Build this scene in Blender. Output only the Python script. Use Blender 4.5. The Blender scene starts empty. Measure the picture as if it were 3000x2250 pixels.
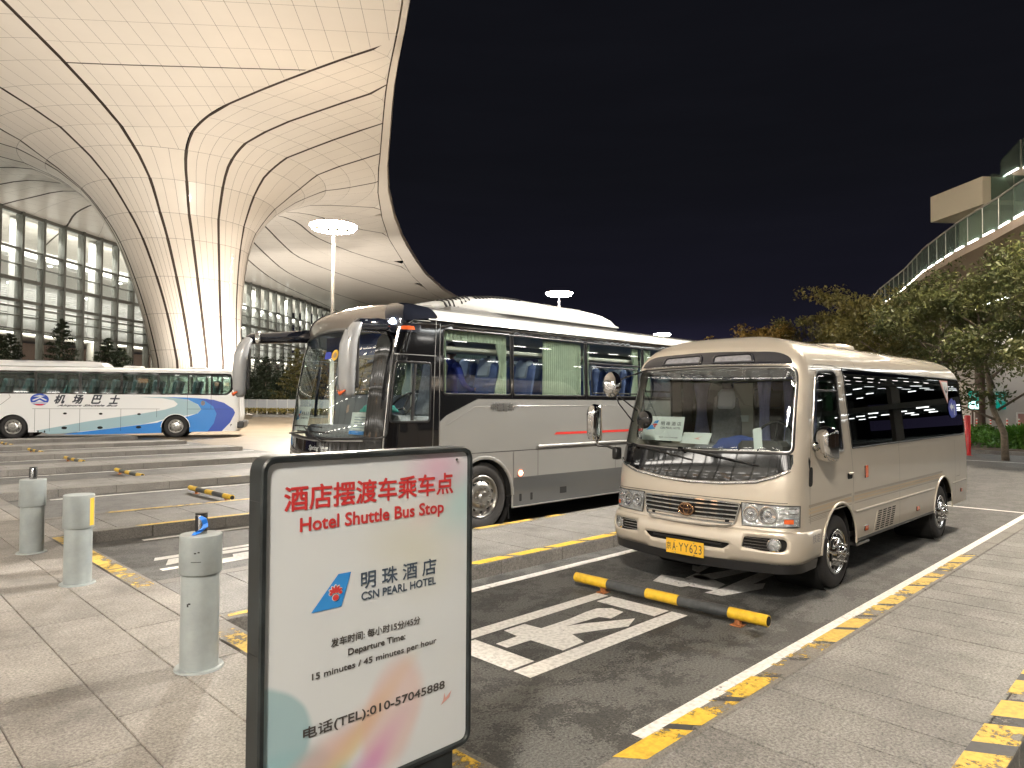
import bpy, math, random
import numpy as np
from math import sin, cos, pi, radians, hypot, atan2, sqrt
from mathutils import Vector, Matrix
from mathutils.geometry import delaunay_2d_cdt
random.seed(7)
scene = bpy.context.scene
COL = scene.collection

# ------------------------------------------------------------------ camera
CAM_F, CAM_PITCH, CAM_ROLL, CAM_YAW, CAM_H = 1515.1, 0.0250, 0.0057, 0.7883, 1.853
def make_camera():
    F = Vector((cos(CAM_YAW)*cos(CAM_PITCH), sin(CAM_YAW)*cos(CAM_PITCH), sin(CAM_PITCH)))
    R0 = Vector((sin(CAM_YAW), -cos(CAM_YAW), 0)); U0 = R0.cross(F)
    R = R0*cos(CAM_ROLL)+U0*sin(CAM_ROLL); U = U0*cos(CAM_ROLL)-R0*sin(CAM_ROLL)
    c = bpy.data.cameras.new('camera'); o = bpy.data.objects.new('camera', c); COL.objects.link(o)
    m = Matrix((R, U, -F)).transposed().to_4x4(); m.translation = Vector((0, 0, CAM_H))
    o.matrix_world = m
    c.sensor_fit = 'HORIZONTAL'; c.sensor_width = 36.0; c.lens = CAM_F/2212*36.0
    c.clip_start = 0.05; c.clip_end = 3000
    scene.camera = o
make_camera()

# ------------------------------------------------------------------ world: clear night over a lit airport
world = bpy.data.worlds.new('World'); scene.world = world; world.use_nodes = True
wn = world.node_tree.nodes; wl = world.node_tree.links
bg = wn['Background']; tc = wn.new('ShaderNodeTexCoord'); sp = wn.new('ShaderNodeSeparateXYZ')
wl.new(tc.outputs['Generated'], sp.inputs[0])
rp = wn.new('ShaderNodeValToRGB'); e = rp.color_ramp.elements
e[0].position = 0.0; e[0].color = (0.034, 0.029, 0.062, 1)
e[1].position = 1.0; e[1].color = (0.0052, 0.0056, 0.0078, 1)
a = e.new(0.04); a.color = (0.021, 0.019, 0.042, 1)
a = e.new(0.12); a.color = (0.0085, 0.0082, 0.0145, 1)
a = e.new(0.3); a.color = (0.006, 0.0062, 0.0088, 1)
wl.new(sp.outputs['Z'], rp.inputs[0])
mp = wn.new('ShaderNodeMapping'); mp.inputs['Scale'].default_value = (2.2, 2.2, 16)
wl.new(tc.outputs['Generated'], mp.inputs[0])
nz = wn.new('ShaderNodeTexNoise'); nz.inputs['Scale'].default_value = 2.0; nz.inputs['Detail'].default_value = 5
wl.new(mp.outputs[0], nz.inputs['Vector'])
mr = wn.new('ShaderNodeMapRange'); mr.inputs[1].default_value = .35; mr.inputs[2].default_value = .7
mr.inputs[3].default_value = .93; mr.inputs[4].default_value = 1.05
wl.new(nz.outputs[0], mr.inputs[0])
mx = wn.new('ShaderNodeMix'); mx.data_type = 'RGBA'; mx.blend_type = 'MULTIPLY'; mx.inputs[0].default_value = 1
wl.new(rp.outputs[0], mx.inputs[6]); wl.new(mr.outputs[0], mx.inputs[7])
wl.new(mx.outputs[2], bg.inputs['Color']); bg.inputs['Strength'].default_value = 1.0

scene.view_settings.view_transform = 'Standard'; scene.view_settings.look = 'None'
scene.view_settings.exposure = 0.0; scene.view_settings.gamma = 1.0
scene.view_settings.use_curve_mapping = False
scene.render.engine = 'CYCLES'
cy = scene.cycles
cy.max_bounces = 7; cy.diffuse_bounces = 3; cy.glossy_bounces = 4; cy.transparent_max_bounces = 12
cy.transmission_bounces = 4; cy.sample_clamp_indirect = 4.0; cy.sample_clamp_direct = 0
cy.caustics_reflective = False; cy.caustics_refractive = False
cy.use_denoising = True
cy.use_light_tree = True

# the terminal stands on its own axes (u to the right, v away), turned against the bays
SY, CY_ = sin(CAM_YAW), cos(CAM_YAW)
def B(u, v, z=0.0):
    return Vector((u*SY+v*CY_, -u*CY_+v*SY, z))
TERM_ROT = CAM_YAW-pi/2

# ------------------------------------------------------------------ object helpers
def setp(o, label=None, cat=None, group=None, kind=None):
    if label: o['label'] = label
    if cat: o['category'] = cat
    if group: o['group'] = group
    if kind: o['kind'] = kind
    return o
def thing(name, label, cat, loc=(0, 0, 0), rz=0.0, group=None, parent=None):
    o = bpy.data.objects.new(name, None); COL.objects.link(o)
    o.empty_display_size = .2
    o.location = loc; o.rotation_euler = (0, 0, rz); o.parent = parent
    return setp(o, label, cat, group)
def link(name, me, mat=None, parent=None, loc=None, rz=None):
    o = bpy.data.objects.new(name, me); COL.objects.link(o)
    if mat is not None and len(me.materials) == 0: me.materials.append(mat)
    if parent is not None: o.parent = parent
    if loc is not None: o.location = loc
    if rz is not None: o.rotation_euler = (0, 0, rz)
    return o
def mesh(name, V, F, smooth=False):
    me = bpy.data.meshes.new(name); me.from_pydata([tuple(v) for v in V], [], F); me.update()
    if smooth: me.shade_smooth()
    return me
def copy_tree(o, parent=None, keep=('label', 'category', 'group', 'kind')):
    c = o.copy(); COL.objects.link(c)
    if parent is not None: c.parent = parent
    for ch in list(o.children): copy_tree(ch, c)
    return c

class MB:
    """collects shapes into one mesh"""
    def __init__(s): s.V = []; s.F = []
    def add(s, V, F, M_=None):
        n = len(s.V)
        s.V += [tuple(M_ @ Vector(v)) if M_ is not None else tuple(v) for v in V]
        s.F += [tuple(i+n for i in f) for f in F]; return s
    def box(s, x0, y0, z0, x1, y1, z1, b=0.0, M_=None):
        if x0 > x1: x0, x1 = x1, x0
        if y0 > y1: y0, y1 = y1, y0
        if z0 > z1: z0, z1 = z1, z0
        if b <= 0:
            V = [(x, y, z) for z in (z0, z1) for y in (y0, y1) for x in (x0, x1)]
            F = [(0, 2, 3, 1), (4, 5, 7, 6), (0, 1, 5, 4), (2, 6, 7, 3), (0, 4, 6, 2), (1, 3, 7, 5)]
            return s.add(V, F, M_)
        b = min(b, (x1-x0)/2.01, (y1-y0)/2.01, (z1-z0)/2.01)
        V = []; idx = {}
        for ix, (x, sx) in enumerate(((x0, 1), (x1, -1))):
            for iy, (y, sy) in enumerate(((y0, 1), (y1, -1))):
                for iz, (z, sz) in enumerate(((z0, 1), (z1, -1))):
                    idx[(ix, iy, iz, 'x')] = len(V); V.append((x, y+sy*b, z+sz*b))
                    idx[(ix, iy, iz, 'y')] = len(V); V.append((x+sx*b, y, z+sz*b))
                    idx[(ix, iy, iz, 'z')] = len(V); V.append((x+sx*b, y+sy*b, z))
        F = []
        def q(*k): F.append(tuple(idx[i] for i in k))
        for a_ in (0, 1):
            q(*[(a_, i, j, 'x') for i, j in ((0, 0), (1, 0), (1, 1), (0, 1))])
            q(*[(i, a_, j, 'y') for i, j in ((0, 0), (1, 0), (1, 1), (0, 1))])
            q(*[(i, j, a_, 'z') for i, j in ((0, 0), (1, 0), (1, 1), (0, 1))])
        for i in (0, 1):
            for j in (0, 1):
                q((i, j, 0, 'x'), (i, j, 1, 'x'), (i, j, 1, 'y'), (i, j, 0, 'y'))
                q((i, 0, j, 'x'), (i, 1, j, 'x'), (i, 1, j, 'z'), (i, 0, j, 'z'))
                q((0, i, j, 'y'), (1, i, j, 'y'), (1, i, j, 'z'), (0, i, j, 'z'))
                for k_ in (0, 1): q((i, j, k_, 'x'), (i, j, k_, 'y'), (i, j, k_, 'z'))
        # fix winding against the centre
        c = Vector(((x0+x1)/2, (y0+y1)/2, (z0+z1)/2)); G = []
        for f in F:
            p = [Vector(V[i]) for i in f]; n = (p[1]-p[0]).cross(p[2]-p[0])
            G.append(f if n.dot(p[0]-c) > 0 else tuple(reversed(f)))
        return s.add(V, G, M_)
    def tube(s, pts, r, n=10, cap=True, M_=None, closed=False):
        P = [Vector(p) for p in pts]; R = r if isinstance(r, (list, tuple)) else [r]*len(P)
        V = []; F = []; prev = None; m = len(P)
        for i, p in enumerate(P):
            if closed: t = P[(i+1) % m]-P[i-1]
            else: t = (P[min(i+1, m-1)]-P[max(i-1, 0)])
            t.normalize()
            if prev is None:
                prev = t.orthogonal().normalized()
            u = (prev-t*prev.dot(t)).normalized(); prev = u; w = t.cross(u)
            for k in range(n):
                a_ = 2*pi*k/n; V.append(p+(u*cos(a_)+w*sin(a_))*R[i])
        for i in range(m if closed else m-1):
            for k in range(n):
                a0 = i*n+k; a1 = i*n+(k+1) % n; b0 = ((i+1) % m)*n+k; b1 = ((i+1) % m)*n+(k+1) % n
                F.append((a0, a1, b1, b0))
        if cap and not closed:
            F.append(tuple(reversed(range(n)))); F.append(tuple((m-1)*n+k for k in range(n)))
        return s.add(V, F, M_)
    def lathe(s, prof, n=32, axis='z', c=(0, 0, 0), M_=None, a0=0, a1=2*pi):
        """prof: (radius, height) pairs"""
        V = []; F = []; m = len(prof); full = abs(a1-a0-2*pi) < 1e-6; nn = n if full else n+1
        for i in range(nn):
            a_ = a0+(a1-a0)*i/n
            for r, h_ in prof:
                if axis == 'z': V.append((c[0]+r*cos(a_), c[1]+r*sin(a_), c[2]+h_))
                elif axis == 'y': V.append((c[0]+r*cos(a_), c[1]+h_, c[2]-r*sin(a_)))
                else: V.append((c[0]+h_, c[1]+r*cos(a_), c[2]+r*sin(a_)))
        for i in range(n):
            j = (i+1) % nn
            for k in range(m-1):
                F.append((i*m+k, j*m+k, j*m+k+1, i*m+k+1))
        return s.add(V, F, M_)
    def prism(s, poly, z0, z1, M_=None):
        n = len(poly)
        ar = sum(poly[i][0]*poly[(i+1) % n][1]-poly[(i+1) % n][0]*poly[i][1] for i in range(n))
        if ar < 0: poly = list(reversed(poly))
        V = [(x, y, z0) for x, y in poly]+[(x, y, z1) for x, y in poly]
        F = [tuple(reversed(range(n))), tuple(range(n, 2*n))]
        F += [(i, (i+1) % n, n+(i+1) % n, n+i) for i in range(n)]
        return s.add(V, F, M_)
    def quad(s, a_, b_, c_, d_, M_=None): return s.add([a_, b_, c_, d_], [(0, 1, 2, 3)], M_)
    def build(s, name, mat=None, parent=None, smooth=False, loc=None, rz=None, angle=None):
        me = mesh(name, s.V, s.F, smooth)
        if angle is not None:
            me.shade_smooth(); me.set_sharp_from_angle(angle=radians(angle))
        return link(name, me, mat, parent, loc, rz)

# ------------------------------------------------------------------ materials
def nmat(name):
    m = bpy.data.materials.new(name); m.use_nodes = True
    return m, m.node_tree.nodes, m.node_tree.links, m.node_tree.nodes['Principled BSDF']
def setc(sock, c): sock.default_value = (c[0], c[1], c[2], 1)
def M(name, col, rough=.5, metal=0.0, coat=0.0, em=None, es=0.0, var=None, bump=None, rvar=0.0, spec=None):
    m, N, L, P = nmat(name)
    setc(P.inputs['Base Color'], col); P.inputs['Roughness'].default_value = rough
    P.inputs['Metallic'].default_value = metal; P.inputs['Coat Weight'].default_value = coat
    P.inputs['Coat Roughness'].default_value = .04
    if spec is not None: P.inputs['Specular IOR Level'].default_value = spec
    if em: setc(P.inputs['Emission Color'], em); P.inputs['Emission Strength'].default_value = es
    if var or bump or rvar: t = N.new('ShaderNodeTexCoord')
    if var:
        sc, amt = var[0], var[1]
        n = N.new('ShaderNodeTexNoise'); n.inputs['Scale'].default_value = sc; n.inputs['Detail'].default_value = 6
        n.inputs['Roughness'].default_value = .65
        L.new(t.outputs['Object'], n.inputs['Vector'])
        r = N.new('ShaderNodeValToRGB'); L.new(n.outputs[0], r.inputs[0])
        r.color_ramp.elements[0].position = .3; r.color_ramp.elements[1].position = .72
        r.color_ramp.elements[0].color = tuple(c*(1-amt) for c in col)+(1,)
        r.color_ramp.elements[1].color = tuple(min(1, c*(1+amt)) for c in col)+(1,)
        L.new(r.outputs[0], P.inputs['Base Color'])
        if rvar:
            q = N.new('ShaderNodeMapRange'); q.inputs[3].default_value = max(.02, rough-rvar); q.inputs[4].default_value = rough+rvar
            L.new(n.outputs[0], q.inputs[0]); L.new(q.outputs[0], P.inputs['Roughness'])
    if bump:
        n2 = N.new('ShaderNodeTexNoise'); n2.inputs['Scale'].default_value = bump[0]; n2.inputs['Detail'].default_value = 4
        L.new(t.outputs['Object'], n2.inputs['Vector'])
        b_ = N.new('ShaderNodeBump'); b_.inputs['Strength'].default_value = bump[1]; b_.inputs['Distance'].default_value = .01 if len(bump) < 3 else bump[2]
        L.new(n2.outputs[0], b_.inputs['Height']); L.new(b_.outputs[0], P.inputs['Normal'])
    return m
def glass(name, tint, ior=1.5, rough=0.0, refl=1.0):
    m, N, L, P = nmat(name); N.remove(P)
    out = N['Material Output']
    t = N.new('ShaderNodeBsdfTransparent'); setc(t.inputs[0], tint)
    g = N.new('ShaderNodeBsdfGlossy'); g.inputs['Roughness'].default_value = rough; setc(g.inputs[0], (refl,)*3)
    # both faces of the sheet reflect: Schlick's curve, the same from either side
    f0 = ((ior-1)/(ior+1))**2*1.8
    lw = N.new('ShaderNodeLayerWeight'); lw.inputs[0].default_value = .5
    pw = N.new('ShaderNodeMath'); pw.operation = 'POWER'; pw.inputs[1].default_value = 5; L.new(lw.outputs['Facing'], pw.inputs[0])
    f = N.new('ShaderNodeMath'); f.operation = 'MULTIPLY_ADD'; f.inputs[1].default_value = .92-f0; f.inputs[2].default_value = f0; L.new(pw.outputs[0], f.inputs[0])
    mxr = N.new('ShaderNodeMixShader'); L.new(f.outputs[0], mxr.inputs[0]); L.new(t.outputs[0], mxr.inputs[1]); L.new(g.outputs[0], mxr.inputs[2])
    L.new(mxr.outputs[0], out.inputs[0])
    return m
def emit(name, col, s):
    m, N, L, P = nmat(name); N.remove(P)
    em_ = N.new('ShaderNodeEmission'); setc(em_.inputs[0], col); em_.inputs[1].default_value = s
    L.new(em_.outputs[0], N['Material Output'].inputs[0]); return m
def worn(name, col, scale=9.0, thr=.5, soft=.06, rough=.6, edge=None):
    """road paint that has worn through in places: transparent where it is gone"""
    m, N, L, P = nmat(name); setc(P.inputs['Base Color'], col); P.inputs['Roughness'].default_value = rough
    t = N.new('ShaderNodeTexCoord')
    n = N.new('ShaderNodeTexNoise'); n.inputs['Scale'].default_value = scale; n.inputs['Detail'].default_value = 9; n.inputs['Roughness'].default_value = .72
    n3 = N.new('ShaderNodeTexNoise'); n3.inputs['Scale'].default_value = scale*.16; n3.inputs['Detail'].default_value = 3
    geo = N.new('ShaderNodeNewGeometry')
    L.new(geo.outputs['Position'], n.inputs['Vector']); L.new(geo.outputs['Position'], n3.inputs['Vector'])
    add = N.new('ShaderNodeMath'); add.operation = 'ADD'; L.new(n.outputs[0], add.inputs[0]); L.new(n3.outputs[0], add.inputs[1])
    r = N.new('ShaderNodeMapRange'); r.inputs[1].default_value = thr*2-soft; r.inputs[2].default_value = thr*2+soft
    L.new(add.outputs[0], r.inputs[0])
    tr = N.new('ShaderNodeBsdfTransparent'); mxr = N.new('ShaderNodeMixShader')
    L.new(r.outputs[0], mxr.inputs[0]); L.new(P.outputs[0], mxr.inputs[1]); L.new(tr.outputs[0], mxr.inputs[2])
    L.new(mxr.outputs[0], N['Material Output'].inputs[0])
    n2 = N.new('ShaderNodeTexNoise'); n2.inputs['Scale'].default_value = 30; L.new(geo.outputs['Position'], n2.inputs['Vector'])
    rr_ = N.new('ShaderNodeValToRGB'); rr_.color_ramp.elements[0].color = tuple(c*.72 for c in col)+(1,); rr_.color_ramp.elements[1].color = tuple(col)+(1,)
    rr_.color_ramp.elements[0].position = .3; rr_.color_ramp.elements[1].position = .6
    L.new(n2.outputs[0], rr_.inputs[0]); L.new(rr_.outputs[0], P.inputs['Base Color'])
    return m

def asphalt():
    m, N, L, P = nmat('asphalt')
    geo = N.new('ShaderNodeNewGeometry')
    def noise(s, d=6, ro=.6):
        n = N.new('ShaderNodeTexNoise'); n.inputs['Scale'].default_value = s; n.inputs['Detail'].default_value = d; n.inputs['Roughness'].default_value = ro
        L.new(geo.outputs['Position'], n.inputs['Vector']); return n
    fine = noise(60, 6, .85); mid = noise(2.6, 12, .78); big = noise(.35, 4)
    r = N.new('ShaderNodeValToRGB'); el = r.color_ramp.elements
    el[0].position = .36; el[0].color = (.028, .0285, .028, 1); el[1].position = .66; el[1].color = (.175, .175, .168, 1)
    L.new(fine.outputs[0], r.inputs[0])
    mf = N.new('ShaderNodeMath'); mf.operation = 'MULTIPLY_ADD'; mf.inputs[1].default_value = .30; L.new(fine.outputs[0], mf.inputs[0]); L.new(mid.outputs[0], mf.inputs[2])
    rm = N.new('ShaderNodeMapRange'); rm.inputs[1].default_value = .622; rm.inputs[2].default_value = .652; rm.inputs[3].default_value = .42; rm.inputs[4].default_value = 1.0
    L.new(mf.outputs[0], rm.inputs[0])
    rb = N.new('ShaderNodeMapRange'); rb.inputs[1].default_value = .3; rb.inputs[2].default_value = .7; rb.inputs[3].default_value = .82; rb.inputs[4].default_value = 1.2
    L.new(big.outputs[0], rb.inputs[0])
    mu = N.new('ShaderNodeMath'); mu.operation = 'MULTIPLY'; L.new(rm.outputs[0], mu.inputs[0]); L.new(rb.outputs[0], mu.inputs[1])
    mx_ = N.new('ShaderNodeMix'); mx_.data_type = 'RGBA'; mx_.blend_type = 'MULTIPLY'; mx_.inputs[0].default_value = 1
    L.new(r.outputs[0], mx_.inputs[6]); L.new(mu.outputs[0], mx_.inputs[7]); L.new(mx_.outputs[2], P.inputs['Base Color'])
    rr_ = N.new('ShaderNodeMapRange'); rr_.inputs[1].default_value = .36; rr_.inputs[2].default_value = .5; rr_.inputs[3].default_value = .5; rr_.inputs[4].default_value = .72
    L.new(mid.outputs[0], rr_.inputs[0]); L.new(rr_.outputs[0], P.inputs['Roughness'])
    b_ = N.new('ShaderNodeBump'); b_.inputs['Strength'].default_value = .3; b_.inputs['Distance'].default_value = .004
    L.new(fine.outputs[0], b_.inputs['Height']); L.new(b_.outputs[0], P.inputs['Normal'])
    return m
def granite(name, col, amt=.3, blotch=.22, scale=90, seedper=True):
    m, N, L, P = nmat(name)
    geo = N.new('ShaderNodeNewGeometry'); oi = N.new('ShaderNodeObjectInfo')
    n = N.new('ShaderNodeTexNoise'); n.inputs['Scale'].default_value = scale; n.inputs['Detail'].default_value = 3; n.inputs['Roughness'].default_value = .8
    n2 = N.new('ShaderNodeTexNoise'); n2.inputs['Scale'].default_value = 1.7; n2.inputs['Detail'].default_value = 7; n2.inputs['Roughness'].default_value = .7
    L.new(geo.outputs['Position'], n.inputs['Vector']); L.new(geo.outputs['Position'], n2.inputs['Vector'])
    r = N.new('ShaderNodeValToRGB'); r.color_ramp.elements[0].position = .34; r.color_ramp.elements[1].position = .66
    r.color_ramp.elements[0].color = tuple(c*(1-amt) for c in col)+(1,); r.color_ramp.elements[1].color = tuple(c*(1+amt*.7) for c in col)+(1,)
    L.new(n.outputs[0], r.inputs[0])
    q = N.new('ShaderNodeMapRange'); q.inputs[1].default_value = .3; q.inputs[2].default_value = .7; q.inputs[3].default_value = 1-blotch; q.inputs[4].default_value = 1+blotch*.6
    L.new(n2.outputs[0], q.inputs[0])
    q2 = N.new('ShaderNodeMapRange'); q2.inputs[3].default_value = .9; q2.inputs[4].default_value = 1.07; L.new(oi.outputs['Random'], q2.inputs[0])
    mu = N.new('ShaderNodeMath'); mu.operation = 'MULTIPLY'; L.new(q.outputs[0], mu.inputs[0]); L.new(q2.outputs[0], mu.inputs[1])
    mx_ = N.new('ShaderNodeMix'); mx_.data_type = 'RGBA'; mx_.blend_type = 'MULTIPLY'; mx_.inputs[0].default_value = 1
    L.new(r.outputs[0], mx_.inputs[6]); L.new(mu.outputs[0], mx_.inputs[7]); L.new(mx_.outputs[2], P.inputs['Base Color'])
    P.inputs['Roughness'].default_value = .62
    b_ = N.new('ShaderNodeBump'); b_.inputs['Strength'].default_value = .3; b_.inputs['Distance'].default_value = .003
    L.new(n.outputs[0], b_.inputs['Height']); L.new(b_.outputs[0], P.inputs['Normal'])
    return m

MAT = {}
MAT['asphalt'] = asphalt()
MAT['granite'] = granite('pavement granite', (.262, .244, .222), .55, .44, 60)
MAT['kerb'] = granite('kerb granite', (.19, .18, .165), .45, .3, 60)
MAT['island'] = granite('island granite', (.215, .210, .200), .65, .44, 60)
MAT['joint'] = M('joint dirt', (.045, .038, .032), .9)
MAT['white_paint'] = worn('white road paint', (.78, .77, .74), 7, .615, .035)
MAT['yellow_paint'] = worn('yellow kerb paint', (.70, .45, .04), 16, .55, .05)
MAT['yellow_solid'] = worn('thick yellow kerb paint', (.72, .46, .04), 12, .66, .05)
MAT['yellow_worn'] = worn('faded yellow paint', (.66, .44, .07), 12, .525, .05)
MAT['black_paint'] = worn('black kerb paint', (.035, .038, .042), 18, .515, .05)
MAT['black'] = M('black plastic', (.012, .012, .013), .42)
MAT['rubber'] = M('rubber', (.018, .017, .017), .75, var=(40, .3))
MAT['gasket'] = M('gasket rubber', (.01, .01, .011), .35)
MAT['chrome'] = M('chrome', (.78, .78, .78), .07, 1.0)
MAT['satin'] = M('satin alloy', (.5, .49, .47), .3, 1.0)
MAT['dark'] = M('dark void', (.006, .006, .006), .9)
MAT['white'] = M('white card', (.72, .74, .74), .5)
MAT['text_dark'] = M('dark print', (.03, .035, .05), .5)

# ------------------------------------------------------------------ lettering
def text_mesh(body, bold=0.0, shear=0.0, spacing=1.0, line=1.0, align='CENTER'):
    cu = bpy.data.curves.new('t', 'FONT'); cu.body = body; cu.offset = bold; cu.shear = shear; cu.align_x = align
    cu.space_character = spacing; cu.space_line = line; cu.resolution_u = 3
    o = bpy.data.objects.new('t', cu); COL.objects.link(o)
    dg = bpy.context.evaluated_depsgraph_get()
    me = bpy.data.meshes.new_from_object(o.evaluated_get(dg))
    V = [(v.co.x, v.co.y) for v in me.vertices]; F = [tuple(p.vertices) for p in me.polygons]
    bpy.data.objects.remove(o); bpy.data.curves.remove(cu); bpy.data.meshes.remove(me)
    return V, F
def text(name, body, w, h, mat, parent, fn, bold=0.0, shear=0.0, spacing=1.0, label=None, fat=0.0):
    """fn maps (x right, y up) metres, origin at the word's centre, to a point"""
    V, F = text_mesh(body, bold, shear, spacing)
    xs = [v[0] for v in V]; ys = [v[1] for v in V]
    x0, x1, y0, y1 = min(xs), max(xs), min(ys), max(ys)
    kx = w/(x1-x0); ky = h/(y1-y0) if h else kx
    P = [fn((x-(x0+x1)/2)*kx, (y-(y0+y1)/2)*ky) for x, y in V]
    if fat:      # a heavier cut: the outline is repeated a hair to each side
        n0 = len(P); base = [((x-(x0+x1)/2)*kx, (y-(y0+y1)/2)*ky) for x, y in V]; P = []; FF = []
        c0 = fn(0, 0); nn_ = (fn(.01, 0)-c0).cross(fn(0, .01)-c0).normalized()
        for i in range(8):
            a_ = 2*pi*i/8; q = nn_*(.00006*i); P += [fn(x+fat*cos(a_), y+fat*sin(a_))+q for x, y in base]; FF += [tuple(j+i*n0 for j in f) for f in F]
        F = FF
    o = link(name, mesh(name, P, F), mat, parent)
    if label: o['label'] = label
    return o
def flat2(name, poly, mat, parent, fn):
    return link(name, mesh(name, [fn(x, y) for x, y in poly], [tuple(range(len(poly)))]), mat, parent)
def disc(r, n=28, a0=0, a1=2*pi, c=(0, 0), ry=None):
    ry = r if ry is None else ry
    return [(c[0]+r*cos(a0+(a1-a0)*i/n), c[1]+ry*sin(a0+(a1-a0)*i/n)) for i in range(n)]

# ------------------------------------------------------------------ curved vehicle skins
def rpoly(pts, r, n=4):
    """round the corners of a polygon"""
    out = []; m = len(pts)
    for i in range(m):
        a_, b_, c_ = Vector(pts[i-1]), Vector(pts[i]), Vector(pts[(i+1) % m])
        rr_ = r[i] if isinstance(r, (list, tuple)) else r
        if rr_ <= 0: out.append(tuple(b_)); continue
        d1 = min(rr_, (a_-b_).length*.48); d2 = min(rr_, (c_-b_).length*.48)
        p = b_+(a_-b_).normalized()*d1; q = b_+(c_-b_).normalized()*d2
        for k in range(n+1):
            t = k/n; out.append(tuple(p*(1-t)**2+b_*2*t*(1-t)+q*t*t))
    return out
def rrect(x0, y0, x1, y1, r, n=4): return rpoly([(x0, y0), (x1, y0), (x1, y1), (x0, y1)], r, n)
def dens(poly, step, closed=True):
    out = []; m = len(poly)
    for i in range(m if closed else m-1):
        a_, b_ = poly[i], poly[(i+1) % m]; L_ = hypot(a_[0]-b_[0], a_[1]-b_[1]); k = max(1, int(math.ceil(L_/step)))
        for j in range(k): out.append((a_[0]+(b_[0]-a_[0])*j/k, a_[1]+(b_[1]-a_[1])*j/k))
    if not closed: out.append(poly[-1])
    return out
def inside(poly, P):
    """vectorised point in polygon"""
    x, y = P[:, 0], P[:, 1]; c = np.zeros(len(P), bool); n = len(poly)
    for i in range(n):
        x0, y0 = poly[i]; x1, y1 = poly[(i+1) % n]
        if y0 == y1: continue
        t = ((y0 > y) != (y1 > y)) & (x < (x1-x0)*(y-y0)/(y1-y0)+x0)
        c ^= t
    return c
def shrink(poly, d):
    """offset a polygon inwards by d (outwards when negative)"""
    m = len(poly); ar = sum(poly[i][0]*poly[(i+1) % m][1]-poly[(i+1) % m][0]*poly[i][1] for i in range(m))
    sg = 1 if ar > 0 else -1; out = []
    for i in range(m):
        a_, b_, c_ = Vector(poly[i-1]), Vector(poly[i]), Vector(poly[(i+1) % m])
        e1 = (b_-a_); e2 = (c_-b_)
        if e1.length < 1e-9 or e2.length < 1e-9: out.append(tuple(b_)); continue
        e1.normalize(); e2.normalize()
        n1 = Vector((-e1.y, e1.x))*sg; n2 = Vector((-e2.y, e2.x))*sg; n_ = n1+n2
        if n_.length < 1e-6: n_ = n1
        n_.normalize(); k = d/max(.35, n_.dot(n1)); out.append(tuple(b_+n_*k))
    return out

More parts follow.
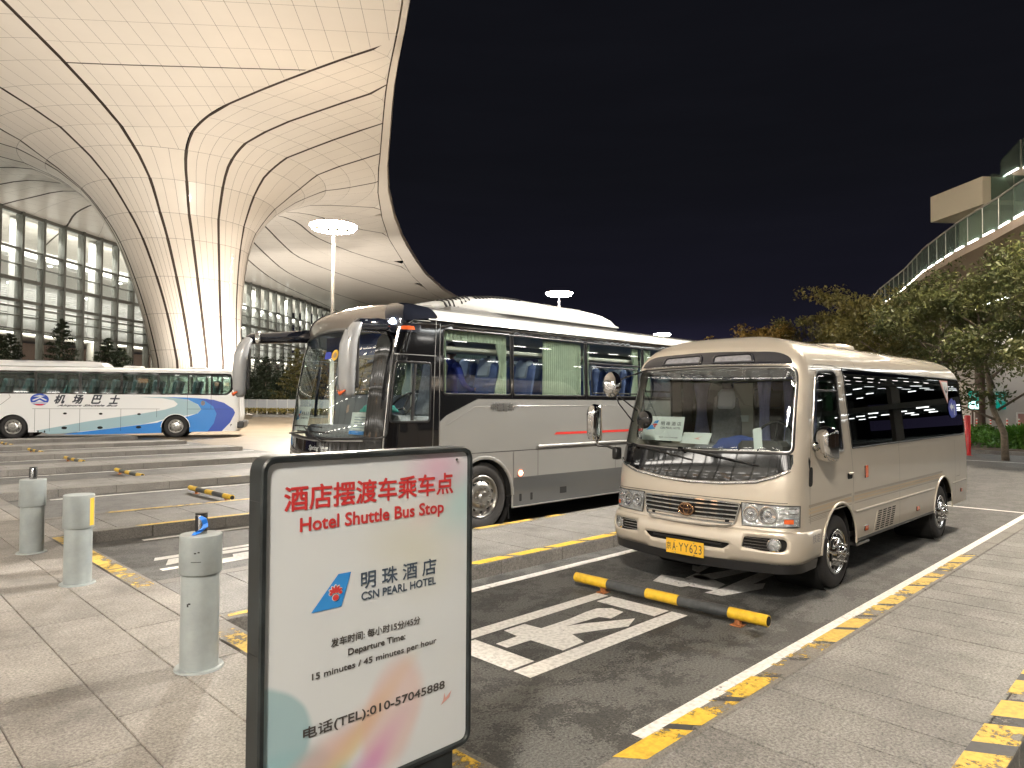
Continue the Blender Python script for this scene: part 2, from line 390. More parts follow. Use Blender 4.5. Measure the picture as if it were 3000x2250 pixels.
class Shell:
    def __init__(s, L, W, H, zs, bulge, rc, rcx, rr, rake, Xf=1.0, n=2.8, a=1.3, b=.6, tumble=None, rrake=None, bulge_r=.06, T=1.2, keelrear=0):
        s.L, s.W, s.H, s.zs, s.n, s.a, s.b, s.T = L, W, H, zs, n, a, b, T
        s.rk = (np.array([p[0] for p in rake], float), np.array([p[1] for p in rake], float)); s.Xf = Xf
        tm = tumble or [(0, 0), (1, 0)]; s.tm = (np.array([p[0] for p in tm], float), np.array([p[1] for p in tm], float))
        rk = rrake or [(0, 0), (1, 0)]; s.rr = (np.array([p[0] for p in rk], float), np.array([p[1] for p in rk], float))
        hw = W/2; y1 = hw-rc; P = [(bulge*(y1*t/y1)**2 if False else bulge*t*t, y1*t) for t in np.linspace(0, 1, 40)]
        sl = 2*bulge/y1; c0 = P[-1]; c1 = (c0[0]+sl*rc, hw); c2 = (c1[0]+rcx, hw)
        for t in np.linspace(0, 1, 25)[1:]:
            P.append((c0[0]*(1-t)**2+2*c1[0]*t*(1-t)+c2[0]*t*t, c0[1]*(1-t)**2+2*c1[1]*t*(1-t)+c2[1]*t*t))
        s.s_corner = None
        yr = hw-rr; q0 = (L-bulge_r-rr, hw); q1 = (L-bulge_r, hw); q2 = (L-bulge_r, yr)
        P.append(q0)
        for t in np.linspace(0, 1, 16)[1:]:
            P.append((q0[0]*(1-t)**2+2*q1[0]*t*(1-t)+q2[0]*t*t, q0[1]*(1-t)**2+2*q1[1]*t*(1-t)+q2[1]*t*t))
        for t in np.linspace(0, 1, 12)[1:]: P.append((q2[0]+bulge_r*(1-(1-t)**2), yr*(1-t)))
        P = np.array(P); d = np.hypot(*(P[1:]-P[:-1]).T); s.S = np.concatenate([[0], np.cumsum(d)]); s.P = P; s.smax = s.S[-1]
        s.ic = 40+24-1; s.side0 = s.S[s.ic]; s.sidex0 = P[s.ic][0]
    def sx(s, x): return s.side0+(x-s.sidex0)
    def sy(s, y):
        """arc position of the front face at distance |y| from the middle; positive side is -y"""
        ay = abs(y); k = np.interp(ay, s.P[:s.ic+1, 1], s.S[:s.ic+1]); return float(k if y <= 0 else -k)
    def pos(s, S_, V_):
        S_ = np.asarray(S_, float); V_ = np.asarray(V_, float); sg = np.where(S_ >= 0, -1.0, 1.0); a_ = np.abs(S_)
        x = np.interp(a_, s.S, s.P[:, 0]); y = np.interp(a_, s.S, s.P[:, 1])
        z = np.minimum(V_, s.zs)
        w = np.clip(1-x/s.Xf, 0, 1); w = w*w*(3-2*w)*.5+w*.5
        wr = np.clip(1-(s.L-x)/1.0, 0, 1); wr = wr*wr*(3-2*wr)
        xo = x+np.interp(z, *s.rk)*w-np.interp(z, *s.rr)*wr; yo = y*(1-np.interp(z, *s.tm))
        t = np.clip((V_-s.zs)/s.T, 0, 1)*pi/2; k = np.cos(t)**(2/s.n); g = np.sin(t)**(2/s.n)
        k = np.where(t > pi/2-1e-6, 0, k)
        cx = np.clip(xo, s.a, s.L-s.b)
        X = np.where(V_ > s.zs, cx+(xo-cx)*k, xo); Y = np.where(V_ > s.zs, yo*k, yo)
        Z = np.where(V_ > s.zs, s.zs+(s.H-s.zs)*g, V_)
        return np.stack([X, Y*sg, Z], -1)
    def nrm(s, S_, V_):
        h_ = 2e-3; S_ = np.asarray(S_, float); V_ = np.asarray(V_, float)
        V_ = np.minimum(V_, s.zs+s.T*.985)
        a_ = s.pos(S_+h_, V_)-s.pos(S_-h_, V_); b_ = s.pos(S_, V_+h_)-s.pos(S_, V_-h_)
        n_ = np.cross(a_, b_); l_ = np.linalg.norm(n_, axis=-1, keepdims=True)
        n_ = n_/np.maximum(l_, 1e-12)
        bad = (l_[:, 0] < 1e-12); n_[bad] = (0, 0, 1)
        return n_
    def pt(s, S_, V_, off=0.0):
        p = s.pos([S_], [V_])[0]
        if off: p = p+s.nrm([S_], [V_])[0]*off
        return Vector(p)
    def patch(s, name, poly, mat, parent, off=0.0, holes=(), step=.12, thick=0.0, label=None, custom=True, offfn=None):
        pts = []; edges = []
        for pl in [poly]+list(holes):
            d = dens(pl, step); n0 = len(pts); pts += d
            edges += [(n0+i, n0+(i+1) % len(d)) for i in range(len(d))]
        A = np.array(poly); x0, y0 = A.min(0); x1, y1 = A.max(0)
        nx = max(1, int(math.ceil((x1-x0)/step))); ny = max(1, int(math.ceil((y1-y0)/step)))
        gx = x0+(np.arange(nx)+.5)*(x1-x0)/nx; gy = y0+(np.arange(ny)+.5)*(y1-y0)/ny
        G_ = np.array([(x, y) for x in gx for y in gy]) if nx*ny else np.zeros((0, 2))
        keep = inside(poly, G_)
        for h_ in holes: keep &= ~inside(h_, G_)
        # drop grid points hugging an edge: they only make slivers
        E_ = np.array(pts); G_ = G_[keep]
        if len(G_):
            dm = np.array([((E_-g)**2).sum(1).min() for g in G_]); G_ = G_[dm > (step*.3)**2]
        allp = [Vector((float(a_), float(b_))) for a_, b_ in pts]+[Vector((float(a_), float(b_))) for a_, b_ in G_]
        r = delaunay_2d_cdt(allp, edges, [], 0, 1e-6)
        V2 = np.array([(v.x, v.y) for v in r[0]]); F_ = [tuple(f) for f in r[2]]
        C_ = np.array([V2[list(f)].mean(0) for f in F_]); k = inside(poly, C_)
        for h_ in holes: k &= ~inside(h_, C_)
        F_ = [f for f, q in zip(F_, k) if q]
        P3 = s.pos(V2[:, 0], V2[:, 1]); N3 = s.nrm(V2[:, 0], V2[:, 1])
        if offfn is not None: P3 = P3+N3*np.array([offfn(a_, b_) for a_, b_ in V2])[:, None]
        elif off: P3 = P3+N3*off
        used = sorted({i for f in F_ for i in f}); mp_ = {j: i for i, j in enumerate(used)}
        F2 = []
        for f in F_:
            a_, b_, c_ = (V2[i] for i in f[:3]); ar = (b_[0]-a_[0])*(c_[1]-a_[1])-(c_[0]-a_[0])*(b_[1]-a_[1])
            g = tuple(mp_[i] for i in f); F2.append(g if ar > 0 else tuple(reversed(g)))
        P3 = P3[used]; N3 = N3[used]; nv = len(P3); V = [tuple(p) for p in P3]; N_ = [tuple(p) for p in N3]
        nf = len(F2)
        if thick:
            V += [tuple(p-n_*thick) for p, n_ in zip(P3, N3)]
            cnt = {}
            for f in F2:
                for i in range(3): cnt[(f[i], f[(i+1) % 3])] = 1
            side = [(b_, a_, a_+nv, b_+nv) for (a_, b_) in cnt if (b_, a_) not in cnt]
            F2 = F2+side
        me = bpy.data.meshes.new(name); me.from_pydata(V, [], F2); me.update(); me.shade_smooth()
        if custom:
            ln = []
            me.calc_loop_triangles() if False else None
            for p in me.polygons:
                flat = p.index >= nf
                for vi in p.vertices: ln.append(tuple(p.normal) if flat else N_[vi] if vi < nv else tuple(p.normal))
            me.normals_split_custom_set(ln)
        o = link(name, me, mat, parent)
        if label: o['label'] = label
        return o
    def ribbon(s, name, pts, width, mat, parent, off=.004, closed=False, height=0.0, step=.06, mb=None):
        """a strip running along pts on the skin; height > 0 gives it a raised rounded section"""
        P = dens(pts, step, closed); m = len(P); V = []; F = []
        sec = [(-.5, 0), (.5, 0)] if not height else [(-.5, -.3), (-.5, .6), (-.28, 1), (.28, 1), (.5, .6), (.5, -.3)]
        S_ = []; Z_ = []; O_ = []
        for i in range(m):
            a_ = P[i-1] if (i > 0 or closed) else P[0]; b_ = P[(i+1) % m] if (i < m-1 or closed) else P[-1]
            t = Vector((b_[0]-a_[0], b_[1]-a_[1])); t.normalize(); nn = Vector((-t.y, t.x))
            for w_, h_ in sec:
                S_.append(P[i][0]+nn.x*w_*width); Z_.append(P[i][1]+nn.y*w_*width); O_.append(off+h_*height)
        P3 = s.pos(S_, Z_)+s.nrm(S_, Z_)*np.array(O_)[:, None]; k = len(sec)
        for i in range(m if closed else m-1):
            j = (i+1) % m
            for q in range(k-1): F.append((i*k+q, i*k+q+1, j*k+q+1, j*k+q)[::-1])
        if mb is not None: return mb.add([tuple(p) for p in P3], F)
        me = mesh(name, P3, F); me.shade_smooth()
        if height: me.set_sharp_from_angle(angle=radians(50))
        return link(name, me, mat, parent)
    def fn(s, s0, v0, off=.004, mirror=False):
        return lambda x, y: s.pt(s0+x, v0+y, off)

def circ_hole(sx, zc, r, zb, n=18):
    """wheel arch outline in (s, v): a round top with its sides running down below the sill"""
    pts = [(sx+r*cos(pi*i/n), zc+r*sin(pi*i/n)) for i in range(n+1)]
    return [(sx+r, zb-.2)]+pts+[(sx-r, zb-.2)]

def make_wheel(R, wdt, kind, mats):
    """returns list of (name, mesh, mat, level) built round the y axis, outer face at y=0 towards -y"""
    t = MB(); rim = R*.60
    t.lathe([(rim, wdt*.92), (rim+.02, wdt*.98), (R-.04, wdt), (R-.01, wdt*.93), (R, wdt*.8), (R, wdt*.2), (R-.012, wdt*.08), (R-.05, .0), (R-.09, -.006), (rim+.035, .004), (rim+.012, .016), (rim, .03)], 48, 'y')
    for k in range(5): pass
    tyre = mesh('tyre', t.V, t.F, True)
    r_ = MB()
    if kind == 'coach':
        r_.lathe([(rim+.008, .03), (rim+.006, .004), (rim-.01, .0), (rim-.022, .012), (rim-.03, .045), (rim*.86, .06), (rim*.8, .05)], 48, 'y')
        ring = mesh('rim', r_.V, r_.F, True)
        d = MB(); n = 10
        d.lathe([(rim*.8, .05), (rim*.62, .0), (rim*.55, -.012), (rim*.3, -.012), (rim*.27, -.03), (rim*.22, -.05), (.0, -.055)], 40, 'y')
        plate = mesh('hub', d.V, d.F, True); plate.set_sharp_from_angle(angle=radians(40))
        h = MB().lathe([(0, -.0), (rim*.085, .0), (rim*.085, .012)], 12, 'y', c=(0, .019, 0)); hole = mesh('vent_hole', h.V, h.F)
        b = MB().lathe([(0, -.045), (.012, -.045), (.015, -.035), (.017, -.01)], 6, 'y'); nut = mesh('wheel_nut', b.V, b.F)
        ex = [('vent_hole', hole, mats[3], (rim*.705*cos(2*pi*(k+.5)/n), 0, rim*.705*sin(2*pi*(k+.5)/n)), 0) for k in range(n)]
        ex += [('wheel_nut', nut, mats[2], (rim*.43*cos(2*pi*k/n), 0, rim*.43*sin(2*pi*k/n)), 0) for k in range(n)]
        return [('tyre', tyre, mats[0]), ('rim', ring, mats[1]), ('hub', plate, mats[1])]+ex
    r_.lathe([(rim+.01, .03), (rim+.008, -.002), (rim-.006, -.008), (rim-.02, .004), (rim-.035, .02), (rim*.72, .012), (rim*.6, -.015), (rim*.5, -.035), (rim*.38, -.04), (rim*.3, -.02), (rim*.27, -.07), (rim*.2, -.09), (0, -.095)], 48, 'y')
    ring = mesh('rim', r_.V, r_.F, True)
    n = 6; pts = disc(.052, 16, ry=.03)
    hole = mesh('vent_hole', [(p[1], -.004, p[0]) for p in pts], [tuple(reversed(range(16)))])
    b = MB().lathe([(0, -.085), (.01, -.083), (.016, -.07), (.018, -.02)], 10, 'y'); nut = mesh('wheel_nut', b.V, b.F, True)
    ex = [('vent_hole', hole, mats[3], (rim*.7*cos(2*pi*k/n+.3), 0, rim*.7*sin(2*pi*k/n+.3)), -2*pi*k/n-.3) for k in range(n)]
    ex += [('wheel_nut', nut, mats[2], (rim*.44*cos(2*pi*(k+.5)/n+.3), 0, rim*.44*sin(2*pi*(k+.5)/n+.3)), 0) for k in range(n)]
    return [('tyre', tyre, mats[0]), ('rim', ring, mats[1])]+ex
def put_wheels(parent, pieces, spots, wdt):
    for x, y, z in spots:
        near = y < 0
        for i, pc in enumerate(pieces):
            nm, me, mt = pc[:3]
            if i == 0: w = link('wheel', me, mt, parent); w.location = (x, y, z); w.rotation_euler = (0, 0, 0 if y < 0 else pi); continue
            if len(pc) > 3 and not near: continue
            o = link(nm, me, mt, w)
            if len(pc) > 3: o.location = pc[3]; o.rotation_euler = (0, pc[4], 0)

# ------------------------------------------------------------------ vehicle materials
def paint(name, col, metal=.0, rough=.28, coat=1.0, var=.0):
    m, N, L, P = nmat(name); setc(P.inputs['Base Color'], col); P.inputs['Metallic'].default_value = metal
    P.inputs['Roughness'].default_value = rough; P.inputs['Coat Weight'].default_value = coat; P.inputs['Coat Roughness'].default_value = .035
    t = N.new('ShaderNodeTexCoord'); n = N.new('ShaderNodeTexNoise'); n.inputs['Scale'].default_value = 1.3; n.inputs['Detail'].default_value = 2
    L.new(t.outputs['Object'], n.inputs['Vector'])
    # road film: a little dust low down and in patches
    n2 = N.new('ShaderNodeTexNoise'); n2.inputs['Scale'].default_value = 2; n2.inputs['Detail'].default_value = 2; n2.inputs['Roughness'].default_value = .5
    L.new(t.outputs['Object'], n2.inputs['Vector'])
    q = N.new('ShaderNodeMapRange'); q.inputs[1].default_value = .35; q.inputs[2].default_value = .8; q.inputs[3].default_value = max(.32, rough*.95); q.inputs[4].default_value = max(.35, min(1, rough*1.2))
    L.new(n2.outputs[0], q.inputs[0]); L.new(q.outputs[0], P.inputs['Roughness'])
    return m
MAT['champagne'] = paint('champagne paint', (.60, .54, .455), .35, .36)
MAT['champagne_dark'] = paint('champagne stripe', (.36, .31, .24), .4, .35)
MAT['gold_stripe'] = M('gold stripe', (.52, .41, .27), .35, .3)
MAT['glass_clear'] = glass('clear glass', (.80, .87, .85), 1.62)
MAT['glass_dark'] = glass('privacy glass', (.018, .022, .021), 1.55)
MAT['glass_mid'] = glass('tinted glass', (.50, .56, .55), 1.55)
MAT['black_gloss'] = M('gloss black', (.007, .007, .008), .06, coat=1.0)
MAT['navy_gloss'] = M('dark blue gloss', (.012, .014, .022), .09, coat=1.0)
MAT['lamp_glass'] = M('headlamp glass', (.55, .58, .6), .06, .7, coat=1.0, bump=(55, .9, .02))
MAT['lamp_bowl'] = M('headlamp bowl', (.75, .77, .8), .08, 1.0)
MAT['amber'] = M('amber lens', (.62, .10, .02), .15, coat=1.0)
MAT['orange'] = M('orange reflector', (.75, .13, .03), .2, coat=1.0)
MAT['plate_yellow'] = M('plate yellow', (.80, .47, .04), .4)
MAT['gold_chrome'] = M('bronze chrome', (.42, .26, .16), .12, 1.0)
MAT['blue_print'] = M('blue print', (.03, .24, .62), .5)
MAT['red_print'] = M('red print', (.62, .03, .03), .5)
MAT['lilac'] = M('lilac curtain', (.52, .52, .85), .8, var=(4, .25))
MAT['seat_grey'] = M('grey seat', (.24, .24, .26), .8, var=(20, .3))
MAT['seat_cover'] = M('pale seat cover', (.74, .77, .88), .8)
MAT['trim_inner'] = M('inner trim', (.42, .40, .36), .7)
MAT['dash'] = M('dashboard', (.06, .058, .055), .6)
MAT['blue_cloth'] = M('blue cloth', (.03, .06, .24), .8)
MAT['paper'] = M('paper', (.66, .70, .70), .6)
MAT['sticker_blue'] = M('sticker blue', (.03, .05, .38), .4)
MAT['sticker_pink'] = M('sticker pink', (.66, .36, .32), .5)
WHEELM = [MAT['rubber'], MAT['chrome'], MAT['chrome'], MAT['dark']]

def tail_logo(parent, fn, w, h, nm='emblem'):
    """slanted blue tail fin with a red flower on it; fn maps (x, y) of a w by h box"""
    f = flat2(nm, [(-.5*w, -.5*h), (.22*w, -.38*h), (.5*w, .5*h), (.22*w, .46*h)], MAT['blue_print'], parent, lambda x, y: fn(x, y, 0))
    def P(x, y, k=1): return fn(.2*w+(x)*w*.34, -.02*h+y*h*.32, k)
    white = MB()
    petals = []
    for a_ in (-62, -34, 0, 34, 62):
        c_ = (sin(radians(a_))*.42, cos(radians(a_))*.42)
        petals.append((c_, a_))
    def blob(sc, k, mb):
        for (cx, cyy), a_ in petals:
            p = []
            for q in disc(.16*sc, 12, ry=.36*sc):
                x, y = q; ra = radians(-a_); p.append((cx+x*cos(ra)-y*sin(ra), cyy-.05+x*sin(ra)+y*cos(ra)))
            mb.add([P(x, y, k) for x, y in p], [tuple(range(12))])
        mb.add([P(x, y, k) for x, y in disc(.3*sc, 16, c=(0, -.42), ry=.22*sc)], [tuple(range(16))])
        mb.add([P(x, y, k) for x, y in [(-.3*sc, -.36), (.3*sc, -.36), (.1*sc, .1), (-.1*sc, .1)]], [(0, 1, 2, 3)])
    a = MB(); blob(1.28, 1, a); a.build('flower_edge', MAT['paper'], f)
    b = MB(); blob(.86, 2, b); b.build('flower', MAT['red_print'], f)
    return f

def hotel_card(name, w, h, loc, rot, label, cat=None, parent=None, thin=.003):
    """white card with the hotel's logo, name and telephone line, standing in a windscreen"""
    root = thing(name, label, cat, loc, 0, None, parent)
    root.rotation_euler = rot
    MB().box(-w/2, 0, -h/2, w/2, thin, h/2).build('card', MAT['paper'], root)
    F = lambda x, y, k=0: Vector((x, -.0012-.0006*k, y))
    tail_logo(root, lambda x, y, k=0: F(x-w*.27, y+h*.13, k), w*.30, h*.42)
    text('lettering', '明 珠 酒 店', w*.5, h*.17, MAT['text_dark'], root, lambda x, y: F(x+w*.19, y+h*.21, 1), .01)
    text('lettering', 'CSN PEARL HOTEL', w*.5, h*.085, MAT['text_dark'], root, lambda x, y: F(x+w*.19, y+h*.03, 1), .015)
    text('lettering', '电话: 010-57045888', w*.46, h*.06, MAT['text_dark'], root, lambda x, y: F(x+w*.17, y-h*.36, 1), .01)
    return root

def ribs_curtain(x0, x1, y, z0, z1, folds, amp, tie=0.0, gather=.0):
    """hanging cloth in folds along x at depth y"""
    V = []; F = []; n = folds*6; zz = 10
    for j in range(zz+1):
        t = j/zz; z = z1+(z0-z1)*t
        w = 1-tie*sin(pi*min(1, t/.9)*.9)**1.5 if tie else 1
        for i in range(n+1):
            u = i/n; x = x0+(x1-x0)*(u*w+gather*(1-w))
            V.append((x, y+amp*sin(2*pi*folds*u)*(1+.3*sin(5*u+3*t)), z))
    for j in range(zz):
        for i in range(n):
            a_ = j*(n+1)+i; F.append((a_, a_+1, a_+n+2, a_+n+1))
    return V, F

def seat_mb(x, y, z, w=.46, h=.72, d=.46, head=True):
    """coach seat facing -x: cushion, reclined back, headrest"""
    a = MB(); b = MB()
    a.box(x, y-w/2, z+.3, x+d, y+w/2, z+.44, .05)
    mtx = Matrix.Translation((x+d, y, z+.40)) @ Matrix.Rotation(radians(12), 4, 'Y')
    a.box(-.06, -w/2, 0, .08, w/2, h, .05, mtx)
    b.box(-.085, -w*.36, h*.66, .10, w*.36, h+.06, .05, mtx)
    return a, b

def build_minibus():
    root = thing('minibus', 'champagne minibus with chrome grille and yellow number plate behind the nearest wheel stop', 'minibus', (6.12, 3.695, .102))
    root.scale = (.945, .945, .945)
    sh = Shell(6.86, 2.14, 2.60, 2.06, .10, .25, .19, .22,
               [(0, -.0), (.30, -.03), (.40, -.035), (.58, -.03), (.64, 0), (1.0, .03), (1.15, .06), (1.38, .13), (1.8, .27), (2.06, .37)],
               Xf=1.1, n=2.7, a=1.15, b=.55, tumble=[(0, .02), (.5, 0), (1.1, 0), (1.4, .012), (2.06, .045)],
               rrake=[(0, .12), (.45, .03), (.7, 0), (1.1, .0), (1.4, .05), (2.06, .28)], T=1.15)
    sy, sx = sh.sy, sh.sx
    z0 = .33; smax = sh.smax-1e-3; vt = sh.zs+sh.T
    FW, RW, WR, ar = 1.27, 5.25, .385, .47
    arches = []
    for sg in (1, -1):
        for X in (FW, RW): arches.append([(sg*a_, b_) for a_, b_ in circ_hole(sx(X), .315, ar, z0)])
    # windscreen, side glass and rear glass openings
    ws = rpoly([(sy(.995), 1.365), (sy(0), 1.34), (sy(-.995), 1.365), (sy(-.985), 2.20), (sy(0), 2.225), (sy(.985), 2.20)], [.06, .3, .06, .1, .3, .1], 5)
    dw = rpoly([(sx(.50), 1.42), (sx(1.40), 1.33), (sx(1.30), 2.19), (sx(.55), 2.16)], [.09, .07, .12, .18], 5)
    bw = rpoly([(sx(1.66), 1.36), (sx(6.62), 1.38), (sx(6.60), 2.22), (sx(1.50), 2.22)], [.02, .18, .14, .02], 5)
    left_w = [(-a_, b_) for a_, b_ in bw]; left_d = [(-a_, b_) for a_, b_ in dw]
    body = sh.patch('body', [(-smax, z0), (smax, z0), (smax, vt), (-smax, vt)], MAT['champagne'], root, holes=[ws, dw, bw, left_w, left_d]+arches, step=.105)
    # lower edge turned in, so the skirt reads as sheet metal with thickness
    for sg in (1, -1):
        sh.ribbon('sill', [(sg*sx(1.75), z0+.006), (sg*sx(4.78), z0+.006)], .03, MAT['gasket'], body, .002, height=.006)
    g = sh.patch('windscreen', shrink(ws, .02), MAT['glass_clear'], root, off=-.006, step=.11)
    sh.ribbon('gasket', ws, .034, MAT['gasket'], g, .0, closed=True, height=.008, step=.04)
    sh.ribbon('trim', shrink(ws, .012), .008, MAT['satin'], g, .008, closed=True, height=.002, step=.04)
    # black cowl under the windscreen with its chrome lip
    cowl_low = [(sy(1.02), 1.195), (sy(.93), 1.15), (sy(.72), 1.085), (sy(.35), 1.045), (sy(0), 1.03), (sy(-.35), 1.04), (sy(-.70), 1.075), (sy(-.86), 1.13), (sy(-.985), 1.195)]
    cowl = cowl_low+[(sy(-1.005), 1.27), (sy(-1.0), 1.352), (sy(0), 1.327), (sy(1.0), 1.352), (sy(1.02), 1.27)]
    cw = sh.patch('cowl_panel', cowl, MAT['black_gloss'], root, off=.004, step=.1, thick=.004)
    sh.ribbon('chrome_strip', cowl_low, .03, MAT['chrome'], cw, .004, height=.012, step=.05)
    cap = rpoly([(sy(-.965), 2.245), (sy(-.955), 2.35), (sy(-.84), 2.44), (sy(0), 2.48), (sy(.84), 2.44), (sy(.955), 2.35), (sy(.965), 2.245), (sy(0), 2.262)], [.02, .08, .15, .3, .15, .08, .02, .2], 4)
    cp = sh.patch('roof_cap_panel', cap, MAT['navy_gloss'], root, off=.003, step=.09, thick=.004)
    for ya, yb in ((.62, .08), (-.08, -.56)):
        q = rpoly([(sy(ya), 2.275), (sy(yb), 2.277), (sy(yb), 2.415), (sy(ya), 2.395)], [.01, .01, .07, .07], 5)
        v = sh.patch('vent_recess', q, MAT['dark'], root, off=.005, step=.08)
        sh.ribbon('vent_frame', q, .028, MAT['navy_gloss'], v, .006, closed=True, height=.014, step=.04)
        sh.patch('vent_mesh', shrink(q, .022), MAT['seat_grey'], v, off=.007, step=.08)
    sh.ribbon('chrome_lip', [(sy(.9), 2.238), (sy(0), 2.254), (sy(-.9), 2.238)], .012, MAT['chrome'], cp, .004, height=.005)
    # windscreen wipers
    for (ya, za), (yb, zb) in (((.80, 1.36), (.05, 1.255)), ((.13, 1.352), (-.66, 1.235))):
        w_ = MB(); A_ = sh.pt(sy(ya), za, .03); Bm = sh.pt(sy((ya+yb)/2), (za+zb)/2+.006, .055); C_ = sh.pt(sy(yb), zb, .03)
        w_.tube([A_, Bm, C_], [.013, .009, .007], 8); w_.lathe([(0, .03), (.022, .03), (.026, 0)], 12, 'x', c=tuple(A_+Vector((-.03, 0, 0))))
        wp = w_.build('wiper_arm', MAT['black'], root, angle=40)
        bl = MB(); D_ = sh.pt(sy(yb-.05), zb-.006, .016); E_ = sh.pt(sy(ya-.22*(ya-yb)), za-.012, .016)
        bl.tube([D_, C_+Vector((.012, 0, -.002)), (C_+E_)/2+Vector((-.012, 0, 0)), E_], .008, 6); bl.build('wiper_blade', MAT['rubber'], wp)
    # headlamps and grille
    for sg in (1, -1):
        hl = [(sy(sg*.56), .665), (sy(sg*.985), .675)]
        hl = [(sy(sg*.585), .645), (sy(sg*1.055), .662), (sy(sg*1.055), .858), (sy(sg*.570), .866)]
        if sg > 0: hl = hl[::-1]
        h_ = sh.patch('headlamp', hl, MAT['lamp_glass'], root, off=.012, step=.05, thick=.02)
        sh.ribbon('gasket', hl, .012, MAT['gasket'], h_, .008, closed=True, height=.006, step=.04)
        for yc, rr_ in ((.665, .074), (.820, .088)):
            c = sh.pt(sy(sg*yc), .765, .013); n_ = Vector(sh.nrm([sy(sg*yc)], [.765])[0])
            R_ = n_.to_track_quat('Z', 'Y').to_matrix().to_4x4(); R_.translation = c
            b_ = MB(); b_.lathe([(rr_, .0), (rr_*.97, .012), (rr_*.86, .012), (rr_*.8, -.0), (rr_*.45, -.002), (rr_*.32, .016), (0, .02)], 26, 'z', M_=R_)
            b_.build('lamp_bowl', MAT['lamp_bowl'], h_, angle=35)
        sh.patch('indicator', [(sy(sg*.955), .69), (sy(sg*1.02), .69), (sy(sg*1.02), .735), (sy(sg*.955), .735)][::(1 if sg < 0 else -1)], MAT['amber'], h_, off=.015, step=.05)
        for k in range(3):
            z_ = .715+k*.05
            sh.ribbon('lamp_rib', [(sy(sg*.92), z_+.02), (sy(sg*1.04), z_+.02)], .006, MAT['chrome'], h_, .014, height=.004)
    gr = rpoly([(sy(.56), .85), (sy(.51), .645), (sy(.45), .612), (sy(0), .598), (sy(-.45), .612), (sy(-.51), .645), (sy(-.56), .85), (sy(0), .865)], [.03, .05, .05, .3, .05, .05, .03, .3], 4)
    gp = sh.patch('grille', gr, MAT['dark'], root, off=.002, step=.08)
    sh.ribbon('grille_frame', gr, .022, MAT['chrome'], gp, .004, closed=True, height=.02, step=.05)
    for z_, hw in ((.822, .545), (.779, .535), (.735, .525), (.692, .512), (.650, .49)):
        sh.ribbon('grille_bar', [(sy(hw), z_+.002), (sy(0), z_-.004), (sy(-hw), z_+.002)], .022, MAT['chrome'], gp, .006, height=.016, step=.06)
    # round badge of three ovals
    bc = sh.pt(sy(0), .745, .03)
    def oval(rx, rz, cz, t):
        b_ = MB(); b_.tube([(bc.x-.008, bc.y+rx*cos(a_), bc.z+cz+rz*sin(a_)) for a_ in [2*pi*i/28 for i in range(28)]], t, 8, closed=True); return b_
    bd = MB(); bd.add([(bc.x+.004, bc.y-.078*cos(2*pi*i/28), bc.z+.055*sin(2*pi*i/28)) for i in range(28)], [tuple(range(28))])
    badge = bd.build('badge', M('badge dark', (.03, .015, .012), .3), root)
    for args in ((.084, .060, 0, .0105), (.030, .052, -.001, .007), (.066, .024, .024, .007)):
        oval(*args).build('badge_ring', MAT['gold_chrome'], badge, True)
    # bumper
    bp_low, bp_hi = .318, .612
    se = sx(.80)
    bl_ = rpoly([(-se, bp_low), (0, bp_low-.03), (se, bp_low), (se, bp_hi-.03), (sx(.2), bp_hi), (sy(-.5), bp_hi), (sy(-.43), bp_hi-.02), (0, bp_hi-.028), (sy(.43), bp_hi-.02), (sy(.5), bp_hi), (-sx(.2), bp_hi), (-se, bp_hi-.03)],
                [.04, 0, .04, .05, .1, .02, .02, 0, .02, .02, .1, .05], 4)
    mouth = rpoly([(sy(.50), .465), (sy(.42), .405), (sy(-.42), .405), (sy(-.50), .465), (sy(0), .478)], [.03, .02, .02, .03, .2], 3)
    fogs = []
    for sg in (1, -1):
        f_ = rpoly([(sy(sg*.60), .445), (sy(sg*.80), .425), (sy(sg*.97), .43), (sy(sg*.99), .50), (sy(sg*.97), .555), (sy(sg*.62), .553)], [.02, .04, .04, .05, .04, .03], 3)
        fogs.append(f_ if sg < 0 else f_[::-1])
    def boff(a_, v):
        t = (v-.29)/(bp_hi-.29); e_ = min(1, max(0, (se-abs(a_))/.35))
        return .004+(.030*math.sin(pi*min(1, max(0, t))**1.1)+.012)*e_
    bump = sh.patch('front_bumper', bl_, MAT['champagne'], root, holes=[mouth]+fogs, step=.05, thick=.012, custom=False, offfn=boff)
    sh.patch('bumper_recess', shrink(mouth, -.02), MAT['dark'], bump, off=.004, step=.06)
    sh.ribbon('recess_bar', [(sy(.4), .44), (sy(-.4), .44)], .02, MAT['black'], bump, .012, height=.012)
    for f_, sg in zip(fogs, (1, -1)):
        fr = sh.patch('foglamp_recess', shrink(f_, -.01), MAT['dark'], root, off=.004, step=.05)
        sh.ribbon('foglamp_frame', f_, .012, MAT['chrome'], fr, .022, closed=True, height=.01, step=.03)
        for k in range(4):
            z_ = .452+k*.029
            sh.ribbon('foglamp_slat', [(sy(sg*.615), z_), (sy(sg*.84), z_-.004)], .010, MAT['chrome'], fr, .016, height=.008)
        c = sh.pt(sy(sg*.89), .492, .022); n_ = Vector(sh.nrm([sy(sg*.89)], [.492])[0]); R_ = n_.to_track_quat('Z', 'Y').to_matrix().to_4x4(); R_.translation = c
        b_ = MB(); b_.lathe([(.066, .0), (.066, .018), (.054, .02), (.05, .006)], 24, 'z', M_=R_); b_.build('foglamp_ring', MAT['chrome'], fr, angle=40)
        b_ = MB(); b_.lathe([(.05, .008), (.035, .016), (0, .02)], 24, 'z', M_=R_); b_.build('foglamp_lens', MAT['lamp_glass'], fr, True)
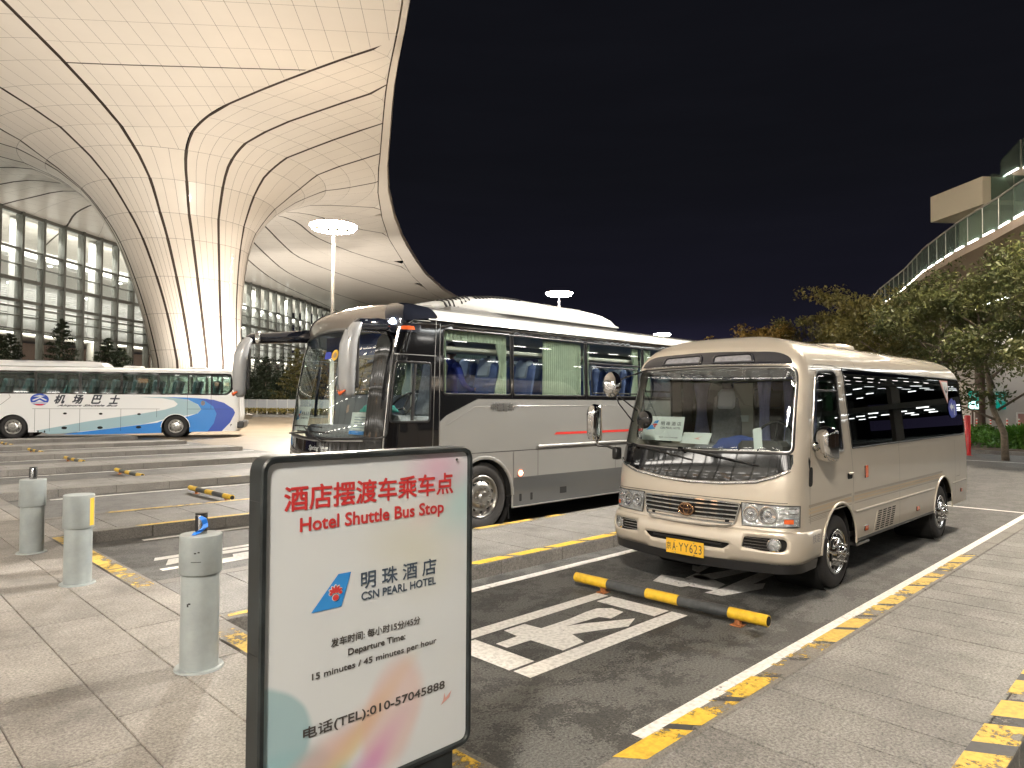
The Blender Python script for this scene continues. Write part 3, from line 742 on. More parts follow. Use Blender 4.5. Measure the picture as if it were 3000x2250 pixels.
    rub = [(-sx(.62), .225), (0, .20), (sx(.62), .225), (sx(.66), .318), (0, .292), (-sx(.66), .318)]
    sh.patch('bumper_strip', rpoly(rub, [.02, 0, .02, .01, 0, .01], 3), MAT['black'], root, off=.02, step=.1, thick=.06)
    # number plate
    px = sh.pt(0, .37, .045).x-.008
    pl = MB().box(px-.006, -.24, .285, px, .20, .435, .003).build('number_plate', MAT['plate_yellow'], root)
    PF = lambda x, y, x0=0: Vector((px-.0075, -.02-x, .36+y))
    text('lettering', '京', .052, .075, MAT['text_dark'], pl, lambda x, y: PF(x-.185, y), .012)
    text('lettering', 'A', .040, .085, MAT['text_dark'], pl, lambda x, y: PF(x-.122, y), .008)
    flat2('plate_dot', disc(.006, 10), MAT['text_dark'], pl, lambda x, y: PF(x-.088, y))
    text('lettering', 'YY623', .265, .090, MAT['text_dark'], pl, lambda x, y: PF(x+.065, y), .0, spacing=1.15)
    for yy in (-.11, .11):
        for zz in (-.062, .062):
            b_ = MB(); b_.lathe([(0, -.012), (.007, -.009), (.008, 0)], 8, 'x', c=(px-.004, -.02+yy, .36+zz)); b_.build('plate_screw', MAT['chrome'], pl, True)
    # side glass
    for sg, dwp, bwp in ((1, dw, bw), (-1, left_d, left_w)):
        if sg < 0: dwp = dwp[::-1]; bwp = bwp[::-1]
        d_ = sh.patch('door_window', dwp, MAT['glass_mid'], root, off=-.006, step=.12)
        sh.ribbon('window_frame', dwp, .03, MAT['satin'] if sg > 0 else MAT['gasket'], d_, .0, closed=True, height=.01, step=.05)
        sh.ribbon('gasket', shrink(dwp, .018), .016, MAT['gasket'], d_, .0, closed=True, height=.008, step=.05)
        sh.ribbon('window_rail', [(sg*sx(.57), 1.985), (sg*sx(1.33), 1.985)], .022, MAT['gasket'], d_, .0, height=.008)
        b_ = sh.patch('side_window', bwp, MAT['glass_dark'], root, off=-.003, step=.14)
        sh.ribbon('gasket', bwp, .018, MAT['gasket'], b_, .0, closed=True, height=.006, step=.06)
    # panel seams
    seams = MB()
    for sg in (1, -1):
        for ln in ([(sx(.46), 1.50), (sx(.47), .98), (sx(.50), .66)], [(sx(.50), 2.20), (sx(.60), 2.24), (sx(1.30), 2.25), (sx(1.46), 2.2), (sx(1.50), 1.9), (sx(1.63), 1.3), (sx(1.66), 1.0), (sx(1.62), .5)],
                   [(sx(3.25), 1.36), (sx(3.25), .35)], [(sx(1.95), 2.24), (sx(1.93), 2.5), (sx(1.92), 3.2)], [(sx(5.9), 1.3), (sx(5.9), .45)], [(sx(6.18), .95), (sx(6.18), .75), (sx(5.95), .75)]):
            sh.ribbon('', [(sg*a_, b_) for a_, b_ in ln], .006, None, None, .0012, mb=seams)
    sh.ribbon('', [(-sx(.46), .645), (0, .885), (sx(.46), .645)][:1]+[(-sx(.3), .64)], .004, None, None, .001, mb=seams)
    sh.ribbon('', [(sy(.98), .885), (0, .893), (sy(-.98), .885)], .006, None, None, .0015, mb=seams)
    seams.build('panel_gap', MAT['gasket'], body)
    # decorative stripes and mouldings on both sides
    for sg in (1, -1):
        st = MB(); st2 = MB()
        for z_, w_ in ((.86, .026), (.825, .02), (.79, .022), (.755, .012)):
            sh.ribbon('', [(sg*sx(.45), z_-.02), (sg*sx(1.6), z_)], w_, None, None, .0016, mb=st2 if z_ in (.825, .79) else st)
            sh.ribbon('', [(sg*sx(1.68), z_), (sg*sx(5.2), z_+.01)], w_, None, None, .0016, mb=st2 if z_ in (.825, .79) else st)
        for z_, w_ in ((.735, .006), (.72, .006), (.705, .006)):
            sh.ribbon('', [(sg*sx(.45), z_-.02), (sg*sx(.9), z_-.01)], w_, None, None, .0016, mb=st)
        st.build('side_stripe', MAT['champagne_dark'], body); st2.build('side_stripe', MAT['gold_stripe'], body)
        sh.ribbon('side_moulding', [(sg*sx(1.72), .655), (sg*sx(4.78), .66)], .028, MAT['champagne'], body, .0, height=.012)
        sh.ribbon('side_moulding', [(sg*sx(5.72), .66), (sg*sx(6.55), .67)], .028, MAT['champagne'], body, .0, height=.012)
        for X in (FW, RW):
            a_ = [(sg*(sx(X)+(ar+.012)*cos(pi*i/20)), .315+(ar+.012)*sin(pi*i/20)) for i in range(21)]
            sh.ribbon('arch_lip', a_, .026, MAT['champagne'], body, .0, height=.014, step=.05)
    # louvred panel, reflectors, handles, fuel details
    lv = rpoly([(sx(2.30), .36), (sx(3.0), .36), (sx(3.12), .605), (sx(2.42), .605)], .02, 3)
    lp = sh.patch('louvre_panel', lv, MAT['champagne'], root, off=.004, step=.1, thick=.004)
    for r_ in range(9):
        for c_ in range(4):
            x_ = 2.345+c_*.165+r_*.0125; z_ = .375+r_*.0255
            sh.patch('louvre_slot', [(sx(x_), z_), (sx(x_+.125), z_), (sx(x_+.135), z_+.014), (sx(x_+.01), z_+.014)], MAT['dark'], lp, off=.006, step=.2)
    for nm, X, Z, w_, h_, mt in (('side_reflector', 2.06, 1.08, .085, .135, 'orange'), ('side_marker', 2.05, .44, .10, .055, 'amber'), ('side_marker', 4.0, .46, .10, .055, 'amber'), ('side_marker', 6.25, .52, .08, .05, 'amber')):
        f = sh.patch(nm, rrect(sx(X)-w_/2, Z-h_/2, sx(X)+w_/2, Z+h_/2, .012, 3), MAT[mt], root, off=.012, step=.2, thick=.012)
        sh.ribbon('lens_rim', rrect(sx(X)-w_/2, Z-h_/2, sx(X)+w_/2, Z+h_/2, .012, 3), .008, MAT['gasket'], f, .001, closed=True, height=.008)
    dh = sh.patch('door_handle', rrect(sx(1.48), 1.03, sx(1.63), 1.10, .03, 4), MAT['dark'], root, off=.003, step=.2)
    sh.ribbon('handle_bar', [(sx(1.49), 1.088), (sx(1.62), 1.088)], .022, MAT['champagne'], dh, .004, height=.018)
    text('lettering', '核定19人', .36, .085, MAT['seat_grey'], root, sh.fn(sx(.63), .53, .05), .0)
    # turn-left sticker and triangular courtesy sticker on the last window
    s_ = sh.patch('warning_sticker', [(sx(5.98)+x, 1.79+y) for x, y in [(-.30, .0), (-.26, .09), (-.16, .14), (-.05, .15), (.03, .11), (.12, .13), (.2, .09), (.23, .0), (.2, -.1), (.05, -.14), (-.16, -.15), (-.26, -.09)]][::-1][::-1], MAT['sticker_blue'], root, off=.004, step=.1)
    flat2('arrow', [(-.22, .02), (-.10, .09), (-.10, .045), (-.02, .045), (-.02, -.005), (-.10, -.005), (-.10, -.05)], MAT['paper'], s_, sh.fn(sx(5.98), 1.79, .006))
    flat2('arrow', [(.0, -.11), (.02, .06), (.05, .06), (.07, -.11), (.045, -.11), (.035, -.02), (.025, -.11)], MAT['paper'], s_, sh.fn(sx(5.98), 1.79, .006))
    s_ = sh.patch('warning_sticker', [(sx(5.62)+x, 2.03+y) for x, y in [(-.32, .15), (.12, .15), (.05, -.18)]], MAT['sticker_pink'], root, off=.004, step=.1)
    sh.patch('sticker_face', [(sx(5.62)+x, 2.03+y) for x, y in [(-.25, .125), (.09, .125), (.04, -.125)]], MAT['paper'], s_, off=.005, step=.1)
    flat2('sticker_mark', [(-.1, .07), (-.05, .03), (0, .02), (.05, .07), (.03, .0), (-.02, -.02), (-.08, .03)], MAT['text_dark'], s_, sh.fn(sx(5.62), 2.03, .0065))
    # mirrors
    m = MB(); y0 = -.99
    b1 = sh.pt(sx(.52), 1.40, .0)
    m.tube([b1, (.62, y0-.08, 1.44), (.66, y0-.13, 1.45)], [.045, .04, .035], 12)
    arm = m.build('mirror_arm', MAT['chrome'], root, True)
    m = MB(); mtx = Matrix.Translation((.70, y0-.17, 1.44)) @ Matrix.Rotation(radians(-16), 4, 'Z')
    prof = rpoly([(-.10, -.17), (.10, -.17), (.115, .13), (.06, .19), (-.09, .17)], .06, 5)
    V = []; F = []; k = len(prof)
    for d_, sc in ((-.105, .45), (-.095, .7), (-.06, .9), (.0, 1), (.05, .98)):
        V += [(d_, p[0]*sc, p[1]*sc) for p in prof]
    for j in range(4):
        for i in range(k): F.append((j*k+i, j*k+(i+1) % k, (j+1)*k+(i+1) % k, (j+1)*k+i))
    F.append(tuple(reversed(range(k)))); F.append(tuple(4*k+i for i in range(k)))
    m.add(V, F, mtx); hs = m.build('mirror', MAT['chrome'], root, angle=50)
    m = MB(); m.tube([(.50, -1.03, 1.36), (.49, -1.06, 1.28), (.50, -1.05, 1.17)], .016, 8); m.build('mirror_stay', MAT['black'], arm, True)
    sh.patch('grab_recess', rrect(sx(.43), 1.03, sx(.53), 1.22, .04, 4), MAT['dark'], root, off=.003, step=.2)
    # kerb-side mirror on bent stalk
    m = MB(); m.tube([(.18, 1.00, 1.28), (.10, 1.12, 1.34), (.08, 1.24, 1.34), (.07, 1.27, 1.42)], .016, 8)
    m.box(.10, .98, 1.19, .2, 1.06, 1.33, .015)
    st_ = m.build('mirror_arm', MAT['black'], root, angle=45)
    m = MB(); m.add(V, F, Matrix.Translation((.07, 1.28, 1.60)) @ Matrix.Diagonal((.9, .75, 1.25, 1))); m.build('mirror', MAT['chrome'], root, angle=50)
    # upper round mirror on stays, kerb side
    m = MB(); hp = Vector((.16, 1.10, 2.06))
    for q in ((sh.pt(sy(.93), 1.62, .01)), (sh.pt(sy(.90), 1.75, .01)), sh.pt(sy(.86), 2.21, .01)):
        mid = (q+hp)/2+Vector((-.05, .02, .0)); m.tube([q, mid, hp], .009, 6)
    stay = m.build('mirror_stay', MAT['black'], root, True)
    m = MB(); mtx = Matrix.Translation(hp) @ Matrix.Rotation(radians(25), 4, 'Z') @ Matrix.Rotation(radians(-78), 4, 'Y') @ Matrix.Diagonal((1.25, .9, 1, 1))
    m.lathe([(0, .05), (.07, .042), (.115, .015), (.125, 0), (.12, -.008), (0, -.012)], 28, 'z', M_=mtx)
    m.build('mirror', MAT['chrome'], root, angle=45)
    m = MB(); q = sh.pt(sy(.62), 1.62, .13); mtx = Matrix.Translation(q) @ Matrix.Rotation(radians(-80), 4, 'Y')
    m.lathe([(0, .06), (.07, .05), (.10, .015), (.105, 0), (.0, -.01)], 24, 'z', M_=mtx)
    m.tube([q, sh.pt(sy(.74), 1.8, .08), sh.pt(sy(.88), 2.0, .01)], .008, 6); m.tube([q, sh.pt(sy(.8), 1.72, .06), sh.pt(sy(.92), 1.8, .01)], .008, 6)
    m.build('parking_mirror', MAT['black_gloss'], root, angle=45)
    # roof hatch, liners, underside
    m = MB(); m.lathe([(.42, 0), (.40, .05), (.3, .085), (0, .10)], 32, 'z', c=(3.55, 0, 2.585), M_=None); m.build('roof_vent', MAT['champagne'], root, True)
    for X in (FW, RW):
        for sg in (1, -1):
            MB().lathe([(.467, -1.0*sg), (.467, -.5*sg), (0, -.5*sg)], 30, 'y', c=(X, 0, .315)).build('wheel_arch_liner', MAT['dark'], root)
    m = MB(); m.box(.3, -.95, .34, 6.7, .95, .40); m.box(.7, -.35, .22, 6.1, .35, .34); m.box(1.1, -.86, .30, 1.4, .86, .42); m.box(5.1, -.8, .3, 5.4, .8, .42)
    m.build('chassis', MAT['dark'], root)
    m = MB(); m.box(1.85, -1.04, .25, 2.25, -.80, .285, .01); m.build('step', MAT['satin'], root)
    m = MB(); m.box(5.76, -.99, .16, 5.78, -.72, .5); m.build('mud_flap', MAT['black'], root)
    put_wheels(root, make_wheel(WR, .21, 'small', WHEELM), [(FW, -1.035, .277), (RW, -1.025, .277), (FW, 1.0, .277), (RW, .99, .277)], .21)
    # cabin
    m = MB(); m.box(.25, -.97, .84, 6.6, .97, .90); m.build('cabin_floor', MAT['trim_inner'], root)
    m = MB(); m.box(.42, -.86, 1.0, .85, .86, 1.33, .05); m.box(.55, -.75, 1.3, .85, -.25, 1.45, .05); m.build('dashboard', MAT['dash'], root)
    m = MB(); mt_ = Matrix.Translation((.93, -.5, 1.45)) @ Matrix.Rotation(radians(-62), 4, 'Y')
    m.tube([(.22*cos(a_), .22*sin(a_), 0) for a_ in [2*pi*i/30 for i in range(30)]], .014, 8, closed=True, M_=mt_)
    for a_ in (0, 2.1, 4.2): m.tube([(0, 0, -.03), (.21*cos(a_), .21*sin(a_), 0)], .012, 6, M_=mt_)
    m.build('steering_wheel', MAT['black'], root, True)
    n_ = 0
    for i, x in enumerate((1.15, 2.0, 2.75, 3.5, 4.25, 5.0)):
        for y in ((-.5, .45) if i == 0 else (-.72, -.30, .55)):
            a_, b_ = seat_mb(x, y, .9, .4, .68)
            s_ = a_.build('seat', MAT['seat_grey'], root, angle=40); b_.build('seat_cover', MAT['seat_cover'], s_, angle=40)
    for sg in (1, -1):
        for x0, x1, tie in ((1.7, 2.1, .5), (2.75, 3.2, .5), (4.0, 4.5, .5)):
            V_, F_ = ribs_curtain(x0, x1, sg*.93, 1.36, 2.18, 7, .018, tie, .5)
            m = MB(); m.add(V_, F_); m.build('curtain', MAT['lilac'], root, True)
    # curtains across behind the driver and a partition with a notice
    for (ya, yb) in ((-.72, -.52), (-.16, .02), (-.42, -.30)):
        V_, F_ = ribs_curtain(ya, yb, 0, 1.2, 2.16, 4, .02, .35, .5)
        m = MB(); m.add([(1.62+y, x, z) for x, y, z in V_], F_); m.build('curtain', MAT['lilac'], root, True)
    m = MB(); m.box(1.68, .10, .9, 1.71, .36, 2.1); pn = m.build('partition', MAT['trim_inner'], root)
    MB().box(1.672, .16, 1.62, 1.678, .30, 1.70).build('notice', MAT['paper'], pn)
    m = MB(); m.tube([(1.60, .95, 2.12), (1.60, -.95, 2.12)], .012, 8); m.build('curtain_rail', MAT['satin'], root)
    m = MB(); m.box(.9, -.9, 2.22, 6.4, .9, 2.24); m.build('headlining', MAT['trim_inner'], root)
    return root, sh

# ------------------------------------------------------------------ grey coach
MAT['coach_grey'] = paint('coach grey paint', (.235, .235, .226), .2, .36)
MAT['coach_trim'] = paint('coach trim', (.33, .33, .32), .2, .34)
MAT['coach_dark'] = paint('coach dark grey', (.075, .078, .08), .2, .35)
MAT['coach_white'] = M('roof white', (.50, .51, .50), .4, coat=.3, var=(2, .08))
MAT['coach_front'] = paint('coach dome grey', (.23, .20, .175), .5, .25)
MAT['curtain_green'] = M('pale green curtain', (.52, .60, .48), .85, var=(6, .12))
MAT['seat_blue'] = M('blue seat', (.035, .06, .17), .8, var=(10, .3))
MAT['seat_head'] = M('grey head cover', (.20, .23, .30), .8)
MAT['red_stripe'] = M('red stripe', (.55, .03, .025), .35, coat=.6)
MAT['mirror_grey'] = paint('mirror housing', (.33, .34, .35), .1, .3)
MAT['tan_inner'] = M('tan wall', (.36, .25, .15), .7)
MAT['marker_red'] = M('lit side marker', (.8, .12, .05), .3, em=(1.0, .16, .07), es=14)
MAT['marker_core'] = emit('marker bulb', (1.0, .62, .42), 40)
MAT['headlamp_lit'] = emit('roof lamp', (.75, .85, 1.0), 40)
MAT['gap_shade'] = M('shadow gap grey', (.16, .16, .155), .6)
MAT['teal'] = M('teal cloth', (.04, .30, .26), .8)
MAT['print_grey'] = M('print lines', (.16, .22, .30), .6)
WHEELC = [MAT['rubber'], MAT['satin'], MAT['satin'], MAT['dark']]

def build_coach():
    root = thing('coach', 'grey coach with dark glass front and big drooping mirrors, behind the hotel sign', 'coach', (4.80, 8.65, 0))
    sh = Shell(11.0, 2.5, 3.24, 2.86, .17, .30, .26, .25,
               [(0, 0), (.5, -.01), (1.1, .0), (1.35, .02), (2.0, .11), (2.5, .21), (2.86, .33)],
               Xf=1.4, n=2.6, a=1.5, b=.6, tumble=[(0, .0), (1.2, 0), (1.9, .006), (2.86, .03)], rrake=[(0, .05), (1, 0), (2.86, .2)], T=1.1)
    sy, sx = sh.sy, sh.sx
    z0 = .27; smax = sh.smax-1e-3; vt = sh.zs+sh.T
    FW, RW, WR, ar = 2.0, 7.45, .50, .56
    arches = [[(sg*a_, b_) for a_, b_ in circ_hole(sx(X), .47, ar, z0)] for sg in (1, -1) for X in (FW, RW)]
    ws = rpoly([(sy(1.2), 1.38), (sy(0), 1.33), (sy(-1.2), 1.38), (sy(-1.17), 2.72), (sy(0), 2.83), (sy(1.17), 2.72)], [.1, .3, .1, .16, .5, .16], 5)
    dwin = rrect(sx(.36), 1.58, sx(1.0), 2.36, .05); fwin = rpoly([(sx(.16), 1.5), (sx(.29), 1.5), (sx(.29), 2.62), (sx(.16), 2.62)], .03, 3)
    wins = [rrect(sx(a_), 1.95, sx(b_), 2.84, .05) for a_, b_ in ((1.24, 2.54), (2.60, 4.28), (4.34, 5.92), (5.98, 7.56), (7.62, 9.2), (9.26, 10.3))]
    # the kerb side has its passenger door where the near side has the driver's
    dwl = rrect(sx(.30), 1.25, sx(1.06), 2.66, .06)
    holes = [ws, dwin]+wins+[[(-a_, b_) for a_, b_ in w_] for w_ in [dwl]+wins]+arches
    body = sh.patch('body', [(-smax, z0), (smax, z0), (smax, vt), (-smax, vt)], MAT['coach_grey'], root, holes=holes, step=.15)
    g = sh.patch('windscreen', shrink(ws, .02), MAT['glass_clear'], root, off=-.005, step=.13)
    sh.ribbon('gasket', ws, .03, MAT['gasket'], g, .004, closed=True, height=.006, step=.06)
    # black skins round the windows
    for sg in (1, -1):
        band = [(sx(1.17), 1.89), (sx(10.55), 1.89), (sx(10.5), 2.955), (sx(1.17), 2.955)]
        fr = [(sx(.02), 1.34), (sx(.02), .95), (sx(1.17), .95), (sx(1.17), 1.57), (sx(1.30), 1.66), (sx(1.88), 1.89), (sx(1.17), 1.89), (sx(1.17), 2.955), (sx(.9), 2.98), (sx(.16), 2.86), (sx(.02), 2.66)]
        P1 = [(sg*a_, b_) for a_, b_ in band][::sg]; P2 = [(sg*a_, b_) for a_, b_ in fr][::sg]
        H1 = [[(sg*a_, b_) for a_, b_ in w_] for w_ in wins]; H2 = [[(sg*a_, b_) for a_, b_ in (dwin if sg > 0 else dwl)]]
        b1 = sh.patch('window_band', P1, MAT['black_gloss'], root, off=.003, holes=H1, step=.16)
        b2 = sh.patch('door_panel', P2, MAT['black_gloss'], root, off=.0045, holes=H2, step=.12)
        for i, w_ in enumerate(H1):
            w_ = w_[::sg]
            gl = sh.patch('side_window', w_, MAT['glass_clear'], root, off=-.004, step=.2)
            sh.ribbon('gasket', w_, .022, MAT['gasket'], gl, .003, closed=True, height=.005, step=.08)
            if i == 2:
                xa, xb = (4.40, 5.86); sh.ribbon('window_rail', [(sg*sx(xa), 2.50), (sg*sx(xb), 2.50)], .03, MAT['gasket'], gl, .002, height=.006)
                sh.ribbon('window_frame', rrect(min(sg*sx(4.46), sg*sx(5.8)), 2.0, max(sg*sx(4.46), sg*sx(5.8)), 2.44, .04), .02, MAT['gasket'], gl, .002, closed=True, height=.006)
        gl = sh.patch('door_window', H2[0][::sg], MAT['glass_clear'], root, off=-.002, step=.15)
        sh.ribbon('gasket', H2[0][::sg], .03, MAT['gasket'], gl, .004, closed=True, height=.006, step=.06)
        sh.ribbon('window_bar', [(sg*sx(.70), 1.60), (sg*sx(.70), 2.34)], .05, MAT['black'], gl, .0, height=.006)
        sm = MB()
        for ln in ([(sx(.30), 2.75), (sx(.30), .98)], [(sx(1.17), 2.9), (sx(1.17), 1.0)], [(sx(.32), 2.46), (sx(1.1), 2.46)], [(sx(1.08), 2.95), (sx(1.06), 1.1)], [(sx(.32), 2.80), (sx(.55), 2.92), (sx(.95), 2.93)]):
            sh.ribbon('', [(sg*a_, b_) for a_, b_ in ln], .012, None, None, .008, mb=sm)
        sm.build('panel_gap', MAT['satin'], b2)
        sm = MB()
        for a_, b_ in ((2.54, 2.60), (4.28, 4.34), (5.92, 5.98), (7.56, 7.62), (9.2, 9.26)):
            sh.ribbon('', [(sg*sx((a_+b_)/2), 1.9), (sg*sx((a_+b_)/2), 2.94)], .006, None, None, .0055, mb=sm)
        sm.build('panel_gap', MAT['gasket'], b1)
        # roof edge, belt line, skirt
        sh.patch('roof_edge', [(sg*sx(1.1), 2.955), (sg*sx(10.6), 2.955), (sg*sx(10.6), 3.25), (sg*sx(1.0), 3.25)][::sg], MAT['coach_white'], root, off=.012, step=.16)
        sh.ribbon('gutter', [(sg*sx(.9), 2.965), (sg*sx(10.6), 2.96)], .022, MAT['satin'], body, .008, height=.012, step=.2)
        sm = MB()
        for ln in ([(sx(1.2), 1.12), (sx(10.6), 1.12)], [(sx(2.60), 1.11), (sx(2.60), .3)], [(sx(3.13), 1.11), (sx(3.13), .3)], [(sx(5.1), 1.11), (sx(5.1), .3)], [(sx(6.6), 1.11), (sx(6.6), .3)], [(sx(8.2), 1.11), (sx(8.2), .3)]):
            sh.ribbon('', [(sg*a_, b_) for a_, b_ in ln], .008, None, None, .0015, mb=sm)
        sm.build('panel_gap', MAT['gasket'], body)
        sh.ribbon('belt_moulding', [(sg*sx(3.13), 1.165), (sg*sx(10.6), 1.165)], .045, MAT['coach_trim'], body, .0, height=.022, step=.2)
        sh.patch('skirt', [(sg*sx(2.60), z0), (sg*sx(6.78), z0), (sg*sx(6.78), .71), (sg*sx(2.60), .72)][::sg], MAT['coach_dark'], root, off=.002, step=.2)
        sh.ribbon('skirt_trim', [(sg*sx(2.58), .285), (sg*sx(6.8), .285)], .018, MAT['satin'], body, .003, height=.006, step=.2)
        sh.patch('red_stripe', [(sg*sx(3.50), 1.335), (sg*sx(8.6), 1.335), (sg*sx(8.6), 1.372), (sg*sx(3.56), 1.372)][::sg], MAT['red_stripe'], root, off=.003, step=.3)
        a_ = [(sg*(sx(FW)+(ar+.02)*cos(pi*i/20)), .47+(ar+.02)*sin(pi*i/20)) for i in range(21)]
        sh.ribbon('arch_lip', a_, .05, MAT['coach_grey'], body, .0, height=.015, step=.06)
        for X in (2.72, 2.96): sh.patch('skirt_slot', rrect(min(sg*sx(X), sg*sx(X+.05)), .36, max(sg*sx(X), sg*sx(X+.05)), .47, .01, 2), MAT['dark'], root, off=.005, step=.3)
        sh.patch('skirt_latch', rrect(min(sg*sx(3.64), sg*sx(3.80)), .40, max(sg*sx(3.64), sg*sx(3.80)), .50, .01, 2), MAT['dark'], root, off=.005, step=.3)
    # pressed line running down from the window cut-out
    sh.ribbon('pressing', [(sx(1.30), 1.52), (sx(1.85), 1.78), (sx(6.0), 1.80)], .012, MAT['coach_grey'], body, -.002, height=.006, step=.1)
    # lower black panel, dome and its dark shoulder pieces
    low = [(sy(1.235), 1.34), (sy(1.23), 1.08), (sy(0), 1.02), (sy(-1.23), 1.08), (sy(-1.235), 1.34), (sy(0), 1.30)]
    lp = sh.patch('front_panel', low[::1], MAT['black_gloss'], root, off=.004, step=.12, thick=.004)
    text('lettering', 'Spring', .26, .085, MAT['paper'], lp, sh.fn(sy(-.02), 1.205, .01), .0, shear=.3)
    text('lettering', '世腾', .15, .075, MAT['paper'], lp, sh.fn(sy(-.28), 1.20, .01), .02, shear=.2)
    dome = rpoly([(sy(1.14), 2.765), (sy(0), 2.87), (sy(-1.14), 2.765), (sy(-1.12), 2.98), (sy(-.85), 3.45), (sy(0), 3.6), (sy(.85), 3.45), (sy(1.12), 2.98)], [.04, .4, .04, .1, .2, .3, .2, .1], 4)
    sh.patch('roof_dome', dome, MAT['coach_front'], root, off=.010, step=.12)
    for sg in (1, -1):
        sc = rpoly([(sy(-1.02), 2.85), (sy(-1.19), 2.79), (sx(.12), 2.80), (sx(.55), 2.93), (sx(.95), 2.975), (sx(1.12), 3.0), (sx(1.02), 3.30), (sx(.55), 3.45), (sx(.05), 3.50), (sy(-.98), 3.12)], [.03, .05, .05, .1, .05, .04, .12, .25, .25, .2], 5)
        sc = [(sg*a_, b_) for a_, b_ in sc][::sg]
        cp = sh.patch('shoulder_cap', sc, MAT['navy_gloss'], root, off=.022, step=.08, thick=.02)
    m = MB(); c = sh.pt(sy(-1.12), 2.88, .045); m.lathe([(.0, -.03), (.04, -.02), (.045, 0), (0, .0)], 16, 'x', c=tuple(c))
    m.build('roof_lamp', MAT['headlamp_lit'], root)
    # marker lamps
    ml = sh.patch('side_lamp_unit', rpoly([(sx(.22), 2.74), (sx(.72), 2.76), (sx(.70), 2.86), (sx(.26), 2.87)], .04, 4), MAT['navy_gloss'], root, off=.03, step=.1, thick=.04)
    sh.patch('indicator', rpoly([(sx(.30), 2.775), (sx(.58), 2.785), (sx(.54), 2.83), (sx(.36), 2.83)], .015, 3), MAT['orange'], ml, off=.034, step=.1, thick=.01)
    mk = MB().lathe([(0, -.022), (.03, -.018), (.045, 0)], 20, 'y', c=(2.75, -1.252, .78)).build('side_marker', MAT['marker_red'], root, True)
    MB().lathe([(0, -.03), (.018, -.026), (.024, -.012)], 16, 'y', c=(2.75, -1.252, .785)).build('bulb', MAT['marker_core'], mk, True)
    text('badge_lettering', '中通客车', .46, .11, MAT['satin'], root, sh.fn(sx(2.38), 1.775, .008), .0, fat=.006)
    # roof air conditioner
    acw = .86
    sec = lambda h_, w_: [(-w_, 0), (-w_, h_*.35), (-w_*.93, h_*.8), (-w_*.78, h_), (0, h_*1.04), (w_*.78, h_), (w_*.93, h_*.8), (w_, h_*.35), (w_, 0)]
    V = []; F = []; st_ = [(1.55, .05, .62), (1.75, .13, .70), (2.15, .22, .78), (2.65, .275, .84), (3.0, .285, .86), (4.8, .27, .86), (5.3, .235, .86), (5.55, .16, .86), (5.72, .05, .86)]
    for x, h_, w_ in st_: V += [(x, y, 3.215+z) for y, z in sec(h_, w_)]
    k = 9
    for j in range(len(st_)-1):
        for i in range(k-1): F.append((j*k+i, j*k+i+1, (j+1)*k+i+1, (j+1)*k+i))
    F.append(tuple(range(k))); F.append(tuple(reversed([(len(st_)-1)*k+i for i in range(k)])))
    m = MB(); m.add(V, F); ac = m.build('air_conditioner', MAT['coach_white'], root, angle=35)
    MB().box(1.7, -.83, 3.10, 5.72, .83, 3.235, .02).build('shadow_gap', MAT['gap_shade'], ac)  # dark strip standing in for the shadow under the roof unit
    def acz(x, y):
        x_ = [s_[0] for s_ in st_]; h_ = np.interp(x, x_, [s_[1] for s_ in st_]); w_ = np.interp(x, x_, [s_[2] for s_ in st_])
        S_ = sec(h_, w_); return 3.215+np.interp(y, [p[0] for p in S_], [p[1] for p in S_]) if abs(y) < w_ else 3.22
    for i in range(22):
        x = 1.72+i*.072; 
        if i in (7,): continue
        P_ = []
        for t in np.linspace(0, 1, 5):
            y = -(.44+.30*t); P_.append((x+.05*(1-t), y, acz(x+.05*(1-t), y)+.006))
        m = MB(); m.tube(P_, .017, 4); m.build('vent_slot', MAT['dark'], ac)
    for x0, x1 in ((6.4, 7.2), (8.6, 9.4)): MB().box(x0, -.4, 3.18, x1, .4, 3.26, .04).build('roof_hatch', MAT['coach_white'], root)
    # drooping mirrors
    for sg, xx in ((-1, 0), (1, 0)):
        m = MB(); a_ = sh.pt(sy(sg*1.10), 2.82, .0) if sg > 0 else sh.pt(sx(.18), 2.80, .0)
        yo = sg*1.46
        m.tube([a_, ((a_.x-.02)/2+(-.02), (a_.y+yo)/2, 2.80), (-.22, yo, 2.76), (-.36, yo, 2.64)], [.10, .09, .08, .06], 12, M_=None)
        arm = m.build('mirror_arm', MAT['navy_gloss'], root, True)
        V = []; F = []; st2 = [(z_-.08, a1_, b1_, c1_+.06) for z_, a1_, b1_, c1_ in [(2.90, .03, .05, -.20), (2.86, .055, .11, -.30), (2.76, .075, .17, -.37), (2.60, .085, .19, -.42), (2.35, .085, .19, -.44), (2.12, .08, .18, -.44), (2.02, .065, .15, -.435), (1.975, .035, .08, -.43)]]
        for z, rx, ry, xc in st2:
            V += [(xc+rx*1.2*cos(a2), yo+ry*sin(a2)*.62, z) for a2 in [2*pi*i/18 for i in range(18)]]
        for j in range(len(st2)-1):
            for i in range(18): F.append((j*18+i, (j+1)*18+i, (j+1)*18+(i+1) % 18, j*18+(i+1) % 18))
        F.append(tuple(range(18))); F.append(tuple(reversed([(len(st2)-1)*18+i for i in range(18)])))
        m = MB(); m.add(V, F); hs = m.build('mirror', MAT['mirror_grey'], root, True)
        m = MB(); m.box(-.31, yo-.10, 2.0, -.265, yo+.10, 2.66, .03); m.build('mirror_face', MAT['black'], hs)
        m = MB(); m.tube([(-.455, yo-.085, 1.975), (-.468, yo, 1.935), (-.455, yo+.085, 1.975)], [.010, .026, .010], 8); m.build('indicator', MAT['orange'], hs, True)
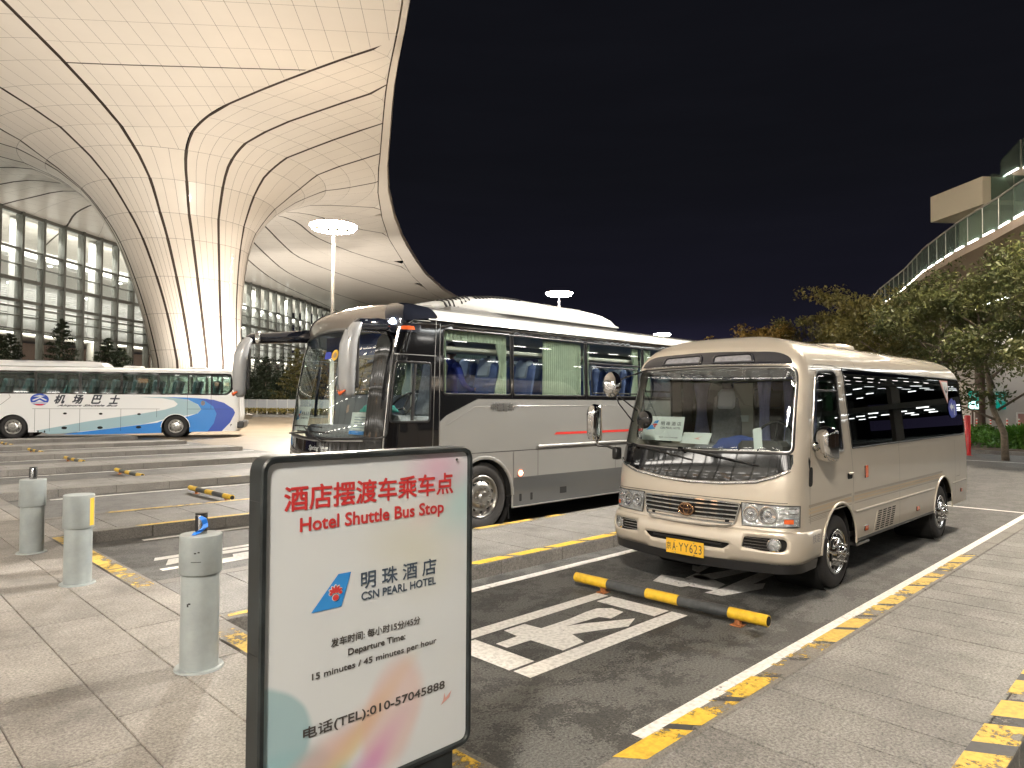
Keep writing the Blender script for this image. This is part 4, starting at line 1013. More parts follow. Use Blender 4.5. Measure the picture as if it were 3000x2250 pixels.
        if sg > 0:
            m = MB(); m.lathe([(.09, 0), (.085, .02), (0, .03)], 20, 'x', c=(-.24, yo-.25, 2.77), M_=None); m.build('lens', MAT['chrome'], arm, True)
    # wipers
    for (ya, za), (yb, zb) in (((.95, 1.37), (.10, 1.41)), ((-.25, 1.30), (.28, 1.48))):
        P_ = [sh.pt(sy(ya), za, .03), sh.pt(sy((ya+yb)/2), (za+zb)/2, .06), sh.pt(sy(yb), zb, .03)]
        m = MB(); m.tube(P_, [.016, .012, .009], 8); wp = m.build('wiper_arm', MAT['black'], root, True)
        Q_ = [sh.pt(sy(yb-.45), zb+.01, .015), sh.pt(sy(yb), zb+.015, .03), sh.pt(sy(yb+.45), zb+.01, .015)]
        m = MB(); m.tube(Q_, .010, 6); m.build('wiper_blade', MAT['rubber'], wp, True)
    # lower front
    for sg in (1, -1):
        hl = rpoly([(sy(sg*.62), .56), (sy(sg*1.18), .58), (sy(sg*1.22), .82), (sy(sg*.72), .78)], .04, 4)
        sh.patch('headlamp', hl if sg < 0 else hl[::-1], MAT['lamp_glass'], root, off=.01, step=.08, thick=.02)
    sh.patch('grille', rrect(sy(.55), .56, sy(-.55), .74, .04), MAT['dark'], root, off=.008, step=.1)
    sh.patch('front_bumper', rpoly([(-sx(.9), .27), (sx(.9), .27), (sx(.9), .50), (-sx(.9), .50)], .04, 3), MAT['coach_grey'], root, off=.03, step=.12, thick=.03)
    # rear lamps
    for sg in (1, -1):
        q = [(sg*(smax-1.1), .9), (sg*(smax-.95), .9), (sg*(smax-.95), 1.5), (sg*(smax-1.1), 1.5)]
        sh.patch('tail_lamp', q[::sg], MAT['red_print'], root, off=.01, step=.1)
    for X in (FW, RW):
        for sg in (1, -1): MB().lathe([(ar-.003, -1.24*sg), (ar-.003, -.6*sg), (0, -.6*sg)], 30, 'y', c=(X, 0, .47)).build('wheel_arch_liner', MAT['dark'], root)
    m = MB(); m.box(.4, -1.15, .32, 10.6, 1.15, .42); m.box(.8, -.4, .24, 10, .4, .34); m.box(1.8, -.95, .4, 2.05, .95, .55); m.box(7.2, -.95, .4, 7.5, .95, .55)
    m.build('chassis', MAT['dark'], root)
    m = MB(); m.box(2.52, -1.22, .12, 2.54, -.9, .45); m.build('mud_flap', MAT['black'], root)
    put_wheels(root, make_wheel(WR, .28, 'coach', WHEELC), [(FW, -1.22, WR-.01), (RW, -1.22, WR-.01), (FW, 1.22, WR-.01), (RW, 1.22, WR-.01)], .28)
    # saloon: floor, lining, seats, curtains, dashboard
    m = MB(); m.box(.35, -1.2, 1.20, 10.6, 1.2, 1.26); m.build('cabin_floor', MAT['dash'], root)
    m = MB(); m.box(.75, -1.12, 2.93, 10.5, 1.12, 2.95); m.build('headlining', MAT['trim_inner'], root)
    m = MB(); m.box(10.5, -1.15, 1.2, 10.54, 1.15, 2.9); m.build('rear_lining', MAT['tan_inner'], root)
    m = MB(); m.box(.42, -1.05, 1.25, .85, 1.05, 1.50, .08); m.box(.62, -1.05, 1.45, 1.0, -.15, 1.66, .08); m.build('dashboard', MAT['seat_grey'], root)
    m = MB(); mt_ = Matrix.Translation((1.02, -.62, 1.78)) @ Matrix.Rotation(radians(-50), 4, 'Y')
    m.tube([(.24*cos(a_), .24*sin(a_), 0) for a_ in [2*pi*i/30 for i in range(30)]], .015, 8, closed=True, M_=mt_)
    for a_ in (0, 2.1, 4.2): m.tube([(0, 0, -.04), (.23*cos(a_), .23*sin(a_), 0)], .012, 6, M_=mt_)
    m.build('steering_wheel', MAT['black'], root, True)
    for r_ in range(11):
        for y in ((-.92, -.46, .46, .92) if r_ else (-.92, -.46)):
            a_, b_ = seat_mb(1.75+r_*.80, y, 1.26, .44, .80)
            s_ = a_.build('seat', MAT['seat_blue'], root, angle=40); b_.build('head_cover', MAT['seat_head'], s_, angle=40)
    a_, b_ = seat_mb(.98, -.62, 1.2, .5, .85); a_.build('driver_seat', MAT['seat_grey'], root, angle=40)
    for x0, x1, f_, tie, ga in ((1.26, 1.36, 3, 0, 0), (2.28, 2.52, 5, .45, 1), (3.34, 4.12, 16, .0, .5), (4.06, 4.26, 4, .4, 1), (4.36, 4.5, 3, .3, 0), (5.7, 5.9, 4, .4, 1), (6.0, 6.3, 5, 0, 0), (7.1, 7.5, 6, 0, 0), (8.6, 9.1, 7, 0, 0)):
        for sg in (-1, 1):
            V_, F_ = ribs_curtain(x0, x1, sg*1.15, 1.95, 2.82, f_, .02, tie, ga)
            m = MB(); m.add(V_, F_); m.build('curtain', MAT['curtain_green'], root, True)
    V_, F_ = ribs_curtain(1.27, 2.5, -1.16, 2.70, 2.84, 18, .012); m = MB(); m.add(V_, F_); m.build('pelmet', MAT['curtain_green'], root, True)
    for sg in (1, -1):
        m = MB(); m.box(1.3, sg*.75, 2.55, 10.4, sg*1.12, 2.62, .02); m.build('luggage_rack', MAT['trim_inner'], root)
    m = MB(); m.box(.74, -.95, 2.50, .77, .95, 2.80); m.build('sun_visor', MAT['blue_cloth'], root)
    sh.patch('windscreen_sticker', rrect(sy(.05), 2.42, sy(-.10), 2.52, .01, 2), MAT['sticker_blue'], root, off=.004, step=.2)
    st = sh.patch('windscreen_sticker', [(sy(-.20)+x, 2.47+y) for x, y in disc(.075, 20)], MAT['plate_yellow'], root, off=.004, step=.2)
    sh.patch('sticker_face', [(sy(-.20)+x, 2.47+y) for x, y in disc(.04, 16)], MAT['tan_inner'], st, off=.006, step=.2)
    # bar across the driver's side window reflections: partition rail behind the driver
    m = MB(); m.tube([(1.50, -1.1, 1.95), (1.5, -.2, 1.95)], .02, 8); m.tube([(1.5, -.2, 1.26), (1.5, -.2, 2.93)], .02, 8); m.build('handrail', MAT['satin'], root)
    for xx in (2.0, 5.0, 8.0):
        l = bpy.data.lights.new('saloon_light', 'AREA'); l.shape = 'RECTANGLE'; l.size = 2.4; l.size_y = .3; l.energy = 16; l.color = (.72, .84, 1)
        o = bpy.data.objects.new('saloon_light', l); COL.objects.link(o); o.parent = root; o.location = (xx, 0, 2.9)
    return root, sh

# ------------------------------------------------------------------ white and blue shuttle bus
MAT['bus_white'] = paint('bus white paint', (.82, .83, .83), .0, .35)
MAT['swoosh_pale'] = M('pale blue livery', (.34, .50, .56), .3, coat=.6)
MAT['swoosh_blue'] = M('blue livery', (.02, .22, .66), .3, coat=.6)
MAT['swoosh_deep'] = M('deep blue livery', (.012, .06, .42), .3, coat=.6)
MAT['glass_bus'] = glass('green bus glass', (.42, .55, .52), 1.6)
MAT['bus_seat'] = M('bus seat', (.12, .22, .25), .8)
def build_shuttle():
    root = thing('shuttle_bus', 'white airport shuttle bus with blue swoosh livery, standing across the far left', 'bus', (0, 0, 0))
    fw, rw = Vector((6.53, 39.26)), Vector((12.59, 36.04)); d = (rw-fw).normalized(); nrm_ = Vector((-d.y, d.x))
    FW, RW = 2.6, 8.85; k = (rw-fw).length/(RW-FW)
    o = fw-d*FW*k+nrm_*1.22*k
    root.location = (o.x, o.y, 0); root.rotation_euler = (0, 0, atan2(d.y, d.x)); root.scale = (k, k, k)
    sh = Shell(11.65, 2.5, 3.12, 2.88, .16, .34, .3, .3, [(0, 0), (1.0, 0), (1.4, .03), (2.2, .22), (2.88, .5)], Xf=1.5, n=2.9, a=1.2, b=.7,
               rrake=[(0, .25), (.5, .08), (1.0, .0), (2.0, .06), (2.88, .22)], T=.9)
    sy, sx = sh.sy, sh.sx; smax = sh.smax-1e-3; vt = sh.zs+sh.T; z0 = .27; ar = .57
    arches = [[(sg*a_, b_) for a_, b_ in circ_hole(sx(X), .46, ar, z0)] for sg in (1, -1) for X in (FW, RW)]
    wins = [rrect(sx(a_), 1.96, sx(b_), 2.80, .04) for a_, b_ in ((.95, 1.9), (1.96, 3.36), (3.46, 5.02), (5.14, 6.62), (6.72, 8.08), (8.16, 9.32), (9.40, 10.28))]
    wins.append(rpoly([(sx(10.36), 1.96), (sx(10.95), 1.96), (sx(11.2), 2.2), (sx(11.2), 2.80), (sx(10.36), 2.80)], [.04, .1, .15, .1, .04], 4))
    ws = rpoly([(sy(1.15), 1.2), (sy(-1.15), 1.2), (sy(-1.12), 2.7), (sy(1.12), 2.7)], .1, 4)
    allw = [[(sg*a_, b_) for a_, b_ in w_] for sg in (1, -1) for w_ in wins]
    body = sh.patch('body', [(-smax, z0), (smax, z0), (smax, vt), (-smax, vt)], MAT['bus_white'], root, holes=[ws]+allw+arches, step=.22)
    sh.patch('windscreen', ws, MAT['glass_bus'], root, off=-.004, step=.25)
    for sg in (1, -1):
        ow = [[(sg*a_, b_) for a_, b_ in w_] for w_ in wins]
        band = rpoly([(sx(.8), 1.90), (sx(11.0), 1.90), (sx(11.32), 2.16), (sx(11.3), 2.88), (sx(.8), 2.88)], [.02, .1, .2, .1, .02], 4)
        sh.patch('window_band', [(sg*a_, b_) for a_, b_ in band][::sg], MAT['black_gloss'], root, off=.003, holes=ow, step=.25)
        for w_ in ow: sh.patch('side_window', w_[::sg], MAT['glass_bus'], root, off=-.002, step=.4)
    A_ = []
    def cv(px, py):
        x = FW+(px-82)/(188.0-5*(px-82)/1143); g = 686-20*(px-82)/1143; return (sx(x), (g-py)/(165.0-10*(px-82)/1143))
    def liv(nm, pts, mat, off, sg=1): return sh.patch(nm, [cv(*p) for p in pts], mat, root, off=off, holes=arches[:2], step=.16)
    liv('livery_stripe', [(240, 628), (600, 560), (1000, 500), (1150, 474), (1220, 452), (1240, 435), (1210, 410), (1130, 396), (960, 388), (1150, 387), (1300, 400), (1380, 432), (1412, 470), (1380, 500), (1150, 540), (1000, 575), (700, 615), (430, 645), (330, 650)][::-1], MAT['swoosh_pale'], .003)
    liv('livery_stripe', [(430, 650), (800, 603), (1090, 565), (1150, 545), (1320, 518), (1385, 498), (1412, 470), (1385, 435), (1310, 402), (1150, 387), (1300, 389), (1450, 397), (1560, 418), (1650, 465), (1662, 490), (1630, 560), (1565, 620), (1300, 628), (1000, 640), (560, 652)], MAT['swoosh_blue'], .005)
    liv('livery_stripe', [(1380, 396), (1500, 403), (1580, 424), (1650, 465), (1662, 490), (1630, 560), (1565, 620), (1460, 622), (1505, 565), (1525, 500), (1500, 450), (1440, 412)][::-1], MAT['swoosh_deep'], .007)
    def tf(px, py, off): s0, v0 = cv(px, py); return sh.fn(s0, v0, off)
    for ch, px in (('机', 402), ('场', 528), ('巴', 660), ('士', 785)):
        text('lettering', ch, .40, .37, MAT['text_dark'], root, tf(px, 407, .012), .0, shear=.35, fat=.016)
    text('lettering', 'Airport Shuttle Bus', 2.3, .10, MAT['text_dark'], root, tf(598, 452, .012), .0, shear=.5, fat=.006)
    f = tf(263, 412, .006); em_ = flat2('emblem', disc(.345, 30, ry=.255), MAT['swoosh_deep'], root, f); f2 = tf(263, 412, .009)
    for pg in ([(-.28, -.02), (.02, .12), (.28, -.02), (.22, -.05), (.02, .06), (-.22, -.05)], [(-.16, -.10), (0, -.01), (.16, -.10)], [(-.24, .13), (.0, .19), (.12, .16), (.22, .17), (.1, .12), (-.05, .12)]):
        flat2('emblem_mark', pg, MAT['paper'], em_, f2)
    flat2('emblem_mark', [(-.3, -.12), (.3, -.12), (.25, -.17), (-.25, -.17)], MAT['paper'], em_, f2)
    flat2('emblem_mark', [(-.2, -.19), (.2, -.19), (.1, -.25), (-.1, -.25)], MAT['red_print'], em_, f2)
    sm = MB()
    for ln in ([(sx(3.3), 1.27), (sx(8.2), 1.27)], [(sx(3.4), 1.27), (sx(3.4), .3)], [(sx(3.95), 1.27), (sx(3.95), .3)], [(sx(5.08), 1.27), (sx(5.08), .3)], [(sx(6.66), 1.27), (sx(6.66), .3)], [(sx(8.08), 1.27), (sx(8.08), .9)], [(sx(9.32), 1.9), (sx(9.32), .3)], [(sx(10.3), 1.9), (sx(10.3), 1.27)], [(sx(9.3), 1.27), (sx(11.2), 1.27)], [(sx(2.05), 1.35), (sx(2.5), 1.75), (sx(2.2), 2.5)]):
        sh.ribbon('', ln, .012, None, None, .009, mb=sm)
    sm.build('panel_gap', MAT['gasket'], body)
    for px in (440, 690, 962): flat2('locker_latch', disc(.075, 14, ry=.045), MAT['dark'], root, tf(px, 507, .009))
    for px, py in ((437, 607), (687, 603), (960, 597)): flat2('locker_handle', disc(.11, 16, ry=.06), MAT['dark'], root, tf(px, py, .009))
    flat2('fuel_cap', disc(.09, 14, ry=.11), MAT['seat_grey'], root, tf(1423, 427, .010))
    for px in (257, 302): flat2('marker', disc(.03, 8, ry=.05), MAT['dark'], root, tf(px, 633, .009))
    text('lettering', '7', .1, .1, MAT['text_dark'], root, tf(1640, 577, .010), .03)
    V = []; F = []; sec = [(-.85, 0), (-.85, .12), (-.75, .24), (0, .27), (.75, .24), (.85, .12), (.85, 0)]
    for x, s_ in ((1.0, .2), (1.25, .85), (1.6, 1), (5.4, 1), (5.8, .8), (5.9, .3)): V += [(x, y, 3.06+z*s_+.04) for y, z in sec]
    for j in range(5):
        for i in range(6): F.append((j*7+i, j*7+i+1, (j+1)*7+i+1, (j+1)*7+i))
    F.append(tuple(range(7))); F.append(tuple(reversed([35+i for i in range(7)])))
    m = MB(); m.add(V, F); ac = m.build('air_conditioner', MAT['bus_white'], root, angle=35)
    for i in range(3): MB().box(2.4+i*.75, -.84, 3.335, 2.95+i*.75, -.70, 3.35).build('vent_slot', MAT['seat_grey'], ac)
    for x in (6.9, 9.6): MB().box(x-.4, -.35, 3.08, x+.4, .35, 3.2, .06).build('roof_hatch', MAT['bus_white'], root)
    MB().box(11.38, -1.2, .40, 11.7, 1.2, .72, .05).build('rear_bumper', MAT['black'], root)
    for X in (FW, RW):
        a_ = [(sx(X)+(ar+.01)*cos(pi*i/20), .46+(ar+.01)*sin(pi*i/20)) for i in range(21)]
        sh.ribbon('arch_lip', a_, .03, MAT['bus_white'], body, .0, height=.012, step=.1)
    for X in (FW, RW): MB().lathe([(ar-.003, -1.24), (ar-.003, -.6), (0, -.6)], 26, 'y', c=(X, 0, .46)).build('wheel_arch_liner', MAT['dark'], root)
    MB().box(.4, -1.15, .30, 11.2, 1.15, .42).build('chassis', MAT['dark'], root)
    MB().box(3.2, -1.22, .12, 3.22, -.8, .5).build('mud_flap', MAT['black'], root)
    MB().box(8.0, -.9, .2, 8.3, .9, .34).build('axle', MAT['dark'], root)
    put_wheels(root, make_wheel(.50, .28, 'coach', WHEELC), [(FW, -1.2, .5), (RW, -1.2, .5), (FW, 1.2, .5), (RW, 1.2, .5)], .28)
    MB().box(.4, -1.2, 1.2, 11.2, 1.2, 1.26).build('cabin_floor', MAT['dash'], root)
    for r_ in range(11):
        for y in (-.92, -.46, .46, .92):
            a_, b_ = seat_mb(1.6+r_*.82, y, 1.26, .44, .86)
            s_ = a_.build('seat', MAT['bus_seat'], root); b_.build('head_cover', MAT['seat_cover'], s_)
    return root

def build_person():
    """staff member standing in the aisle of the coach, turned towards the rear"""
    root = thing('person', 'person in blue uniform standing inside the grey coach, seen through its first side window', 'person', (6.66, 8.02, 1.04))
    root.scale = (.96, .96, .96)
    sk = [((0, 0, .92), .12), ((-.01, 0, 1.08), .125), ((0, 0, 1.28), .14), ((.01, 0, 1.42), .10), ((.02, 0, 1.50), .055),
          ((0, -.09, .86), .085), ((.03, -.11, .48), .062), ((0, -.11, .08), .045), ((.14, -.12, .04), .038),
          ((0, .09, .86), .085), ((-.02, .11, .48), .062), ((-.04, .11, .08), .045), ((.10, .12, .04), .038),
          ((0, -.20, 1.38), .062), ((.05, -.27, 1.12), .044), ((.24, -.22, 1.02), .034), ((.33, -.21, 1.03), .028),
          ((0, .20, 1.38), .062), ((.02, .27, 1.12), .044), ((.12, .26, .90), .034), ((.16, .25, .83), .028)]
    E = [(0, 1), (1, 2), (2, 3), (3, 4), (0, 5), (5, 6), (6, 7), (7, 8), (0, 9), (9, 10), (10, 11), (11, 12), (3, 13), (13, 14), (14, 15), (15, 16), (3, 17), (17, 18), (18, 19), (19, 20)]
    def skin(name, pts, edges, mat, parent, sub=1):
        me = bpy.data.meshes.new(name); me.from_pydata([p[0] for p in pts], edges, []); o = bpy.data.objects.new(name, me); COL.objects.link(o)
        md = o.modifiers.new('skin', 'SKIN'); md.use_smooth_shade = True; layer = me.skin_vertices[0] if me.skin_vertices else None
        for v, p in zip(layer.data, pts): v.radius = (p[1], p[1])
        layer.data[0].use_root = True
        s_ = o.modifiers.new('sub', 'SUBSURF'); s_.levels = sub; s_.render_levels = sub
        me.materials.append(mat); o.parent = parent; return o
    MAT['uniform'] = M('blue uniform', (.02, .04, .30), .8); MAT['skin'] = M('skin', (.42, .25, .18), .55); MAT['hair'] = M('black hair', (.012, .010, .009), .5)
    skin('body', sk, E, MAT['uniform'], root, 2)
    # head with nose, ears, eyes, mouth
    h = MB(); V = []; F = []; c = Vector((.04, 0, 1.62))
    n, m_ = 20, 14
    for j in range(m_+1):
        ph = pi*j/m_
        for i in range(n):
            a_ = 2*pi*i/n; x, y, z = sin(ph)*cos(a_)*.092, sin(ph)*sin(a_)*.074, cos(ph)*.118
            if z < 0: x *= 1-.25*(-z/.118); y *= 1-.35*(-z/.118)
            if cos(a_) > .93 and abs(z+.012) < .03: x += .018
            V.append(c+Vector((x, y, z)))
    for j in range(m_):
        for i in range(n): F.append((j*n+i, (j+1)*n+i, (j+1)*n+(i+1) % n, j*n+(i+1) % n))
    h.add(V, F); h.tube([(.02, 0, 1.44), (.03, 0, 1.56)], .05, 12)
    hd = h.build('head', MAT['skin'], root, True)
    for s_ in (1, -1):
        MB().lathe([(0, .012), (.02, .006), (.026, -.006)], 10, 'y', c=(.03, s_*.074, 1.62)).build('ear', MAT['skin'], hd, True)
        MB().lathe([(0, .006), (.009, .003), (.011, -.002)], 10, 'x', c=(.124, s_*.028, 1.635)).build('eye', MAT['hair'], hd, True)
    MB().tube([(.118, -.02, 1.565), (.124, 0, 1.562), (.118, .02, 1.565)], .005, 6).build('mouth', MAT['red_print'], hd, True)
    hr = MB(); V2 = [v+(v-c)*.12+Vector((-.006, 0, .006)) for v in V]
    F2 = [f for f in F if all((V[i]-c).z > .03 or ((V[i]-c).x < .015 and (V[i]-c).z > -.06) for i in f)]
    hr.add(V2, F2); hr.build('hair', MAT['hair'], root, True)
    for s_, hp in ((-1, Vector((.36, -.21, 1.03))), (1, Vector((.18, .25, .80)))):
        pts = [(hp, .030), (hp+Vector((.05, 0, -.01)), .033)]; ed = [(0, 1)]
        for k_, (oy, ln) in enumerate(((-.028, .06), (-.010, .07), (.010, .066), (.027, .052))):
            b0 = len(pts); pts += [(hp+Vector((.075, oy, -.012)), .0095), (hp+Vector((.075+ln*.5, oy, -.026)), .0085), (hp+Vector((.075+ln*.75, oy, -.05)), .0075)]
            ed += [(1, b0), (b0, b0+1), (b0+1, b0+2)]
        b0 = len(pts); pts += [(hp+Vector((.03, -.035*s_, .01)), .011), (hp+Vector((.065, -.05*s_, .005)), .009)]; ed += [(0, b0), (b0, b0+1)]
        skin('hand', pts, ed, MAT['skin'], root, 1)
    return root

# ------------------------------------------------------------------ ground, bays, islands
PX = 2.30            # kerb line of the pavement
def ground():
    setp(MB().quad((-400, -400, 0), (900, -400, 0), (900, 900, 0), (-400, 900, 0)).build('road', MAT['asphalt']), kind='structure')
    # apron beyond the bays, coloured beige for the warm lamp light on it
    m = M('lamp-warmed apron', (.17, .135, .092), .55, var=(.5, .25), bump=(20, .3, .004))
    q = MB(); q.add([(11.6, 17, .004), (70, 17, .004), (110, 140, .004), (12, 150, .004)], [(0, 1, 2, 3)])
    setp(q.build('driveway', m), kind='structure')
    # pavement: bed with slabs laid on it
    bed = setp(MB().box(-40, -30, -.2, PX-.001, 60, .135).build('pavement', MAT['joint']), kind='structure')
    rng = random.Random(3); base = {}
    def slab(x0, y0, x1, y1, mat='granite', par=bed, z=.15, nm='paving_slab', b=.004):
        w_, d_ = round(x1-x0, 3), round(y1-y0, 3); key = (w_, d_, mat, b, nm)
        if key not in base:
            base[key] = MB().box(-w_/2, -d_/2, -.05, w_/2, d_/2, 0, b).build(nm, MAT[mat]).data
            bpy.data.objects.remove(bpy.data.objects[-1]) if False else None
            for o in list(bpy.data.objects):
                if o.data == base[key]: bpy.data.objects.remove(o)
        o = link(nm, base[key], None, par); o.location = ((x0+x1)/2, (y0+y1)/2, z+rng.uniform(-.0012, .0012)); return o
    g = .0032
    xs = [-.71, -.235, .24, .722, 1.186, 1.658, 2.08]
    off = {0: .3, 1: .8, 2: .1, 3: .62, 4: .0, 5: .5}
    for i in range(6):
        y = -2+off[i]; n = 0
        while y < 31:
            if y > 1.0:
                slab(xs[i]+g, y+g, xs[i+1]-g, y+1.03-g)
            y += 1.03
    big = MB()
    for i in range(6):
        big.box(xs[i]+g, -25, .10, xs[i+1]-g, .75, .149)
        big.box(xs[i]+g, 32.2, .10, xs[i+1]-g, 58, .149)
    setp(big.build('far_paving', MAT['granite'], bed), kind='stuff')
    setp(MB().box(-40, -29, .10, -.72, 58, .149).build('far_paving', MAT['granite'], bed), kind='stuff')
    # islands between the bays
    isl = [(.72, 2.07, 15.0), (5.46, 7.06, 14.9), (10.22, 11.85, 13.6), (15.45, 17.0, 12.6), (20.3, 21.9, 11.9), (25.3, 26.7, 11.1), (30.2, 31.6, 10.9), (35.1, 36.4, 10.5), (-4.2, -2.7, 15)]
    for n, (ya, yb, xe) in enumerate(isl):
        bd = setp(MB().box(PX+.0, ya+.02, -.1, xe-.02, yb-.02, .138).build('bay_island', MAT['joint']), kind='structure')
        # kerb stones along both flanks, 1 m each; a rounded end stone
        x = PX+.003
        while x < xe-.06:
            x1 = min(x+.995, xe)
            for (a_, b_) in ((ya, ya+.16), (yb-.16, yb)):
                kw = round(x1-x-.005, 3)
                key = ('k', kw)
                if key not in base:
                    base[key] = mesh('kerb_stone', *(lambda mb: (mb.V, mb.F))(MB().box(-kw/2, -.08, -.2, kw/2, .08, 0, .008)))
                    base[key].materials.append(MAT['kerb'])
                o = link('kerb_stone', base[key], None, bd); o.location = ((x+x1)/2, (a_+b_)/2, .150+rng.uniform(-.001, .002))
            x += .995
        o = setp(MB().box(xe-.02, ya, -.1, xe+.12, yb, .15, .03).build('kerb_stone', MAT['kerb'], bd))
        # cross slabs
        step = .36 if n in (0,) else .60 if n < 3 else 1.1
        x = PX+.004; wid = yb-ya-.33
        while x < xe-.1:
            x1 = min(x+step, xe-.03)
            slab(x, ya+.165, x1-.009, yb-.165, 'island', bd, .149, 'paving_slab', .003)
            x += step
    # pavement kerb stones along the heads of the bays
    ylist = sorted([(a_, b_) for a_, b_, _ in isl])
    edges = [(-2.70, .72), (2.07, 5.46), (7.06, 10.22), (11.85, 15.45), (17.0, 20.3), (21.9, 25.3), (26.7, 30.2), (31.6, 35.1)]
    for a_, b_ in edges:
        n = max(1, round((b_-a_)/.98)); L_ = (b_-a_)/n
        for i in range(n):
            o = MB().box(-.108, -L_/2+.003, -.2, .108, L_/2-.003, 0, .008).build('kerb_stone', MAT['kerb'], bed); o.location = (2.194, a_+L_*(i+.5), .150)
    for a_, b_, _ in isl:
        slab(2.088, a_+.004, 2.302, b_-.004, 'granite', bed, .149)
    return bed
bed = ground()

def paint_sheet(name, polys, mat, z, parent=None, nm=None, sub=None):
    mb = MB()
    for p in polys:
        n = len(p); ar = sum(p[i][0]*p[(i+1) % n][1]-p[(i+1) % n][0]*p[i][1] for i in range(n))
        if ar < 0: p = p[::-1]
        mb.add([(x, y, z) for x, y in p], [tuple(range(n))])
    return mb.build(name, mat, parent)
def strip(x0, y0, x1, y1): return [(x0, y0), (x1, y0), (x1, y1), (x0, y1)]
# white lane lines
for (y, x0, x1) in ((2.275, 3.27, 15.4), (5.17, 3.1, 15.3), (7.28, 3.2, 14.8), (9.98, 3.1, 14.8), (12.1, 3.2, 13.5), (15.10, 3.1, 13.5), (17.2, 3.2, 12.5), (20.02, 3.0, 12.5), (22.1, 3.2, 11.5), (25.02, 3.0, 11.5), (29.95, 3.0, 11)):
    setp(paint_sheet('lane_line', [strip(x0, y-.055, x1, y+.055)], MAT['white_paint'], .004), 'white painted line', None, None, 'structure')
setp(paint_sheet('lane_line', [strip(14.6, -1.6, 14.7, 5.1)], MAT['white_paint'], .008), kind='structure')
setp(paint_sheet('lane_line', [strip(27.0, -6, 27.12, 12)], MAT['white_paint'], .004), kind='structure')
for k in range(4):
    setp(paint_sheet('lane_line', [[(13+k*2.2, 20+k*2), (40+k*6, 24+k*5), (40+k*6, 24.25+k*5), (13+k*2.2, 20.2+k*2)]], MAT['white_paint'], .008), kind='structure')
# boxed character on the bay floor
road_mark = [[(3.44, 4.12), (5.42, 4.13), (5.42, 4.27), (3.60, 4.27)], [(5.19, 3.46), (5.42, 3.46), (5.42, 4.09), (5.19, 4.09)],
             [(3.44, 3.27), (5.42, 3.27), (5.42, 3.43), (3.44, 3.43)], [(3.43, 3.46), (3.68, 3.46), (3.68, 4.09), (3.43, 4.09)],
             [(3.73, 3.79), (3.98, 3.78), (3.99, 3.46), (4.25, 3.47), (4.32, 3.65), (4.63, 3.53), (4.80, 3.45), (5.02, 3.54), (4.61, 3.75), (4.44, 3.81), (4.83, 3.78), (4.87, 3.68), (5.10, 3.72), (5.12, 3.86), (5.02, 3.95), (4.86, 3.95), (4.60, 3.92), (4.25, 3.92), (4.23, 4.09), (3.99, 4.09), (3.97, 3.92), (3.73, 3.91)]]
for p in road_mark[:4]: setp(paint_sheet('road_marking', [p], MAT['white_paint'], .004), kind='structure')
setp(paint_sheet('road_marking', [road_mark[4]], MAT['white_paint'], .004), kind='structure')
for p in ([(6.20, 4.15), (6.50, 4.24), (6.54, 3.98), (6.85, 4.02), (6.62, 3.56), (6.33, 3.52), (6.29, 3.79), (6.20, 3.82)],
          [(6.19, 3.55), (6.47, 3.51), (7.5, 3.56), (7.56, 3.40), (6.84, 3.37), (6.97, 3.3), (6.74, 3.22), (6.2, 3.37)],
          [(6.64, 3.98), (7.27, 3.82), (7.36, 3.64), (6.63, 3.76)], [(7.18, 4.27), (7.42, 4.21), (7.21, 4.06), (6.86, 4.0), (6.92, 4.12)]):
    setp(paint_sheet('road_marking', [p], MAT['white_paint'], .004), kind='structure')
for p in ([(2.80, 8.62), (4.6, 8.72), (4.6, 8.80), (2.86, 8.78)], [(2.82, 8.30), (3.45, 8.44), (4.6, 8.50), (4.6, 8.64), (2.95, 8.60)], [(3.30, 7.98), (4.7, 8.1), (4.7, 8.42), (3.6, 8.36), (3.55, 8.22), (3.32, 8.2)], [(2.71, 8.06), (3.2, 8.08), (3.2, 8.18), (2.71, 8.17)]):
    setp(paint_sheet('road_marking', [p], MAT['white_paint'], .004), kind='structure')
# kerb paint: yellow with slanted black bars
def kerb_band(y0, y1, x0, x1, zt=.1535, per=.42, blk=.10, mat='yellow_paint', slant=.10, black=True):
    x = x0
    while x < x1:
        xa, xb = x, min(x+per-blk, x1)
        o = paint_sheet('kerb_paint', [[(xa+slant, y0), (xb+slant, y0), (xb, y1), (xa, y1)]], MAT[mat], zt, None); setp(o, kind='structure')
        if black:
            o = paint_sheet('kerb_paint', [[(xb+slant, y0), (xb+blk+slant, y0), (xb+blk, y1), (xb, y1)]], MAT['black_paint'], zt, None); setp(o, kind='structure')
        x += per
kerb_band(1.94, 2.07, 2.75, 4.2, per=.50, blk=.08)
kerb_band(1.94, 2.07, 4.2, 9.2, per=.45, blk=.07, mat='yellow_worn')
kerb_band(.72, .90, 2.5, 9.0, per=.42, blk=.14)
kerb_band(5.46, 5.59, 3.0, 12.5, per=.62, blk=.10, mat='yellow_solid')
kerb_band(6.96, 7.06, 5.6, 8.0, per=.62, blk=.09, mat='yellow_worn')
kerb_band(10.22, 10.33, 3.1, 13, per=5.0, blk=.0, black=False, mat='yellow_solid')
kerb_band(11.72, 11.85, 3.1, 9, per=5.0, blk=.0, black=False, mat='yellow_worn')
kerb_band(15.45, 15.54, 6.5, 12, per=5.0, blk=.0, black=False, mat='yellow_worn')
kerb_band(5.50, 5.57, 2.0, 3.0, per=1.2, blk=.0, black=False, mat='yellow_worn')
